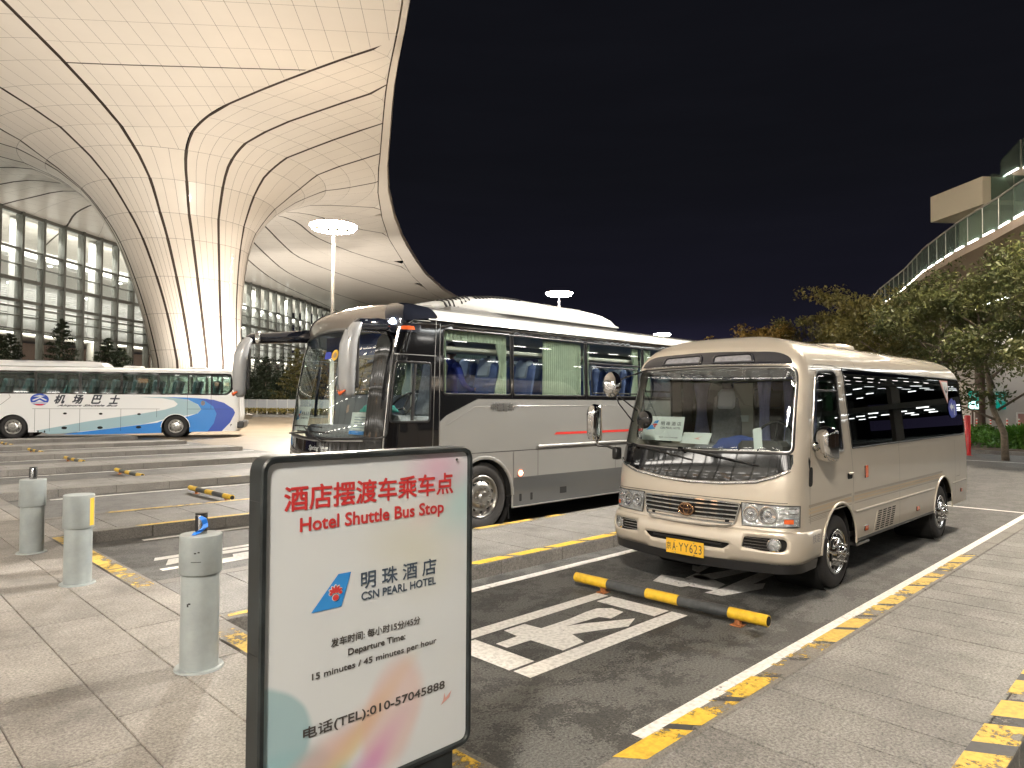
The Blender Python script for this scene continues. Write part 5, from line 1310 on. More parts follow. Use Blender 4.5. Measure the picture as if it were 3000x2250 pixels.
for (ya, yb, mt) in ((2.35, 3.1, 'yellow_paint'), (3.3, 5.2, 'yellow_worn'), (6.9, 10.1, 'yellow_worn')):
    y = ya
    while y < yb:
        o = paint_sheet('kerb_paint', [[(2.10, y), (2.26, y), (2.26, min(yb, y+.9)), (2.10, min(yb, y+.9))]], MAT[mt], .1535); setp(o, kind='structure'); y += .93

# ------------------------------------------------------------------ wheel stops
MAT['stop_yellow'] = M('stop yellow paint', (.74, .47, .03), .35, coat=.3, var=(14, .22))
MAT['stop_black'] = M('stop dark paint', (.05, .055, .06), .35, coat=.3, var=(14, .3))
MAT['rust'] = M('rusty foot', (.30, .11, .035), .7, var=(20, .5))
def wheel_stop(label):
    r = thing('wheel_stop', label, 'wheel stop', (0, 0, 0), 0, 'yellow and black wheel stops in the bays')
    L_ = 1.0; seg = [(-1.0, -.66, 1), (-.66, -.18, 0), (-.18, .16, 1), (.16, .60, 0), (.60, 1.0, 1)]
    for a_, b_, yl in seg:
        m = MB(); m.tube([(0, a_, .092), (0, b_-.003, .092)], .048, 18); m.build('bar_section', MAT['stop_yellow' if yl else 'stop_black'], r, angle=50)
    for y in (-.74, .66):
        m = MB(); m.lathe([(.03, 0), (.03, .08)], 12, 'z', c=(0, y, .0)); m.box(-.055, y-.05, .001, .055, y+.05, .010, .003); m.build('foot', MAT['rust'], r)
    m = MB(); m.tube([(0, -1.004, .092), (0, -.999, .092)], .038, 14); m.build('open_end', MAT['dark'], r)
    return r
ws0 = wheel_stop('yellow and dark grey round wheel stop bar in front of the minibus'); ws0.location = (5.49, 3.58, 0); ws0.rotation_euler = (0, 0, radians(0.5))
for (x, y, lb) in ((5.38, 13.55, 'yellow and black wheel stop nearest behind the left edge of the hotel sign'), (5.4, 18.5, 'yellow and black wheel stop second nearest, left of the hotel sign frame'),
                   (5.4, 23.5, 'yellow and black wheel stop, third one up, right of the tall bollard post'), (5.35, 28.3, 'small far wheel stop, fourth in the row of empty bays'), (5.35, 33.2, 'farthest wheel stop, just in front of the white shuttle bus'),
                   ):
    w_ = copy_tree(ws0); w_.location = (x, y, 0); w_['label'] = lb; w_.rotation_euler = (0, 0, 0)

# ------------------------------------------------------------------ bollards with belt posts
MAT['bollard'] = M('bollard grey paint', (.30, .335, .34), .40, coat=.2, var=(4, .16), rvar=.1)
MAT['post_steel'] = M('brushed steel', (.45, .46, .47), .25, 1.0)
MAT['tape_blue'] = M('blue belt', (.01, .20, .80), .4, coat=.3)
MAT['tape_yellow'] = M('yellow tape', (.80, .50, .05), .5)
def bollard(x, y, label, h=.95, head=None, ypatch=False, r=.115, rc=.128, ch=.24):
    b = thing('bollard', label, 'bollard', (x, y, .15), 0, 'grey bollards along the pavement edge')
    m = MB(); m.lathe([(0, .012), (r+.03, .012), (r+.034, .0)], 40, 'z'); m.build('base_flange', MAT['bollard'], b, angle=40)
    m = MB(); m.lathe([(r, 0), (r, h-ch)], 48, 'z'); m.build('shaft', MAT['bollard'], b, True)
    m = MB(); m.lathe([(r, h-ch-.002), (rc-.003, h-ch-.002), (rc, h-ch+.003), (rc, h-.004), (rc-.004, h), (.0, h+.002)], 48, 'z'); col = m.build('collar', MAT['bollard'], b, angle=40)
    if head:
        m = MB(); m.lathe([(.036, h), (.036, h+.125), (.032, h+.13), (0, h+.13)], 24, 'z'); p = m.build('belt_post', MAT['post_steel'], b, angle=40)
        for a_ in (0, pi/2, pi, 3*pi/2):
            m = MB(); m.box(.030, -.011, h+.02, .040, .011, h+.12, .002, Matrix.Rotation(a_+.3, 4, 'Z')); m.build('belt_slot', MAT['black'], p)
        m = MB(); m.lathe([(0, h+.137), (.036, h+.135), (.038, h+.128), (.038, h+.122)], 24, 'z'); m.build('cap', MAT['black'], p, angle=40)
        if head == 'blue':
            m = MB(); V = []; F = []
            pr = [(.0, .112, .018), (.028, .10, .034), (.036, .07, .03), (.030, .045, .05), (-.012, .02, .05), (-.045, -.005, .04), (-.05, .002, .0)]
            for i, (sx_, z, w_) in enumerate(pr):
                for q in (-.5, .5): V.append((-.030+w_*q*.5-.012*(i % 2), -.046-.012*(i % 2)-.01*q, h+z)); V[-1] = (sx_*.9+w_*q*.9, -.044-.014*(i % 2), h+z+.012*q)
            for i in range(len(pr)-1): F.append((2*i, 2*i+1, 2*i+3, 2*i+2))
            m.add(V, F); t_ = m.build('belt_tape', MAT['tape_blue'], p); sd = t_.modifiers.new('t', 'SOLIDIFY'); sd.thickness = .008; t_.rotation_euler = (0, 0, radians(-30))
    if head == 'blue':
        for a_, z_, w_, h_ in ((-2.20, h-.10, .007, .004), (-2.04, h-.095, .006, .004), (-2.16, h-.155, .030, .002), (-2.6, .42, .006, .010), (-2.5, .43, .008, .005)):
            R_ = rc if z_ > h-ch else r; m = MB(); m.lathe([(R_+.0006, z_-h_), (R_+.0006, z_+h_)], 3, 'z', a0=a_-w_/R_, a1=a_+w_/R_); m.build('scuff', MAT['black'], b)
    if ypatch:
        for a_ in (2.95, -.05):
            m = MB(); m.lathe([(rc+.001, h-ch+.02), (rc+.001, h-.03)], 8, 'z', a0=a_-.22-.78, a1=a_+.22-.78); m.build('reflective_tape', MAT['tape_yellow'], b, True)
    return b
bollard(1.775, 4.60, 'nearest grey bollard, steel post with blue tape on its top, beside the hotel sign', .846, 'blue')
bollard(1.76, 7.45, 'grey bollard with yellow tape on its collar and nothing on top', .82, None, True, ch=.30)
bollard(1.745, 9.30, 'leftmost grey bollard with a bare steel belt post on its top', .81, 'bare', ch=.29)
# scratches on the collar of the near bollard are left to the paint

# ------------------------------------------------------------------ freestanding poster sign
def poster_mat():
    m, N, L, P = nmat('poster print'); P.inputs['Roughness'].default_value = .28; P.inputs['Coat Weight'].default_value = .6; P.inputs['Coat Roughness'].default_value = .08
    t = N.new('ShaderNodeTexCoord'); sp_ = N.new('ShaderNodeSeparateXYZ'); L.new(t.outputs['Object'], sp_.inputs[0])
    base = (.61, .645, .665)
    cur = None
    def blob(cx, cz, rx, rz, ang, colr, amt, soft=.5):
        nonlocal cur
        mp_ = N.new('ShaderNodeMapping'); mp_.vector_type = 'TEXTURE'
        mp_.inputs['Location'].default_value = (cx, 0, cz); mp_.inputs['Rotation'].default_value = (0, radians(ang), 0); mp_.inputs['Scale'].default_value = (rx, 50, rz)
        nz_ = N.new('ShaderNodeTexNoise'); nz_.inputs['Scale'].default_value = 3.0; L.new(t.outputs['Object'], nz_.inputs['Vector'])
        vm = N.new('ShaderNodeVectorMath'); vm.operation = 'MULTIPLY_ADD'; vm.inputs[1].default_value = (.09, 0, .09); L.new(nz_.outputs['Color'], vm.inputs[0]); L.new(t.outputs['Object'], vm.inputs[2])
        L.new(vm.outputs[0], mp_.inputs[0])
        ln = N.new('ShaderNodeVectorMath'); ln.operation = 'LENGTH'; L.new(mp_.outputs[0], ln.inputs[0])
        r = N.new('ShaderNodeMapRange'); r.interpolation_type = 'SMOOTHSTEP'; r.inputs[1].default_value = 1.0; r.inputs[2].default_value = 1-soft; r.inputs[3].default_value = 0; r.inputs[4].default_value = amt
        L.new(ln.outputs['Value'], r.inputs[0])
        mx_ = N.new('ShaderNodeMix'); mx_.data_type = 'RGBA'; L.new(r.outputs[0], mx_.inputs[0])
        if cur is None: setc(mx_.inputs[6], base)
        else: L.new(cur, mx_.inputs[6])
        setc(mx_.inputs[7], colr); cur = mx_.outputs[2]
    blob(1.84, 1.62, .22, .13, 20, (.62, .25, .42), .55, .9)
    blob(1.93, 1.48, .22, .2, 0, (.30, .52, .52), .6, .9)
    blob(1.7, 1.33, .35, .25, 30, (.56, .55, .42), .5, 1)
    blob(1.80, 1.50, .2, .1, -30, (.60, .36, .32), .35, 1)
    blob(1.08, .78, .20, .20, 0, (.27, .43, .47), .85, .12)
    blob(1.10, .52, .34, .22, -15, (.26, .44, .48), .8, .25)
    blob(1.44, .70, .42, .07, -38, (.62, .50, .22), .75, .9)
    blob(1.30, .66, .36, .09, -30, (.62, .33, .28), .55, .9)
    blob(1.60, .72, .17, .24, 15, (.64, .38, .34), .5, .35)
    blob(1.42, .50, .40, .10, -40, (.56, .20, .45), .7, .8)
    L.new(cur, P.inputs['Base Color'])
    n2 = N.new('ShaderNodeTexNoise'); n2.inputs['Scale'].default_value = 2.6; n2.inputs['Detail'].default_value = 2
    L.new(t.outputs['Object'], n2.inputs['Vector'])
    b_ = N.new('ShaderNodeBump'); b_.inputs['Strength'].default_value = .25; b_.inputs['Distance'].default_value = .03
    L.new(n2.outputs[0], b_.inputs['Height']); L.new(b_.outputs[0], P.inputs['Normal']); L.new(b_.outputs[0], P.inputs['Coat Normal'])
    return m
MAT['frame_dark'] = M('worn dark frame', (.019, .024, .026), .45, .2, var=(9, .6), rvar=.15)
MAT['print_red'] = M('sign red', (.50, .035, .035), .4); MAT['print_slate'] = M('sign slate', (.05, .075, .11), .4); MAT['print_brown'] = M('sign dark brown', (.060, .055, .052), .4)
MAT['flower_red'] = M('sign flower red', (.55, .05, .05), .4)
def build_sign():
    r = thing('poster_sign', 'dark framed standing sign board reading Hotel Shuttle Bus Stop with the blue tail fin logo', 'sign', (0, 0, 0))
    x0, x1, z0, z1, y0, y1 = 1.030, 1.945, .452, 1.668, 2.18, 2.268
    out = rrect(x0, z0, x1, z1, .062, 8); inn = shrink(out, .022)
    m = MB(); n = len(out)
    ri = [(0, out, y0+.006), (1, shrink(out, .006), y0), (2, shrink(out, .019), y0), (3, inn, y0+.006), (4, inn, y0+.03)]
    V = []
    for _, pl, y in ri: V += [(x, y, z) for x, z in pl]
    V += [(x, y1, z) for x, z in out]
    F = []
    for j in range(4):
        for i in range(n): F.append((j*n+i, j*n+(i+1) % n, (j+1)*n+(i+1) % n, (j+1)*n+i))
    for i in range(n): F.append((5*n+i, 5*n+(i+1) % n, (i+1) % n, i))
    F.append(tuple(5*n+i for i in range(n))); m.add(V, F)
    fr = m.build('frame', MAT['frame_dark'], r, angle=35)
    link('poster', mesh('poster', [(x, y0+.014, z) for x, z in inn], [tuple(range(n))]), poster_mat(), r)
    P = lambda x, z, k=0: Vector((x, y0+.0125-.0006*k, z))
    T = lambda cx, cz, k=1: (lambda x, y: P(cx+x, cz+y, k))
    text('lettering', '酒店摆渡车乘车点', .728, .083, MAT['print_red'], r, T(1.480, 1.523), .0, spacing=1.0, fat=.0019)
    text('lettering', 'Hotel Shuttle Bus Stop', .622, .060, MAT['print_red'], r, T(1.485, 1.424), .0, fat=.0017)
    text('lettering', '明 珠 酒 店', .345, .062, MAT['print_slate'], r, T(1.588, 1.202), .0, fat=.0009)
    text('lettering', 'CSN PEARL HOTEL', .342, .029, MAT['print_slate'], r, T(1.589, 1.145), .0, fat=.0009)
    text('lettering', '发车时间: 每小时15分/45分', .388, .030, MAT['print_brown'], r, T(1.490, 1.006), .0, fat=.0006)
    text('lettering', 'Departure Time:', .248, .030, MAT['print_brown'], r, T(1.490, .955), .0, fat=.0007)
    text('lettering', '15 minutes / 45 minutes per hour', .540, .028, MAT['print_brown'], r, T(1.495, .905), .0, fat=.0007)
    text('lettering', '电话(TEL):010-57045888', .614, .046, MAT['print_brown'], r, T(1.502, .722), .0, fat=.0009)
    # blue tail fin with the red flower
    fin = flat2('emblem', [(1.218, 1.126), (1.336, 1.126), (1.374, 1.242), (1.322, 1.242)], MAT['blue_print'], r, lambda x, y: P(x, y, 1))
    def flower(k, grow, nm, mat):
        mb = MB()
        for a_ in (-64, -33, 0, 33, 64):
            ra = radians(-a_); cx, cz = 1.311+sin(radians(a_))*.014, 1.180+cos(radians(a_))*.013
            pg = []
            for q in disc(.0050+grow, 14, ry=.0135+grow): pg.append((cx+q[0]*cos(ra)-q[1]*sin(ra), cz+q[0]*sin(ra)+q[1]*cos(ra)))
            mb.add([P(x, z, k) for x, z in pg], [tuple(range(14))])
            k += .3
        mb.add([P(x, z, k) for x, z in disc(.012+grow, 18, c=(1.311, 1.163), ry=.011+grow)], [tuple(range(18))])
        for sx_ in (-1, 1): mb.add([P(x, z, k+.3) for x, z in disc(.0065+grow, 12, c=(1.311+sx_*.019, 1.178), ry=.0055+grow)], [tuple(range(12))])
        mb.build(nm, mat, fin)
    flower(2, .0022, 'flower_edge', MAT['paper']); flower(5, 0, 'flower', MAT['flower_red'])
    pk = M('faint pink print', (.62, .34, .30), .4)
    flat2('plane_mark', [(1.79, .645), (1.835, .665), (1.845, .69), (1.825, .675), (1.815, .668), (1.808, .69), (1.803, .663)], pk, r, lambda x, y: P(x, y, 1))
    m = MB(); m.lathe([(0, -.002), (.006, -.001), (.006, 0)], 12, 'y', c=(1.86, y0+.008, 1.615)); m.build('stud', MAT['chrome'], r)
    m = MB(); m.box(1.12, 2.19, .27, 1.86, 2.26, .46, .01); m.build('stand', MAT['frame_dark'], r)
    m = MB(); m.prism(rpoly([(1.02, 1.98), (1.95, 1.98), (1.95, 2.50), (1.02, 2.50)], .12, 6), .151, .275); m.build('base', MAT['frame_dark'], r)
    for z in (1.52, 1.02, .60):
        MB().box(x0-.0015, y0+.03, z, x0+.001, y0+.032, z+.0015).box(x0-.001, y0+.01, z, x0+.004, y1-.004, z+.002).build('frame_joint', MAT['gasket'], fr)
    return r

# ------------------------------------------------------------------ terminal: funnel column, canopy and glass front
MAT['panel'] = M('canopy panel', (.73, .685, .62), .38, coat=.15, var=(.12, .05))
MAT['seam'] = M('canopy seam', (.05, .035, .026), .8)
MAT['mullion'] = M('mullion metal', (.20, .205, .19), .45, .4)
MAT['facade_glass'] = glass('facade glass', (.92, .94, .93), 1.45)
MAT['interior_white'] = M('terminal interior white', (.78, .78, .76), .6)
MAT['interior_grey'] = M('terminal interior grey', (.28, .27, .25), .7)
MAT['interior_brown'] = M('terminal entrance brown', (.10, .06, .04), .6)
MAT['pier_grey'] = M('hall column paint', (.5, .5, .48), .6)
MAT['strip'] = emit('light strip', (1.0, .93, .80), 9)
MAT['spot_white'] = emit('downlight', (1, .97, .92), 30)
MAT['exit_green'] = emit('green sign', (.05, .9, .3), 2.5)
CU0, CV0 = -27.8, 62.0
PR = [(3.3, 0), (3.5, 5), (3.95, 9), (4.5, 12), (5.2, 15), (6.1, 17), (7.6, 19), (9.5, 20.4), (12, 21.5), (15.5, 22.3), (20, 22.75), (27, 23), (60, 23.2), (200, 23.2)]
PRr = [a for a, b in PR]; PRz = [b for a, b in PR]
# smooth the profile a little
_r = np.concatenate([np.linspace(3.3, 12, 175), np.linspace(12.05, 60, 300)]); _z = np.interp(_r, PRr, PRz)
for _ in range(60): _z[1:-1] = (_z[:-2]+2*_z[1:-1]+_z[2:])/4
def Zr(r): return float(np.interp(r, _r, _z))
def cu(z): return CU0-1.5*min(1, max(0, (z-5)/12))
def surf(r, th, off=0.0):
    """point on the canopy: r from the column's axis, th degrees (0 towards the bays, 90 to the right)"""
    z = Zr(r); t = radians(th)
    if off:
        dz = (Zr(r+.05)-Zr(max(3.3, r-.05)))/.1 if r > 3.4 else 20
        l_ = hypot(1, dz); r -= off*dz/l_; z += off/l_
    return (cu(z)+r*sin(t), CV0-r*cos(t), z)
def gp(r):
    dz = (Zr(r+.05)-Zr(max(3.3, r-.05)))/.1 if r > 3.36 else 25
    return .010/hypot(1, dz)
def plan(u, v, off=0.0):
    r = hypot(u-(CU0-1.5), v-CV0); return (u, v, Zr(max(3.3, r))+off)
SE = {  # seams: bearing as a function of distance from the column
 'G': [(3.3, 330), (3.9, 322), (4.9, 316), (6, 312), (8, 308), (9.5, 310), (11, 314), (14, 321), (20, 325), (90, 327)],
 'B': [(3.3, 361), (3.6, 358), (4.1, 355), (4.9, 349), (5.7, 346), (7.3, 342), (9.5, 342), (11.6, 343), (17, 344), (90, 345)],
 'A': [(3.3, 378), (3.6, 376), (4.3, 373), (5.2, 370), (6.8, 368), (9.3, 366), (11.7, 365), (16, 364.3), (26, 365), (90, 367)],
 'C': [(3.3, 397), (4.3, 393), (5.1, 391), (6.6, 388), (8.8, 385.5), (11.1, 386), (13.5, 389), (16.3, 394), (19.5, 399), (24.4, 403), (31, 407), (60, 412)],
 'D': [(3.3, 418), (4.9, 415), (6.3, 410), (8.6, 405), (10.9, 404), (13.7, 407), (19, 412), (26, 414), (60, 420)],
 'E': [(3.3, 446), (5.5, 440), (7.1, 431), (9.3, 424), (11.7, 423), (15, 425), (22, 424), (60, 428)],
 'F': [(3.3, 465), (7, 460), (9.8, 454), (11.3, 446), (13.3, 443), (18.8, 439), (60, 439)],
 'H': [(3.3, 480), (9, 472), (11.4, 466), (14.8, 467), (17.6, 460), (60, 456)],
 'I': [(3.3, 495), (12, 494), (18, 495), (20.3, 491), (60, 480)],
 'J': [(3.3, 510), (14, 515), (26.5, 518), (29.6, 512), (60, 500)],
 'K': [(3.3, 525), (19.2, 528), (27.6, 533), (41, 530), (50.6, 526), (120, 518)],
 'L': [(3.3, 538), (20, 541), (27.6, 543), (40.6, 544), (55, 540), (90, 531), (130, 526)],
 'N': [(3.3, 548), (30, 550), (54, 549), (76, 545), (95, 541), (130, 537)],
 'O': [(3.3, 558), (64, 552), (89, 548), (130, 545)],
 'P': [(3.3, 572), (60, 566), (130, 562)],
 'Q': [(3.3, 590), (10, 592), (21, 591), (27, 590), (34, 587), (90, 582)],
 'R': [(3.3, 606), (8, 610), (22, 603), (30, 602), (90, 598)],
 'S': [(3.3, 622), (8.2, 632), (12, 622), (22, 613), (90, 610)],
 'T': [(3.3, 640), (10.3, 646), (16.6, 629), (30, 624), (90, 622)],
 'U': [(3.3, 655), (11.5, 648), (13.9, 648), (30, 640), (90, 638)],
 'V': [(3.3, 668), (9.8, 666), (10.8, 668), (13.3, 665), (30, 660), (90, 658)],
}
SE['W'] = [(a, b+360) for a, b in SE['G']]
_TH = {}
def th_(k, r):
    if k not in _TH:                      # smooth the bearings so the seams sweep without kinks
        lr = np.linspace(math.log(3.3), math.log(130), 260)
        t = np.interp(np.exp(lr), [p[0] for p in SE[k]], [p[1] for p in SE[k]])
        for _ in range(70): t[1:-1] = (t[:-2]+2*t[1:-1]+t[2:])/4
        _TH[k] = (lr, t)
    return float(np.interp(math.log(max(3.3, r)), *_TH[k]))
EDGE = [(9.5, -60), (8, -42), (5, -25), (1.5, -8), (-1.2, 8), (-3.2, 22), (-4.9, 33), (-5.5, 36.5), (-6.2, 39.4), (-7.4, 44.0), (-8.2, 47.3), (-9.0, 51.1), (-9.9, 55.5), (-11.2, 61.8), (-12.4, 69.1), (-13.7, 80.3), (-14.5, 91.6), (-14.8, 104.9), (-14.8, 118.2), (-13.4, 135.3), (-10, 155), (-3, 180)]
def edge_u(v): return float(np.interp(v, [p[1] for p in EDGE], [p[0] for p in EDGE]))
def inner_u(v): return edge_u(v)-float(np.interp(v, [30, 36, 60, 90, 105, 140], [.35, .35, .7, 1.7, 1.9, 3.2]))
RINGS = [3.3, 3.36, 3.44, 3.56, 3.95, 4.5, 5.2, 6.1, 7.8, 10.3, 12.2, 14.4, 16.7, 19.4, 21.8, 24.2, 26.6, 29, 32, 35, 38.5, 42, 46, 50, 55, 60, 66, 73, 80, 90, 100, 112, 125]
# ring heights on the shaft: every 3 m
def ring_r(i):
    zs_ = {0: 0, 1: 3, 2: 6, 3: 9, 4: 12, 5: 15}
    if i in zs_: return float(np.interp(zs_[i], _z[:150], _r[:150]))
    return RINGS[i+1] if i >= 6 else RINGS[i]
RR = [ring_r(i) for i in range(6)]+RINGS[7:]
def build_terminal():
    root = thing('terminal_building', 'airport terminal with pale funnel column flaring into a seamed canopy and lit glass front', 'terminal', (0, 0, 0), TERM_ROT)
    panels = []          # (size key, verts, faces)
    def add_panel(grid_pts, nu, nv, near):
        F = []
        for j in range(nv):
            for i in range(nu):
                a_ = j*(nu+1)+i; F.append((a_, a_+1, a_+nu+2, a_+nu+1))
        panels.append((near, grid_pts, F))
    sect = [('G', 'B', 5), ('B', 'A', 5), ('C', 'D', 4), ('D', 'E', 4), ('E', 'F', 3), ('F', 'H', 3), ('H', 'I', 3), ('I', 'J', 2), ('J', 'K', 2), ('K', 'L', 2), ('L', 'N', 1), ('N', 'O', 1), ('O', 'P', 2), ('P', 'Q', 3), ('Q', 'R', 2), ('R', 'S', 2), ('S', 'T', 2), ('T', 'U', 2), ('U', 'V', 2), ('V', 'W', 2)]
    backV = []; backF = []
    def back(a_, b_, c_, d_):
        n = len(backV); backV.extend([a_, b_, c_, d_]); backF.append((n, n+1, n+2, n+3))
    visible = lambda u, v: v > 8 and abs(u)/v < .80
    def do_sector(s0, s1, n, rmin_i, rmax, gs):
        for q in range(n):
            for i in range(rmin_i, len(RR)-1):
                r0, r1 = RR[i], RR[i+1]
                if r0 >= rmax: break
                t0, t1 = q/n, (q+1)/n; rm = (r0+r1)/2
                wid = abs(th_(s1, rm)-th_(s0, rm))*pi/180*rm
                if wid < .05: continue
                g0 = (gs if q == 0 else .009)/wid; g1 = (gs if q == n-1 else .009)/wid
                if n > 1 and wid/n < .25 and q % 2: pass
                nu = 3 if rm < 14 else 2; nv = 3 if rm < 14 else 1
                a0 = t0+g0; a1 = t1-g1
                if a1-a0 < .02: continue
                pts = []; bad = 0; cnt = 0
                for jj in range(nv+1):
                    r = r0+(r1-r0)*jj/nv; r = min(max(r, r0+gp(r0)), r1-gp(r1))
                    for ii in range(nu+1):
                        f = a0+(a1-a0)*ii/nu; th = th_(s0, r)+(th_(s1, r)-th_(s0, r))*f
                        P_ = surf(r, th); cnt += 1
                        ue = inner_u(P_[1])-.05
                        if P_[0] > ue: bad += 1; P_ = (ue, P_[1], plan(ue, P_[1])[2])
                        pts.append(P_)
                if bad == cnt: continue
                # seen behind the glass front there is no need for the canopy
                um, vm = pts[len(pts)//2][:2]
                if um < -75 or vm > 185: continue
                big = wid/n*(r1-r0 if r0 > 6 else 3)
                near = (hypot(um, vm-0)/max(.5, sqrt(big))) if visible(um, vm) else 9e3
                add_panel(pts, nu, nv, near)
                for jj in range(nv):
                    ra, rb = r0+(r1-r0)*jj/nv, r0+(r1-r0)*(jj+1)/nv
                    ta = lambda r, f: th_(s0, r)+(th_(s1, r)-th_(s0, r))*f
                    Q = [surf(ra, ta(ra, t0), .09), surf(ra, ta(ra, t1), .09), surf(rb, ta(rb, t1), .09), surf(rb, ta(rb, t0), .09)]
                    if not all(p[0] > inner_u(p[1]) for p in Q): back(*[(min(p[0], inner_u(p[1])+.2), p[1], p[2]+(.02 if p[0] > inner_u(p[1]) else 0)) for p in Q])
    for s0, s1, n in sect:
        do_sector(s0, s1, n, 0, 200 if s0 not in 'GB' else 95, .11)
    i_r = RR.index(10.3)
    # between the two front seams the shaft opens into a square grid of panels
    RRs = RR
    def sector_ac():
        saved = RR[:]
        for i in range(0, i_r): pass
        n = 3
        for q in range(n):
            for i in range(0, i_r):
                r0, r1 = RR[i], RR[i+1]; rm = (r0+r1)/2; wid = abs(th_('C', rm)-th_('A', rm))*pi/180*rm
                g0 = (.11 if q == 0 else .009)/wid; g1 = (.11 if q == n-1 else .009)/wid
                pts = []
                for jj in range(4):
                    r = min(max(r0+(r1-r0)*jj/3, r0+gp(r0)), r1-gp(r1))
                    for ii in range(4):
                        f = q/n+g0+((q+1)/n-g1-q/n-g0)*ii/3; pts.append(surf(r, th_('A', r)+(th_('C', r)-th_('A', r))*f))
                add_panel(pts, 3, 3, 15)
                for jj in range(3):
                    ra, rb = r0+(r1-r0)*jj/3, r0+(r1-r0)*(jj+1)/3
                    ta = lambda r, f: th_('A', r)+(th_('C', r)-th_('A', r))*f
                    back(surf(ra, ta(ra, q/n), .09), surf(ra, ta(ra, (q+1)/n), .09), surf(rb, ta(rb, (q+1)/n), .09), surf(rb, ta(rb, q/n), .09))
    sector_ac()
    # region polygon in plan
    A_ = [surf(r, th_('A', r)+.13/r*57)[:2] for r in [10.32, 11, 12, 13, 14.5, 16, 18, 20, 23, 26, 30, 35, 42, 50, 60, 70, 80, 90, 100]]
    C_ = []
    for r in np.linspace(10.32, 34, 40):
        p = surf(r, th_('C', r)-.11/r*57)[:2]
        if p[0] > inner_u(p[1])-.05: break
        C_.append(p)
    arc = [surf(10.32, t)[:2] for t in np.linspace(th_('A', 10.3)+.5, th_('C', 10.3)-.5, 8)]
    vtop = C_[-1][1]; vbot = A_[-1][1]
    E_ = [(inner_u(v)-.06, v) for v in np.linspace(vtop, vbot, 60)]
    region = arc[1:-1]+C_+E_+list(reversed(A_))
    def clip(poly, n_, d_):
        out = []
        for i in range(len(poly)):
            p, q = poly[i-1], poly[i]; a_ = p[0]*n_[0]+p[1]*n_[1]-d_; b_ = q[0]*n_[0]+q[1]*n_[1]-d_
            if (a_ < 0) != (b_ < 0):
                t = a_/(a_-b_); out.append((p[0]+(q[0]-p[0])*t, p[1]+(q[1]-p[1])*t))
            if b_ < 0: out.append(q)
        return out
    from mathutils.geometry import tessellate_polygon
    tris = []
    for t3 in tessellate_polygon([[Vector((p[0], p[1], 0)) for p in region]]):
        P3 = [region[i] for i in t3]; xs_ = [p[0] for p in P3]; ys_ = [p[1] for p in P3]
        tris.append((P3[0], P3[1], P3[2], (min(xs_), max(xs_), min(ys_), max(ys_))))
    pd = Vector((-.09, 1)).normalized(); qd = Vector((1, .09)).normalized()   # p runs away, q runs across
    O_ = Vector((-29.2, 42.75))
    ks = [(-1.2*0, 0)]
    cols = [(i*1.2, (i+1)*1.2) for i in range(-3, 36)]
    rowsn = [(j*2.4, (j+1)*2.4) for j in range(-9, 6)]; rowsf = [(-21.6-4.8*(j+1), -21.6-4.8*j) for j in range(14)]
    for rows, cc in ((rowsn, cols), (rowsf, [(i*2.4, (i+1)*2.4) for i in range(-3, 20)])):
        for c0, c1 in cc:
            for r0, r1 in rows:
                gh0 = .055 if abs(r0) < .01 else .009; gh1 = .055 if abs(r1) < .01 else .009
                pts = []; Fs = []; ar = 0; um = vm = 0
                cc_ = O_+qd*((c0+c1)/2)+pd*((r0+r1)/2); rad = hypot(c1-c0, r1-r0)
                for tr_ in tris:
                    if tr_[3][0] > cc_.x+rad or tr_[3][1] < cc_.x-rad or tr_[3][2] > cc_.y+rad or tr_[3][3] < cc_.y-rad: continue
                    poly = list(tr_[:3])
                    for n_, d_ in ((qd, c1-.009+qd.dot(O_)), (-qd, -(c0+.009)-qd.dot(O_)), (pd, r1-gh1+pd.dot(O_)), (-pd, -(r0+gh0)-pd.dot(O_))):
                        poly = clip(poly, n_, d_)
                        if len(poly) < 3: break
                    if len(poly) < 3: continue
                    a1 = sum(poly[i][0]*poly[(i+1) % len(poly)][1]-poly[(i+1) % len(poly)][0]*poly[i][1] for i in range(len(poly)))/2
                    if abs(a1) < 1e-5: continue
                    if a1 > 0: poly = poly[::-1]
                    a1 = abs(a1); ar += a1; um += a1*sum(p[0] for p in poly)/len(poly); vm += a1*sum(p[1] for p in poly)/len(poly)
                    n1_ = len(pts); pts += [plan(u, v) for u, v in poly]; Fs.append(tuple(range(n1_, len(pts))))
                if ar < .01: continue
                um /= ar; vm /= ar
                panels.append(((hypot(um, vm)/sqrt(ar)) if visible(um, vm) and vm > 30 else 9e3, pts, Fs))
    # backing sheet over the grid region (dark, above the panels)
    bu = np.linspace(-45, 12, 40); 
    tri = [(u, v) for u, v in region]
    n0 = len(backV); rp_ = [Vector(p) for p in tri]
    from mathutils.geometry import tessellate_polygon
    gx = np.arange(-46, 12, 3.0); gy = np.arange(-42, 56, 3.0)
    for gx_ in gx:
        for gy_ in gy:
            for tr_ in tris:
                pl = list(tr_[:3])
                for n_, d_ in (((1, 0), gx_+3), ((-1, 0), -gx_), ((0, 1), gy_+3), ((0, -1), -gy_)):
                    pl = clip(pl, n_, d_)
                    if len(pl) < 3: break
                if len(pl) < 3: continue
                n0 = len(backV); backV.extend([plan(u, v, .10) for u, v in pl]); backF.append(tuple(range(n0, n0+len(pl))))
    link('soffit_backing', mesh('soffit_backing', backV, backF), MAT['seam'], root)
    panels.sort(key=lambda p: p[0])
    for i, (k_, pts, F) in enumerate(panels[:300]):
        o = link('canopy_panel', mesh('canopy_panel', pts, F, True), MAT['panel'], root)
    rest = MB()
    for k_, pts, F in panels[300:]: rest.add(pts, F)
    o = rest.build('canopy_panels', MAT['panel'], root, True); o['kind'] = 'stuff'
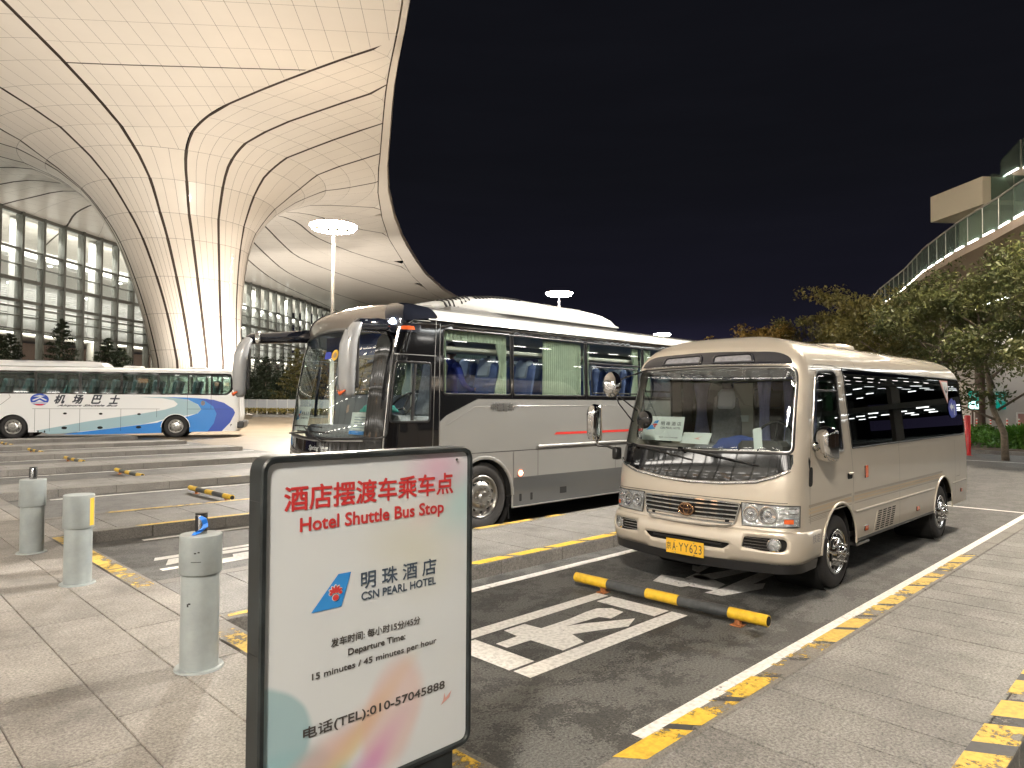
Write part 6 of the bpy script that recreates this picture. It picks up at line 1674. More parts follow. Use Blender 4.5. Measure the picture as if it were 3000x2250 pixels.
    # edge band: underside strip and upright fascia
    vs = list(np.concatenate([np.linspace(-60, 30, 24), np.linspace(32, 160, 80), [170, 180]]))
    m = MB()
    for a_, b_ in zip(vs[:-1], vs[1:]):
        for (f0, f1) in ((lambda v: (inner_u(v)+.04, v, 23.02), lambda v: (edge_u(v), v, 23.10)), (lambda v: (edge_u(v), v, 23.10), lambda v: (edge_u(v)+.12, v, 23.6)), (lambda v: (edge_u(v)+.12, v, 23.6), lambda v: (edge_u(v)-8, v, 24.6))):
            z_ = lambda P_, v: (P_[0], P_[1], P_[2]-(23.02-plan(inner_u(v), v)[2]))
            m.quad(z_(f0(a_), a_), z_(f1(a_), a_), z_(f1(b_), b_), z_(f0(b_), b_))
    m.build('canopy_edge', MAT['panel'], root, angle=40)
    # ---- glass front
    path = [(-57, 40), (-57, 60), (-56, 76), (-55.5, 82), (-54.6, 90), (-54, 96), (-51.8, 110), (-48.2, 124), (-46.5, 136.5), (-45.0, 146), (-43.2, 165), (-42.4, 182)]
    L_ = [0]
    for a_, b_ in zip(path[:-1], path[1:]): L_.append(L_[-1]+hypot(b_[0]-a_[0], b_[1]-a_[1]))
    def pp(s_, off=0):
        x = float(np.interp(s_, L_, [p[0] for p in path])); y = float(np.interp(s_, L_, [p[1] for p in path]))
        x1 = float(np.interp(s_+.5, L_, [p[0] for p in path])); y1 = float(np.interp(s_+.5, L_, [p[1] for p in path]))
        t = Vector((x1-x, y1-y)); 
        if t.length < 1e-4: t = Vector((.05, 1))
        t.normalize(); return Vector((x-t.y*off, y+t.x*off)), t
    pitch = 3.25; n = int(L_[-1]/pitch)
    rows = [0, 4.6, 9.7, 12.4, 15.4, 18.8, 22.95]
    for i in range(n+1):
        c, t = pp(i*pitch); mt = Matrix.Translation((c.x, c.y, 0)) @ Matrix.Rotation(atan2(t.y, t.x), 4, 'Z')
        w_ = .16
        o = MB().box(-w_, -.45, 0, w_, .45, 23.2, .02).build('mullion', MAT['mullion'], root); o.matrix_local = mt
        if i < n:
            for j, (za, zb) in enumerate(zip(rows[:-1], rows[1:])):
                if j == 0: continue
                o = MB().box(.17, -.02, za+.08, pitch-.17, .02, zb-.08).build('glass_pane', MAT['facade_glass'], root); o.matrix_local = mt
    for z, h_ in ((4.6, .3), (9.7, .14), (11.2, .10), (12.2, .16), (12.9, .34), (15.3, .42), (17.0, .10), (18.8, .20), (22.9, .5)):
        for s_ in range(0, int(L_[-1])-13, 13):
            c, t = pp(s_+.01); c2, _ = pp(s_+13.01); ln = (c2-c).length
            o = MB().box(0, -.22, z-h_/2, ln, .22, z+h_/2).build('transom', MAT['mullion'], root); o.matrix_local = Matrix.Translation((c.x, c.y, 0)) @ Matrix.Rotation(atan2((c2-c).y, (c2-c).x), 4, 'Z')
    def run(nm, off0, off1, z0, z1, mat, s0=0, s1=None, step=6.5):
        m_ = MB(); s_ = s0; s1 = s1 or L_[-1]-1
        while s_ < s1-.1:
            e_ = min(s_+step, s1); a_, _ = pp(s_, off0); b_, _ = pp(e_, off0); c_, _ = pp(e_, off1); d_, _ = pp(s_, off1)
            m_.prism([(a_.x, a_.y), (b_.x, b_.y), (c_.x, c_.y), (d_.x, d_.y)], z0, z1); s_ = e_
        return m_.build(nm, mat, root)
    run('hall_back_wall', 15, 15.5, 9.0, 23.2, MAT['interior_white'])
    run('hall_back_wall', 7.5, 8, 0, 9.0, MAT['interior_brown'])
    run('mezzanine_slab', 3.0, 15, 9.3, 10.0, MAT['interior_white'])
    run('hall_soffit', 1.0, 3.0, 9.5, 9.9, MAT['interior_white'])
    run('light_strip', 1.5, 2.0, 9.42, 9.48, MAT['strip'])
    for k in range(9): run('louvre', 4.0, 4.3, 13.0+k*.27, 13.12+k*.27, MAT['interior_white'])
    for k in range(6): run('ceiling_baffle', 5.0+k*1.5, 5.3+k*1.5, 19.4+k*.3, 20.0+k*.3, MAT['interior_white'])
    run('balcony_front', 6.0, 6.2, 10.0, 12.2, MAT['interior_white']); run('handrail', 5.8, 5.9, 12.3, 12.4, MAT['mullion'])
    for i in range(0, n, 4):
        c, t = pp(i*pitch+2.4, 2.6); o = MB().lathe([(.62, 0), (.62, 23)], 20, 'z').build('hall_column', MAT['pier_grey'], root, True); o.location = (c.x, c.y, 0)
    for i in range(1, n, 2):
        c, t = pp(i*pitch+1.5, 5.5); o = MB().lathe([(0, 0), (.22, 0), (.22, .1)], 10, 'z').build('downlight', MAT['spot_white'], root); o.location = (c.x, c.y, 15.8 if i % 4 == 1 else 19.0)
    for i in (15, 16, 17, 21, 23, 24):
        c, t = pp(i*pitch+.4, 6.5); o = MB().box(0, -.05, .2, 1.9, .05, 3.6).build('door_leaf', MAT['interior_white'], root); o.matrix_local = Matrix.Translation((c.x, c.y, 0)) @ Matrix.Rotation(atan2(t.y, t.x), 4, 'Z')
    c, t = pp(7.3*pitch+14, 5.0); o = MB().box(0, -.05, 3.6, 1.2, .05, 4.1).build('exit_sign', MAT['exit_green'], root); o.matrix_local = Matrix.Translation((c.x, c.y, 0)) @ Matrix.Rotation(atan2(t.y, t.x), 4, 'Z')
    def area(nm, u, v, z, sx_, sy__, pw, col, rot=(0, 0, 0)):
        l = bpy.data.lights.new(nm, 'AREA'); l.shape = 'RECTANGLE'; l.size = sx_; l.size_y = sy__; l.energy = pw; l.color = col
        o = bpy.data.objects.new(nm, l); COL.objects.link(o); o.location = B(u, v, z); o.rotation_euler = rot; return o
    for s_ in (12, 32, 52, 72, 92, 112, 130):
        c, t = pp(s_, 1.3); a_ = atan2(t.y, t.x)+TERM_ROT
        area('hall_light', c.x, c.y, 22.0, 18, 1.5, HALL, (1, .95, .87), (radians(40), 0, a_))
        c, t = pp(s_, 1.2); area('hall_light', c.x, c.y, 9.0, 18, 1.5, HALL*.10, (1, .88, .72), (radians(40), 0, a_))
    return root

# ------------------------------------------------------------------ lamp masts
MAT['pole'] = M('galvanised pole', (.42, .40, .37), .4, .5)
MAT['lamp_face'] = emit('flood lamp', (1.0, .80, .55), 420)
MAT['lamp_body'] = M('lamp body', (.25, .24, .22), .4, .4)
def mast(u, v, h, label, power, ring=1.35, col=(1, .95, .89), n=14, lights=1):
    p = B(u, v, 0); r = thing('lamp_mast', label, 'street lamp', p, 0, 'tall ring lamp masts')
    m = MB(); m.lathe([(.24, 0), (.24, .04), (.17, .05), (.12, h*.5), (.075, h)], 16, 'z'); m.build('pole', MAT['pole'], r, True)
    m = MB(); m.tube([(ring*.75*cos(2*pi*i/24), ring*.75*sin(2*pi*i/24), h+.1) for i in range(24)], .05, 8, closed=True)
    for i in range(4): m.tube([(0, 0, h), (ring*.75*cos(pi*i/2), ring*.75*sin(pi*i/2), h+.1)], .04, 6)
    m.build('ring', MAT['lamp_body'], r, True)
    mb = MB().box(-.17, -.32, -.02, .17, .32, .14, .04); hm = mesh('flood_lamp', mb.V, mb.F); hm.materials.append(MAT['lamp_body'])
    fb = MB().box(-.15, -.30, -.045, .15, .30, -.022); fm = mesh('lamp_glass', fb.V, fb.F); fm.materials.append(MAT['lamp_face'])
    for i in range(n):
        a_ = 2*pi*i/n
        o = link('flood_lamp', hm, None, r); o.location = (ring*cos(a_), ring*sin(a_), h+.05)
        o.rotation_euler = (0, radians(-50), a_)
        g = link('lamp_glass', fm, None, o)
    for i in range(8):
        a_ = 2*pi*i/8+.2; o = link('flood_lamp', hm, None, r); o.location = (ring*.5*cos(a_), ring*.5*sin(a_), h+.02); o.rotation_euler = (0, radians(-35), a_); link('lamp_glass', fm, None, o)
    l = bpy.data.lights.new('mast_light', 'SPOT'); l.spot_size = radians(168); l.spot_blend = .25; l.energy = power; l.color = col; l.shadow_soft_size = .7
    o = bpy.data.objects.new('mast_light', l); COL.objects.link(o); o.location = B(u, v, h-.45)
    return r

def uplight(u, v, z, tu, tv, tz, power, size, blend=.6, col=(1, .90, .79), soft=.5, label=None, show=True):
    a_, b_ = B(u, v, z), B(tu, tv, tz); d = (b_-a_).normalized()
    l = bpy.data.lights.new('flood', 'SPOT'); l.energy = power; l.spot_size = radians(size); l.spot_blend = blend; l.color = col; l.shadow_soft_size = soft
    o = bpy.data.objects.new('flood', l); COL.objects.link(o); o.location = a_; o.rotation_euler = d.to_track_quat('-Z', 'Y').to_euler()
    r = thing('floodlight', label, 'floodlight', B(u, v, 0), 0, 'upward floodlights washing the canopy')
    m = MB(); m.lathe([(.06, 0), (.06, max(.2, z-.7))], 8, 'z'); m.build('post', MAT['lamp_body'], r)
    m = MB(); q = d.to_track_quat('Z', 'Y').to_matrix().to_4x4(); q.translation = Vector((0, 0, z-.55))-d*.15
    m.box(-.3, -.3, -.15, .3, .3, .0, .04, q); m.build('housing', MAT['lamp_body'], r)
    return o

# ------------------------------------------------------------------ planting
def leafmat(name, c0, c1, trans=.25):
    m, N, L, P = nmat(name); N.remove(P)
    geo = N.new('ShaderNodeNewGeometry'); n = N.new('ShaderNodeTexNoise'); n.inputs['Scale'].default_value = 1.1; n.inputs['Detail'].default_value = 8; n.inputs['Roughness'].default_value = .8
    L.new(geo.outputs['Position'], n.inputs['Vector'])
    r = N.new('ShaderNodeValToRGB'); r.color_ramp.elements[0].position = .36; r.color_ramp.elements[1].position = .66
    r.color_ramp.elements[0].color = tuple(c0)+(1,); r.color_ramp.elements[1].color = tuple(c1)+(1,)
    L.new(n.outputs[0], r.inputs[0])
    d = N.new('ShaderNodeBsdfDiffuse'); t = N.new('ShaderNodeBsdfTranslucent'); g = N.new('ShaderNodeBsdfGlossy'); g.inputs['Roughness'].default_value = .45; setc(g.inputs[0], (.5, .5, .5))
    L.new(r.outputs[0], d.inputs[0]); L.new(r.outputs[0], t.inputs[0])
    a_ = N.new('ShaderNodeMixShader'); a_.inputs[0].default_value = trans; L.new(d.outputs[0], a_.inputs[1]); L.new(t.outputs[0], a_.inputs[2])
    b_ = N.new('ShaderNodeMixShader'); b_.inputs[0].default_value = .05; L.new(a_.outputs[0], b_.inputs[1]); L.new(g.outputs[0], b_.inputs[2])
    L.new(b_.outputs[0], N['Material Output'].inputs[0]); return m
MAT['leaf_green'] = leafmat('leaf green', (.034, .050, .018), (.130, .132, .042))
MAT['leaf_autumn'] = leafmat('leaf autumn', (.10, .08, .018), (.30, .18, .04))
MAT['leaf_olive'] = leafmat('leaf olive', (.065, .070, .022), (.20, .165, .048))
MAT['leaf_dark'] = leafmat('conifer', (.014, .024, .014), (.040, .052, .026), .1)
MAT['leaf_bush'] = leafmat('bush leaf', (.03, .10, .012), (.11, .22, .03))
MAT['leaf_hedge'] = leafmat('hedge leaf', (.09, .085, .02), (.30, .22, .06))
MAT['bark'] = M('bark', (.15, .12, .09), .85, var=(8, .4), bump=(14, .6, .02))
MAT['soil'] = M('planting soil', (.06, .042, .028), .9, var=(6, .4), bump=(12, .8, .04))
def leaves(centres, sizes, rs, aspect=.45, droop=0.0, seed=0):
    """one quad leaf per centre; numpy"""
    n = len(centres); rg = np.random.RandomState(seed)
    a_ = rg.normal(size=(n, 3)); a_[:, 2] -= droop; a_ /= np.linalg.norm(a_, axis=1, keepdims=True)
    b_ = rg.normal(size=(n, 3)); b_ -= a_*(a_*b_).sum(1, keepdims=True); b_ /= np.linalg.norm(b_, axis=1, keepdims=True)
    L_ = sizes[:, None]; c = centres; cr = np.cross(a_, b_)*L_*.12
    V = np.stack([c-a_*L_*.5, c+b_*L_*aspect*.5+cr, c+a_*L_*.5, c-b_*L_*aspect*.5+cr], 1).reshape(-1, 3)
    F = np.arange(n*4).reshape(-1, 4)
    return V, F
def npmesh(name, V, F, mat):
    me = bpy.data.meshes.new(name); nv, nf = len(V), len(F)
    me.vertices.add(nv); me.vertices.foreach_set('co', V.astype(np.float32).ravel())
    me.loops.add(nf*4); me.loops.foreach_set('vertex_index', F.astype(np.int32).ravel())
    me.polygons.add(nf); me.polygons.foreach_set('loop_start', np.arange(0, nf*4, 4, dtype=np.int32)); me.polygons.foreach_set('loop_total', np.full(nf, 4, np.int32))
    me.update(); me.materials.append(mat); return me
def broad_tree(u, v, h, cr, mat, label, seed, group, nl=7000, trunk_h=.35, leaf=.19, dens_=1.0, lean=0.0):
    rg = np.random.RandomState(seed); p = B(u, v, 0.1)
    r = thing('tree', label, 'tree', p, rg.rand()*6, group)
    m = MB(); th = h*trunk_h; clumps = []
    top = Vector((lean, 0, h*.80)); tips = []
    m.tube([(0, 0, -.1), (.03, .02, th*.5), (lean*.4, .02, th), tuple(top*.8+Vector((0, 0, 0))), tuple(top)], [h*.018, h*.015, h*.013, h*.007, .012], 8)
    for i in range(11):
        t = .30+.65*i/11; z0_ = th*.75+(h*.8-th*.75)*(i/11); a_ = i*2.4+rg.rand()*.8
        ln = cr*(1.0-.45*abs(t-.45)/.6)*(.7+.45*rg.rand()); s0 = Vector((lean*z0_/h, 0, z0_))
        e_ = s0+Vector((cos(a_)*ln, sin(a_)*ln, ln*(.35+.5*rg.rand()))); md = (s0+e_)/2+Vector((0, 0, -.1+.2*rg.rand()))
        m.tube([s0, md, e_], [h*.0075, h*.005, .008], 5)
        tips += [e_, md*.4+e_*.6]
        for k in range(3):
            q = md+(e_-md)*rg.rand(); dd = Vector((rg.normal()*.5, rg.normal()*.5, rg.rand()*.7))*cr*.45; m.tube([q, q+dd], [.018, .006], 4); tips.append(q+dd)
    tips.append(top); tips.append(top*.93)
    m.build('trunk', MAT['bark'], r, True)
    C_ = []
    per = int(nl*1.25/len(tips))
    for tp in tips:
        rad = cr*(.14+.20*rg.rand()); nn = int(per*(.3+1.4*rg.rand()))
        d = rg.normal(size=(nn, 3)); d /= np.linalg.norm(d, axis=1, keepdims=True); rr_ = rad*rg.rand(nn, 1)**.45
        c = np.array(tp)+d*rr_*np.array([1.25, 1.25, .8]); C_.append(c)
    C_ = np.concatenate(C_); V, F = leaves(C_, leaf*(.6+.8*rg.rand(len(C_))), rg, seed=seed+1)
    link('crown', npmesh('crown', V, F, mat), None, r)
    return r
def conifer(u, v, h, cr, label, seed, mat='leaf_dark', nl=13000):
    rg = np.random.RandomState(seed); p = B(u, v, 0)
    r = thing('conifer', label, 'tree', p, rg.rand()*6, 'dark conifers in front of the glass front')
    m = MB(); m.tube([(0, 0, -.1), (0, 0, h*.98)], [h*.02, .01], 7); C_ = []
    nb = 60
    for i in range(nb):
        t = i/nb; z = h*(.08+.90*t); ln = cr*(1-t)**.8*(.7+.5*rg.rand())+.1; a_ = i*2.399+rg.rand()*.5
        e_ = Vector((cos(a_)*ln, sin(a_)*ln, z+ln*.12)); m.tube([(0, 0, z), tuple(e_)], [.025, .008], 4)
        nn = int(nl/nb*(1.3-t)); s_ = rg.rand(nn, 1)**.7
        c = np.array([0, 0, z])+(np.array(e_)-np.array([0, 0, z]))*s_+rg.normal(size=(nn, 3))*np.array([.16, .16, .10])*(1.4-t)
        C_.append(c)
    m.build('trunk', MAT['bark'], r); C_ = np.concatenate(C_)
    V, F = leaves(C_, .22*(.5+.9*rg.rand(len(C_))), rg, .3, seed=seed); link('crown', npmesh('crown', V, F, MAT[mat]), None, r)
    return r
def shrub_mass(name, poly_uv, z0, z1, n, size, mat, seed, lumps=0, kind='stuff'):
    rg = np.random.RandomState(seed); A = np.array(poly_uv); lo, hi = A.min(0), A.max(0); P_ = lo+(hi-lo)*rg.rand(n*3, 2); P_ = P_[inside(poly_uv, P_)][:n]
    hgt = z0+(z1-z0)*(.55+.45*np.sin(P_[:, 0]*1.7+seed)*np.cos(P_[:, 1]*1.3)) if lumps else np.full(len(P_), z1)
    z = z0+(hgt-z0)*rg.rand(len(P_))**.45
    W = np.stack([P_[:, 0]*SY+P_[:, 1]*CY_, -P_[:, 0]*CY_+P_[:, 1]*SY, z], 1)
    V, F = leaves(W, size*(.6+.8*rg.rand(len(W))), rg, .5, seed=seed)
    return setp(link(name, npmesh(name, V, F, MAT[mat]), None, None), kind=kind)

def plant_all():
    broad_tree(13.6, 41.5, 6.4, 2.0, MAT['leaf_autumn'], 'small yellow autumn tree, leftmost of the row above the minibus roof', 11, 'trees beside the raised walkway', 5200)
    broad_tree(15.4, 41.0, 7.0, 2.1, MAT['leaf_autumn'], 'yellow brown autumn tree, second from the left behind the minibus roof', 12, 'trees beside the raised walkway', 5600)
    broad_tree(17.0, 39.5, 7.0, 2.3, MAT['leaf_olive'], 'olive green rounded tree, third from the left above the minibus', 13, 'trees beside the raised walkway', 6000)
    broad_tree(16.9, 35.0, 8.2, 2.2, MAT['leaf_olive'], 'taller olive tree against the dark sky at the far end of the walkway', 14, 'trees beside the raised walkway', 6000)
    broad_tree(16.4, 30.5, 7.2, 2.3, MAT['leaf_olive'], 'olive tree half hidden between the sky-high tree and the thin trunk', 15, 'trees beside the raised walkway', 6000, .42)
    broad_tree(15.9, 26.0, 6.9, 2.4, MAT['leaf_green'], 'green tree with a thin straight trunk rising over the minibus rear', 16, 'trees beside the raised walkway', 7500, .45, .15)
    broad_tree(16.3, 23.2, 6.6, 2.6, MAT['leaf_green'], 'green tree with slanting branches in front of the white pier', 17, 'trees beside the raised walkway', 7600, .24, .15, lean=.8)
    broad_tree(16.0, 20.4, 6.2, 2.6, MAT['leaf_green'], 'dark green tree cut off by the right edge of the photo', 18, 'trees beside the raised walkway', 8500, .22, .15)
    conifer(-37.0, 57.5, 8.6, 2.6, 'tall dark conifer, tallest one in front of the glass front', 21)
    conifer(-40.6, 55.5, 7.0, 2.8, 'dark conifer at the left edge of the glass front', 22)
    conifer(-34.4, 59.5, 7.2, 2.7, 'dark conifer right of the tallest one', 23)
    conifer(-32.4, 58.0, 6.2, 2.4, 'low dark conifer close to the foot of the funnel column', 24)
    conifer(-43.0, 60.0, 7.6, 2.9, 'dark conifer furthest back on the left', 25)
    conifer(-36.2, 92.0, 9.0, 3.4, 'dark tree just right of the funnel column', 26)
    conifer(-31.6, 90.0, 7.6, 3.2, 'dark tree behind the fence left of the coach mirror', 27)
    conifer(-27.0, 88.0, 8.6, 3.6, 'dark tree behind the fence seen through the coach mirror arm', 28, 'leaf_olive')
    conifer(-22.5, 86.0, 9.2, 3.6, 'tree behind the coach windscreen', 29, 'leaf_autumn'); conifer(-18.0, 84.0, 9.0, 3.4, 'tree behind the coach side window', 30, 'leaf_autumn')
    shrub_mass('shrubbery', [(-50, 50), (-29.5, 55), (-29.5, 61), (-50, 63)], .0, 4.6, 34000, .28, 'leaf_dark', 41, 1)
    shrub_mass('shrubbery', [(-42, 88), (-12, 80), (-12, 86), (-42, 94)], .0, 4.2, 16000, .26, 'leaf_dark', 42, 1)
    shrub_mass('shrubbery', [(-40, 92), (-8, 84), (-8, 96), (-40, 103)], 2.0, 8.2, 16000, .34, 'leaf_dark', 45, 1)
    # low hedge with its kerb and the white rail fence behind
    h = setp(thing('hedge', 'low clipped yellow green hedge beyond the driveway', 'hedge', (0, 0, 0)), None)
    sm = shrub_mass('foliage', [(-40, 82.2), (-10, 70.5), (-10, 72.0), (-40, 83.7)], .25, .98, 12000, .16, 'leaf_hedge', 43, 0); sm.parent = h; sm['kind'] = 'stuff'
    k = MB(); a_, b_ = B(-42, 82.4), B(-9, 69.5); d = (b_-a_).normalized(); n_ = Vector((-d.y, d.x, 0))
    k.prism([tuple((a_)[:2]), tuple(b_[:2]), tuple((b_+n_*1.9)[:2]), tuple((a_+n_*1.9)[:2])], -.1, .26); setp(k.build('planter_kerb', MAT['kerb']), kind='structure')
    f = thing('rail_fence', 'pale metal panel fence behind the low hedge', 'fence', (0, 0, 0))
    MAT['fence_white'] = M('fence metal', (.42, .42, .40), .5); MAT['fence_panel'] = M('fence panel', (.30, .31, .32), .5)
    for i in range(26):
        q = a_+n_*4+d*(i*1.45); mt = Matrix.Translation(q) @ Matrix.Rotation(atan2(d.y, d.x), 4, 'Z')
        o = MB().box(-.04, -.04, 0, .04, .04, 1.95).build('post', MAT['fence_white'], f); o.matrix_world = mt
        o = MB().box(.05, -.015, .9, 1.4, .015, 1.86).build('fence_panel', MAT['fence_panel'], f); o.matrix_world = mt
        o = MB().box(.04, -.03, 1.87, 1.41, .03, 1.93).build('rail', MAT['fence_white'], f); o.matrix_world = mt

# ------------------------------------------------------------------ raised walkway, landing, pier on the right
MAT['walk_concrete'] = M('walkway cladding', (.36, .29, .24), .7, var=(.6, .12), bump=(9, .2, .005))
MAT['pier_white'] = M('pier cladding', (.56, .52, .48), .65, var=(.4, .07))
MAT['landing_white'] = M('landing cladding', (.55, .52, .44), .6)
MAT['rail_glass'] = glass('balustrade glass', (.66, .80, .74), 1.5)
_n = MAT['rail_glass'].node_tree; _o = _n.nodes['Material Output']; _s = _o.inputs[0].links[0].from_socket
_d = _n.nodes.new('ShaderNodeBsdfDiffuse'); setc(_d.inputs[0], (.20, .25, .22)); _t = _n.nodes.new('ShaderNodeMixShader'); _t.inputs[0].default_value = .30
_n.links.new(_s, _t.inputs[1]); _n.links.new(_d.outputs[0], _t.inputs[2]); _n.links.new(_t.outputs[0], _o.inputs[0])
MAT['led'] = emit('deck light', (1, .96, .88), 13)
MAT['led_under'] = emit('underside light', (.95, 1, .98), 16)
MAT['deck_under'] = M('deck underside', (.30, .32, .31), .6)
MAT['sign_green'] = M('sign green', (.0, .24, .19), .4, em=(.0, .55, .42), es=.35)
MAT['sign_lit'] = M('lit sign face', (.6, .8, .78), .4, em=(.55, 1, .95), es=2.2)
MAT['post_red'] = M('post orange red', (.70, .07, .03), .45)
MAT['post_white'] = M('post white', (.75, .74, .70), .4)
MAT['strip_deck'] = emit('deck strip lamp', (1, .95, .88), 16)
MAT['added_glow'] = emit('added window glow', (1, .62, .35), 2.2)
MAT['mark_red'] = M('red post', (.50, .015, .02), .4, coat=.3)
def site_right():
    W = [(12.0, -30), (13.2, -14), (14.2, 0), (14.9, 10), (15.6, 18), (16.1, 22), (16.7, 24.2), (17.3, 27), (17.9, 29.1), (18.8, 32.1), (20.7, 37.1), (22.9, 43.9), (27, 54), (33, 66)]
    W = W[2:]
    Ls = [0]
    for a_, b_ in zip(W[:-1], W[1:]): Ls.append(Ls[-1]+hypot(b_[0]-a_[0], b_[1]-a_[1]))
    def wp(s_, off=0):
        x = float(np.interp(s_, Ls, [p[0] for p in W])); y = float(np.interp(s_, Ls, [p[1] for p in W]))
        x1 = float(np.interp(s_+.6, Ls, [p[0] for p in W])); y1 = float(np.interp(s_+.6, Ls, [p[1] for p in W])); x0 = float(np.interp(s_-.6, Ls, [p[0] for p in W])); y0 = float(np.interp(s_-.6, Ls, [p[1] for p in W]))
        t = Vector((x1-x0, y1-y0)).normalized(); return Vector((x+t.y*off, y-t.x*off)), t
    r = thing('raised_walkway', 'raised concrete walkway with glass balustrade and a line of deck lights on the right', 'walkway', (0, 0, 0), TERM_ROT)
    tot = Ls[-1]; N_ = 60; V = []; F = []; sec = [(0, 7.86), (-.02, 7.55), (.25, 7.4), (.9, 6.6), (1.8, 6.1), (7, 6.1), (8, 7.6), (8, 7.86)]
    for i in range(N_+1):
        s_ = tot*i/N_
        for off, z in sec: c, _ = wp(s_, off); V.append((c.x, c.y, z))
    k = len(sec)
    for i in range(N_):
        for j in range(k): F.append((i*k+j, i*k+(j+1) % k, (i+1)*k+(j+1) % k, (i+1)*k+j)[::-1])
    m = MB(); m.add(V, F); m.build('deck', MAT['walk_concrete'], r, angle=30)
    s_ = 6.0
    led = mesh('deck_light', *(lambda b: (b.V, b.F))(MB().box(-.38, -.03, -.03, .38, .03, .03))); led.materials.append(MAT['led'])
    und = mesh('underside_light', *(lambda b: (b.V, b.F))(MB().box(-.42, -.06, -.02, .42, .06, .02))); und.materials.append(MAT['led_under'])
    pane = MB().box(-.60, -.01, .05, .60, .01, 1.12); pm = mesh('glass_pane', pane.V, pane.F); pm.materials.append(MAT['rail_glass'])
    po = MB().box(-.015, -.02, 0, .015, .02, 1.14); pom = mesh('baluster', po.V, po.F); pom.materials.append(MAT['pole'])
    hr = MB().box(-.63, -.025, 1.14, .63, .025, 1.18); hrm = mesh('handrail', hr.V, hr.F); hrm.materials.append(MAT['pole'])
    while s_ < tot-2:
        c, t = wp(s_, .06); ang = atan2(t.y, t.x)
        for me_, off, z in ((pm, .12, 7.86), (hrm, .12, 7.86), (pom, .12, 7.86), (led, .04, 7.90)):
            c2, _ = wp(s_+(.63 if me_ is pom else 0), off); o = link(me_.name, me_, None, r); o.name = me_.name; o.location = (c2.x, c2.y, z); o.rotation_euler = (0, 0, ang)
        s_ += 1.26
    s_ = 2
    while s_ < 32:
        c, t = wp(s_, 1.95); o = link('underside_light', und, None, r); o.location = (c.x, c.y, 6.07); o.rotation_euler = (0, 0, atan2(t.y, t.x)); s_ += 1.15
    for s_, pw in ((9, 260), (17, 260), (25, 320)):
        c, t = wp(s_, 3.2); l = bpy.data.lights.new('underside_lamp', 'AREA'); l.shape = 'RECTANGLE'; l.size = 1.2; l.size_y = 6; l.energy = pw; l.color = (.98, 1, .97)
        o = bpy.data.objects.new('underside_lamp', l); COL.objects.link(o); o.location = B(c.x, c.y, 6.0)
    for (u, v, z, pw) in ((32.0, 47.0, 9.5, 900), (27, 40, 6.0, 300)):  # added lamps aimed at the pier to brighten it
        l = bpy.data.lights.new('pier_fill', 'AREA'); l.size = 2; l.energy = pw; l.color = (1, .95, .88)
        o = bpy.data.objects.new('pier_fill', l); COL.objects.link(o); o.location = B(u, v, z); o.rotation_euler = (B(36, 52, 3)-o.location).to_track_quat('-Z', 'Y').to_euler()
    # landing and upper stair flight
    l = thing('stair_landing', 'cream boxy stair landing standing above the walkway balustrade', 'landing', (0, 0, 0), TERM_ROT)
    m = MB(); m.prism([(20.5, 34.2), (20.9, 31.0), (24.6, 31.3), (24.4, 34.6)], 10.75, 12.0); m.build('landing_box', MAT['landing_white'], l)
    m = MB(); m.prism([(21.7, 33.9), (21.8, 31.9), (24.4, 32.1), (24.3, 34.0)], 7.8, 10.75); m.build('support_wall', MAT['landing_white'], l)
    pts = [(21.7, 30.96, 12.0, 12.7), (22.6, 30.96, 12.4, 13.6), (23.5, 30.96, 13.0, 14.3), (24.4, 30.96, 13.6, 15.0)]
    for a_, b_ in zip(pts[:-1], pts[1:]):
        m = MB(); m.add([(a_[0], a_[1], a_[2]), (b_[0]-.03, b_[1], b_[2]), (b_[0]-.03, b_[1], b_[3]), (a_[0], a_[1], a_[3]), (a_[0], a_[1]+.02, a_[2]), (b_[0]-.03, b_[1]+.02, b_[2]), (b_[0]-.03, b_[1]+.02, b_[3]), (a_[0], a_[1]+.02, a_[3])], [(0, 1, 2, 3), (7, 6, 5, 4), (0, 4, 5, 1), (1, 5, 6, 2), (2, 6, 7, 3), (3, 7, 4, 0)])
        m.build('glass_pane', MAT['rail_glass'], l)
        m = MB(); m.tube([(a_[0]+.1, a_[1]-.03, a_[2]-.02), (b_[0]-.15, b_[1]-.03, b_[2]-.05)], .03, 6); m.build('deck_light', MAT['led'], l)
        m = MB(); m.box(b_[0]-.02, b_[1]-.03, b_[2]-.1, b_[0]+.02, b_[1]+.03, b_[3]+.04); m.build('baluster', MAT['pole'], l)
    for q in ((21.2, 30.9), (22.3, 31.0), (23.4, 31.1)):
        MB().box(q[0], q[1]-.03, 10.9, q[0]+1.0, q[1]-.01, 12.05).build('glass_pane', MAT['rail_glass'], l)
    m = MB(); m.add([(21.9, 31.0, 11.9), (24.6, 31.0, 13.6), (24.6, 31.0, 12.2), (22.6, 31.0, 11.0), (21.9, 32.4, 11.9), (24.6, 32.4, 13.6), (24.6, 32.4, 12.2), (22.6, 32.4, 11.0)], [(0, 1, 2, 3), (7, 6, 5, 4), (0, 4, 5, 1), (3, 2, 6, 7)]); m.build('stair_flight', MAT['walk_concrete'], l)
    # pier and the covered car deck whose lamps show in the bus windows
    p_ = thing('pier', 'pale clad pier under the far end of the raised walkway', 'pier', (0, 0, 0), TERM_ROT)
    m = MB(); m.prism(rpoly([(33.6, 50.5), (37.2, 50.0), (38.2, 53.5), (34.2, 54.4)], .2, 4), 0, 12.5); m.build('cladding', MAT['pier_white'], p_)
    m = MB(); m.prism([(35.5, 56), (44, 52), (48, 70), (38, 72)], 0, .1); 
    m = MB(); m.lathe([(.32, 0), (.32, 10)], 14, 'z', c=(33.1, 49.6, 0)); m.build('downpipe', MAT['interior_brown'], p_, True)
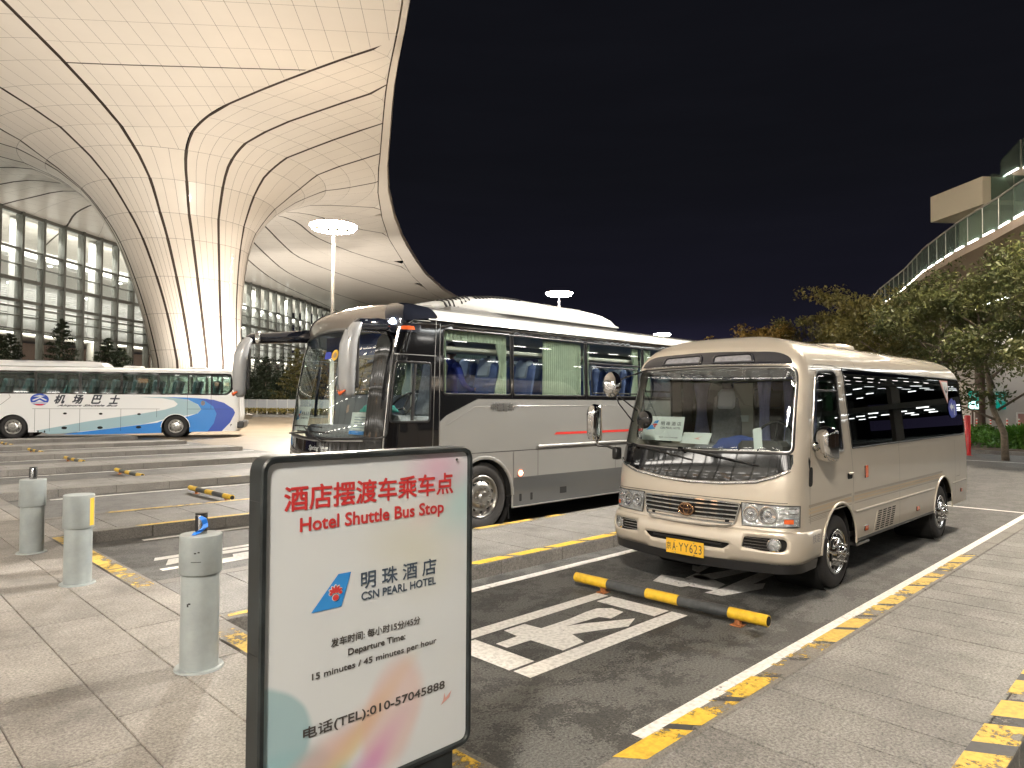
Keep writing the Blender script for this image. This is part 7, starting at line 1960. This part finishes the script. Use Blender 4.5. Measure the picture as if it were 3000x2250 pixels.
    g = thing('car_park', 'open multi level car park with rows of ceiling lights, at the right edge', 'car park', (0, 0, 0), TERM_ROT)
    def lvl(poly, z, th_, mat, nm='floor_slab'):
        return MB().prism(poly, z, z+th_).build(nm, mat, g)
    P4 = [(39.5, 49), (120, 20), (150, 90), (48, 110)]
    for z in (0.02, 3.4, 6.8, 10.2): lvl(P4, z, .5 if z > .1 else .05, MAT['deck_under'])
    MB().prism([(36.6, 56.5), (39.4, 55.6), (48, 108), (45, 109)], 0, 10).build('side_wall', MAT['interior_brown'], g)
    lm = MB().box(-.6, -.07, -.03, .6, .07, .03); lme = mesh('ceiling_light', lm.V, lm.F); lme.materials.append(MAT['led_under'])
    rg = random.Random(5)
    gr = MAT['gp'] = M('car park green paint', (.02, .16, .05), .5)
    for z in (3.36, 6.76, 10.16):
        for i in range(9):
            for j in range(9):
                t = (i+.5)/9; w_ = (j+.3)/9; a2 = Vector(P4[0]).lerp(Vector(P4[1]), t); b2 = Vector(P4[3]).lerp(Vector(P4[2]), t); c = a2.lerp(b2, w_*.5)
                o = link('ceiling_light', lme, None, g); o.location = (c.x, c.y, z-.05); o.rotation_euler = (0, 0, radians(-20)+rg.uniform(-.02, .02))
    for i in range(10):
        a2 = Vector(P4[0]).lerp(Vector(P4[1]), (i+.2)/10)
        MB().box(a2.x-.4, a2.y+1, 0, a2.x+.4, a2.y+1.8, 10.2).build('column', gr if i % 3 == 1 else MAT['interior_grey'], g)
    # unseen slab with strip lamps, added for window reflections and side fill
    d = thing('added_deck', 'added roof deck with strip lights beyond the right edge, unseen, for reflections and fill', 'deck', (0, 0, 0))
    MB().box(-22, -40, 8.6, 140, -13, 9.3, .05).build('slab', MAT['deck_under'], d)
    for x in range(-20, 140, 24):
        for y in (-38,): MB().lathe([(.5, 0), (.5, 8.6)], 18, 'z', c=(x, y, 0)).build('column', MAT['interior_grey'], d, True)
    sm = MB().box(-.7, -.05, -.03, .7, .05, .03); sme = mesh('strip_light', sm.V, sm.F); sme.materials.append(MAT['strip_deck'])
    for y in (-14.5, -19, -26, -36):
        for i in range(42):
            if rg.random() < .25: continue
            o = link('strip_light', sme, None, d); o.location = (-20+i*3.25+rg.uniform(-.1, .1), y, 8.56)
    MB().box(-22, -41.2, 0, 140, -40.6, 9).build('back_wall', MAT['interior_brown'], d)
    # unseen lit front behind the photographer, added for windscreen reflections and fill
    f_ = thing('added_front', 'added lit glass front behind the photographer, unseen, for reflections and fill', 'building', (0, 0, 0))
    MB().box(-30.4, -38, 0, -30, 62, 19.5).build('back_wall', MAT['pier_grey'], f_)
    for y in (-20, 5, 30, 52):
        l = bpy.data.lights.new('front_fill', 'AREA'); l.shape = 'RECTANGLE'; l.size = 4; l.size_y = 22; l.energy = 2600; l.color = (1, .93, .84)  # added lamps on the wall, for brighter chrome and fill
        o = bpy.data.objects.new('front_fill', l); COL.objects.link(o); o.location = (-26, y, 18.7); o.rotation_euler = (0, radians(12), 0)
    MB().box(-30.4, -38, 19.0, -20, 62, 19.5, .05).build('roof_slab', MAT['deck_under'], f_)
    for i in range(26): MB().box(-22.1, -37.8+i*4, 0, -21.8, -37.5+i*4, 19).build('mullion', MAT['mullion'], f_)
    for z in (2.9, 5.6, 9, 12.4, 15.8): MB().box(-22.05, -38, z, -21.85, 62, z+.18).build('transom', MAT['mullion'], f_)
    wl_ = MB().box(-.05, -.8, -.03, .05, .8, .03); wlm = mesh('strip_light', wl_.V, wl_.F); wlm.materials.append(MAT['strip_deck'])
    wm_ = MB().box(-.03, -.9, -.28, .03, .9, .28); wmm = mesh('added_window', wm_.V, wm_.F); wmm.materials.append(MAT['added_glow'])
    for x, z, n_, st_ in ((-23.5, 18.9, 30, 3.3), (-27, 18.9, 30, 3.3), (-29.9, 16.6, 28, 3.6), (-29.9, 14.3, 24, 4.1), (-29.9, 12.2, 28, 3.6), (-29.9, 9.8, 24, 4.1), (-29.9, 7.6, 28, 3.6), (-29.9, 5.3, 24, 4.1), (-29.9, 2.6, 24, 4.1)):
        for i in range(n_): o = link('strip_light', wlm, None, f_); o.location = (x, -37+i*st_+rg.uniform(-.3, .3), z)
    for i in range(60): o = link('added_window', wmm, None, f_); o.location = (-29.95, -36+i*1.63+rg.uniform(-.6, .6), rg.choice((1.6, 4.3, 6.7, 9.0, 11.2, 13.3, 15.4)))  # warm panes added for the reflections
    # orange and white flexible posts, each its own
    base = None
    pxs = [(1257, 'leftmost'), (1293, 'second'), (1330, 'third'), (1372, 'fourth'), (1407, 'fifth'), (1457, 'rightmost')]
    loc = [(30.0, 46.6), (30.4, 45.9), (30.9, 45.3), (31.4, 44.5), (31.8, 44.0), (32.0, 42.4)]
    for (px, nm), (u, v) in zip(pxs, loc):
        q = thing('flexible_post', nm+' of the six red and white posts beyond the shrubs', 'traffic post', B(u, v, 0), 0, 'flexible posts beyond the shrubs')
        MB().lathe([(.10, 0), (.10, .04), (.05, .05), (.05, .46)], 12, 'z').build('lower_tube', MAT['post_red'], q)
        for k in range(5): MB().lathe([(.05, .46+k*.1), (.05, .56+k*.1)]+([(0, .96)] if k == 4 else []), 12, 'z').build('band', MAT['post_white' if k % 2 == 0 else 'post_red'], q)
    q = thing('marker_post', 'solid red post standing at the rear corner of the minibus', 'post', B(16.55, 25.5, 0))
    MB().lathe([(.16, 0), (.16, .01), (.10, .012), (.10, 1.42), (.07, 1.45), (0, 1.45)], 20, 'z').build('tube', MAT['mark_red'], q, angle=50)
    # green information boards
    for (u, v, lit, lb) in ((31.3, 47.6, True, 'small lit green board on the brown post left of the pier'), (34.9, 50.1, False, 'green notice board mounted on the pale pier')):
        b_ = thing('information_board', lb, 'sign', B(u, v, 0), TERM_ROT)
        MB().box(-.36, -.05, 1.5, .36, 0, 2.75, .02).build('board', MAT['sign_green'], b_)
        PF = lambda x, z: Vector((x, -.054, z))
        if lit: flat2('lit_face', rrect(-.33, 1.53, .33, 2.05, .03, 3), MAT['sign_lit'], b_, PF)
        for dx in (-.07, .07):
            flat2('pictogram', disc(.035, 10, c=(dx, 2.60)), MAT['paper'], b_, PF)
            flat2('pictogram', [(dx-.05, 2.54), (dx-.04, 2.35), (dx+.04, 2.35), (dx+.05, 2.54)], MAT['paper'], b_, PF)
        for dx, dz in ((-.25, 2.6), (.25, 2.6), (-.25, 2.33), (.25, 2.33)): flat2('arrow', [(dx-.05, dz-.03), (dx+.05, dz-.03), (dx, dz+.05)], MAT['paper'], b_, PF)
        if not lit:
            flat2('text_bar', [(-.3, 2.12), (.3, 2.12), (.3, 2.2), (-.3, 2.2)], MAT['paper'], b_, PF)
            flat2('divider', [(-.36, 2.02), (.36, 2.02), (.36, 2.04), (-.36, 2.04)], MAT['paper'], b_, PF)
            text('lettering', 'E', .12, .2, MAT['paper'], b_, lambda x, y: PF(x, 1.78+y), .02)
        if lit: MB().lathe([(.06, 0), (.06, 2.7)], 10, 'z', c=(0, .08, 0)).build('post', MAT['interior_brown'], b_)
    q = thing('notice_frame', 'small red and white notice on a stand among the flexible posts', 'sign', B(32.8, 45.2, 0), TERM_ROT)
    MB().box(-.3, 0, .5, .3, .04, 1.35, .01).build('frame', MAT['post_white'], q); MB().box(-.2, -.01, .6, .2, -.002, 1.25).build('print', MAT['sticker_pink'], q)
    MB().box(-.03, .045, 0, .03, .08, .9).build('stand', MAT['pole'], q)
    # planting bed
    bed_ = [(11.0, 52), (12.6, 31), (16.9, 26.6), (18.6, 25.2), (20.2, 24.9), (34, 39.5), (33, 43), (29.5, 46), (20, 50)]
    m = MB(); m.prism([tuple(B(u, v)[:2]) for u, v in bed_], -.1, .14); setp(m.build('planting_bed', MAT['kerb']), kind='structure')
    ins = shrink(bed_, .22); m = MB(); m.prism([tuple(B(u, v)[:2]) for u, v in ins], .1, .17); setp(m.build('bed_soil', MAT['soil']), kind='structure')
    shrub_mass('ground_cover', [(14, 33), (17.2, 27.6), (19, 26.2), (20.2, 26.3), (22.5, 28.9), (24, 36), (20, 42), (15, 44)], .15, .95, 15000, .15, 'leaf_bush', 51, 1)
    for (u, v, h_, s_, lb) in ((19.6, 26.9, .95, 52, 'bushy green shrub nearest the red post'), (21.4, 28.6, .8, 53, 'green shrub with arching leaves in the middle of the bed'), (21.9, 26.9, .75, 54, 'small pale edged shrub cut off by the right edge')):
        rg_ = np.random.RandomState(s_); q = thing('shrub', lb, 'shrub', B(u, v, .15), 0, 'shrubs in the planting bed')
        dd = rg_.normal(size=(1500, 3)); dd /= np.linalg.norm(dd, axis=1, keepdims=True); C_ = dd*rg_.rand(1500, 1)**.4*np.array([.8, .8, h_*.5])+np.array([0, 0, h_*.5])
        V_, F_ = leaves(C_, .16*(.6+.8*rg_.rand(1500)), rg_, .4, seed=s_); link('foliage', npmesh('foliage', V_, F_, MAT['leaf_bush']), None, q)
        mb = MB()
        for i in range(5): mb.tube([(0, 0, -.02), (rg_.normal()*.25, rg_.normal()*.25, h_*.8)], [.015, .006], 4)
        mb.build('stems', MAT['bark'], q)
    MAT['water'] = M('puddle', (.012, .013, .014), .03)
    pu = [tuple(B(18.6+p[0], 22.9+p[1])[:2]) for p in disc(1.7, 20, ry=.42)]
    setp(MB().add([(x, y, .012) for x, y in pu], [tuple(range(20))][::1]).build('puddle', MAT['water']), kind='structure')


# ------------------------------------------------------------------ assemble
HALL = 6200
build_terminal()
site_right()
plant_all()
mast(-11.5, 44.7, 12.9, 'tall lamp mast with a blazing ring of floodlights, nearest the coach', 34000)
mast(5.1, 76.5, 13.6, 'distant ring lamp mast above the coach roof', 14000)
mast(27.0, 126, 14.0, 'farthest small lamp mast just left of the minibus roof', 14000)
mast(13.2, 15.6, 12.9, 'added lamp mast outside the frame on the right, unseen, lighting the bays', 7000, n=8)  # added mast out of view, for light on the bays
mast(-3, -9, 12.9, 'added lamp mast behind the photographer, unseen, lighting the pavement', 12500, n=8)  # added mast out of view, fill from behind
def bank(u, v, h, tu, tv, pw, size, nm):  # bare spot without a lamp body, added to light one target
    a_, b_ = B(u, v, h), B(tu, tv, 0); l = bpy.data.lights.new(nm, 'SPOT'); l.energy = pw; l.spot_size = radians(size); l.spot_blend = .9; l.color = (1, .95, .88); l.shadow_soft_size = .35
    o = bpy.data.objects.new(nm, l); COL.objects.link(o); o.location = a_; o.rotation_euler = (b_-a_).to_track_quat('-Z', 'Y').to_euler()
bank(12.2, 15.4, 12.6, -6.0, 9.0, 26000, 40, 'added_flood')
bank(-3.8, -8.2, 12.4, -20, 33, 34000, 34, 'added_flood')  # added to brighten the shuttle bus
bank(-11.5, 46.2, 12.6, -21, 88, 60000, 60, 'added_flood')  # added to brighten the trees behind the coach
UP = 8200  # strength of the unseen floodlights added to light the canopy
for i, (u, v, tu, tv, pw, sz) in enumerate(((-36, 36, -28, 44, 1.0, 116), (-20, 48, -15, 52, 1.15, 116), (-46, 52, -46, 60, .8, 116), (-24, 76, -20, 80, 1.9, 116), (-24, 100, -24, 106, 2.4, 116), (-36, 112, -34, 118, 1.7, 116),
                                            (-16, 18, -12, 28, 1.35, 116), (-34, 8, -30, 12, 1.7, 116), (-24, -10, -20, -4, 1.8, 116), (-46, 82, -46, 86, 1.0, 116))):
    uplight(u, v, 1.1 if v > 30 else 2.2, tu, tv, 23, UP*pw, sz, .7, label='added low floodlight on the forecourt, out of sight, brightening the canopy')
uplight(-20.5, 54.5, 1.3, -25.5, 61, 9, 16000, 60, .8, (1, .88, .78), .3, 'column floodlight at the right foot of the funnel column')
build_minibus()
build_coach()
build_shuttle()
build_person()
build_sign()
hotel_card('dash_card', .53, .27, (6.66, 4.33, 1.565), (radians(-14), 0, radians(-93)), 'white hotel card with blue tail fin behind the left of the minibus windscreen', 'card')
hotel_card('dash_card', .44, .36, (5.10, 9.52, 1.585), (radians(-12), 0, radians(-92)), 'white hotel card at the far left corner of the coach windscreen', 'card')
def dash_things():
    c = thing('schedule_card', 'white printed timetable card in the coach windscreen near the driver door', 'card', (5.12, 7.98, 1.55)); c.rotation_euler = (radians(-12), 0, radians(-86))
    MB().box(-.22, 0, -.15, .22, .003, .15).build('card', MAT['paper'], c)
    for i in range(6): flat2('print_line', [(-.15, .08-i*.035), (.15-.05*(i % 3), .08-i*.035), (.15-.05*(i % 3), .09-i*.035), (-.15, .09-i*.035)], MAT['print_grey'], c, lambda x, y: Vector((x, -.0015, y)))
    MB().box(-.22, -.0025, -.15, .22, -.001, -.10).build('print_band', MAT['swoosh_blue'], c)
    V, F = [], []
    def cloth(name, label, mat, loc, sx_, sy__, sz, seed, cat):
        rg = np.random.RandomState(seed); n = 14; V = []; F = []
        for j in range(n+1):
            for i in range(n+1):
                x, y = (i/n-.5)*sx_, (j/n-.5)*sy__; e_ = max(0, 1-max(abs(i/n-.5), abs(j/n-.5))*2)
                V.append((x, y, sz*min(1, e_*3)*(.7+.3*sin(7*x/sx_+seed)*cos(5*y/sy__))+.004*rg.rand()))
        for j in range(n):
            for i in range(n): a_ = j*(n+1)+i; F.append((a_, a_+1, a_+n+2, a_+n+1))
        o = link(name, mesh(name, V, F, True), MAT[mat]); o.location = loc; sd = o.modifiers.new('s', 'SOLIDIFY'); sd.thickness = .006; return setp(o, label, cat)
    cloth('folded_cloth', 'teal cloth lying on the coach dashboard', 'teal', (5.42, 8.0, 1.70), .35, .5, .14, 3, 'cloth')
    cloth('blue_bag', 'folded blue bag on the minibus dashboard behind the windscreen', 'blue_cloth', (6.78, 3.50, 1.38), .22, .50, .15, 5, 'bag')
    p = thing('flyer', 'white leaflet leaning beside the hotel card in the minibus', 'paper', (6.66, 3.92, 1.475)); p.rotation_euler = (radians(-35), 0, radians(-91))
    MB().box(-.17, 0, -.07, .17, .003, .07).build('sheet', MAT['paper'], p); flat2('red_mark', [(-.02, -.01), (.08, .03), (.03, .0), (.06, -.02)], MAT['sticker_pink'], p, lambda x, y: Vector((x, -.002, y)))
    p = thing('paper_slip', 'narrow white slip standing right of the blue bag in the minibus', 'paper', (6.66, 3.23, 1.50)); p.rotation_euler = (radians(-20), radians(-14), radians(-90))
    MB().box(-.045, 0, -.11, .045, .003, .11).build('sheet', MAT['paper'], p)
dash_things()
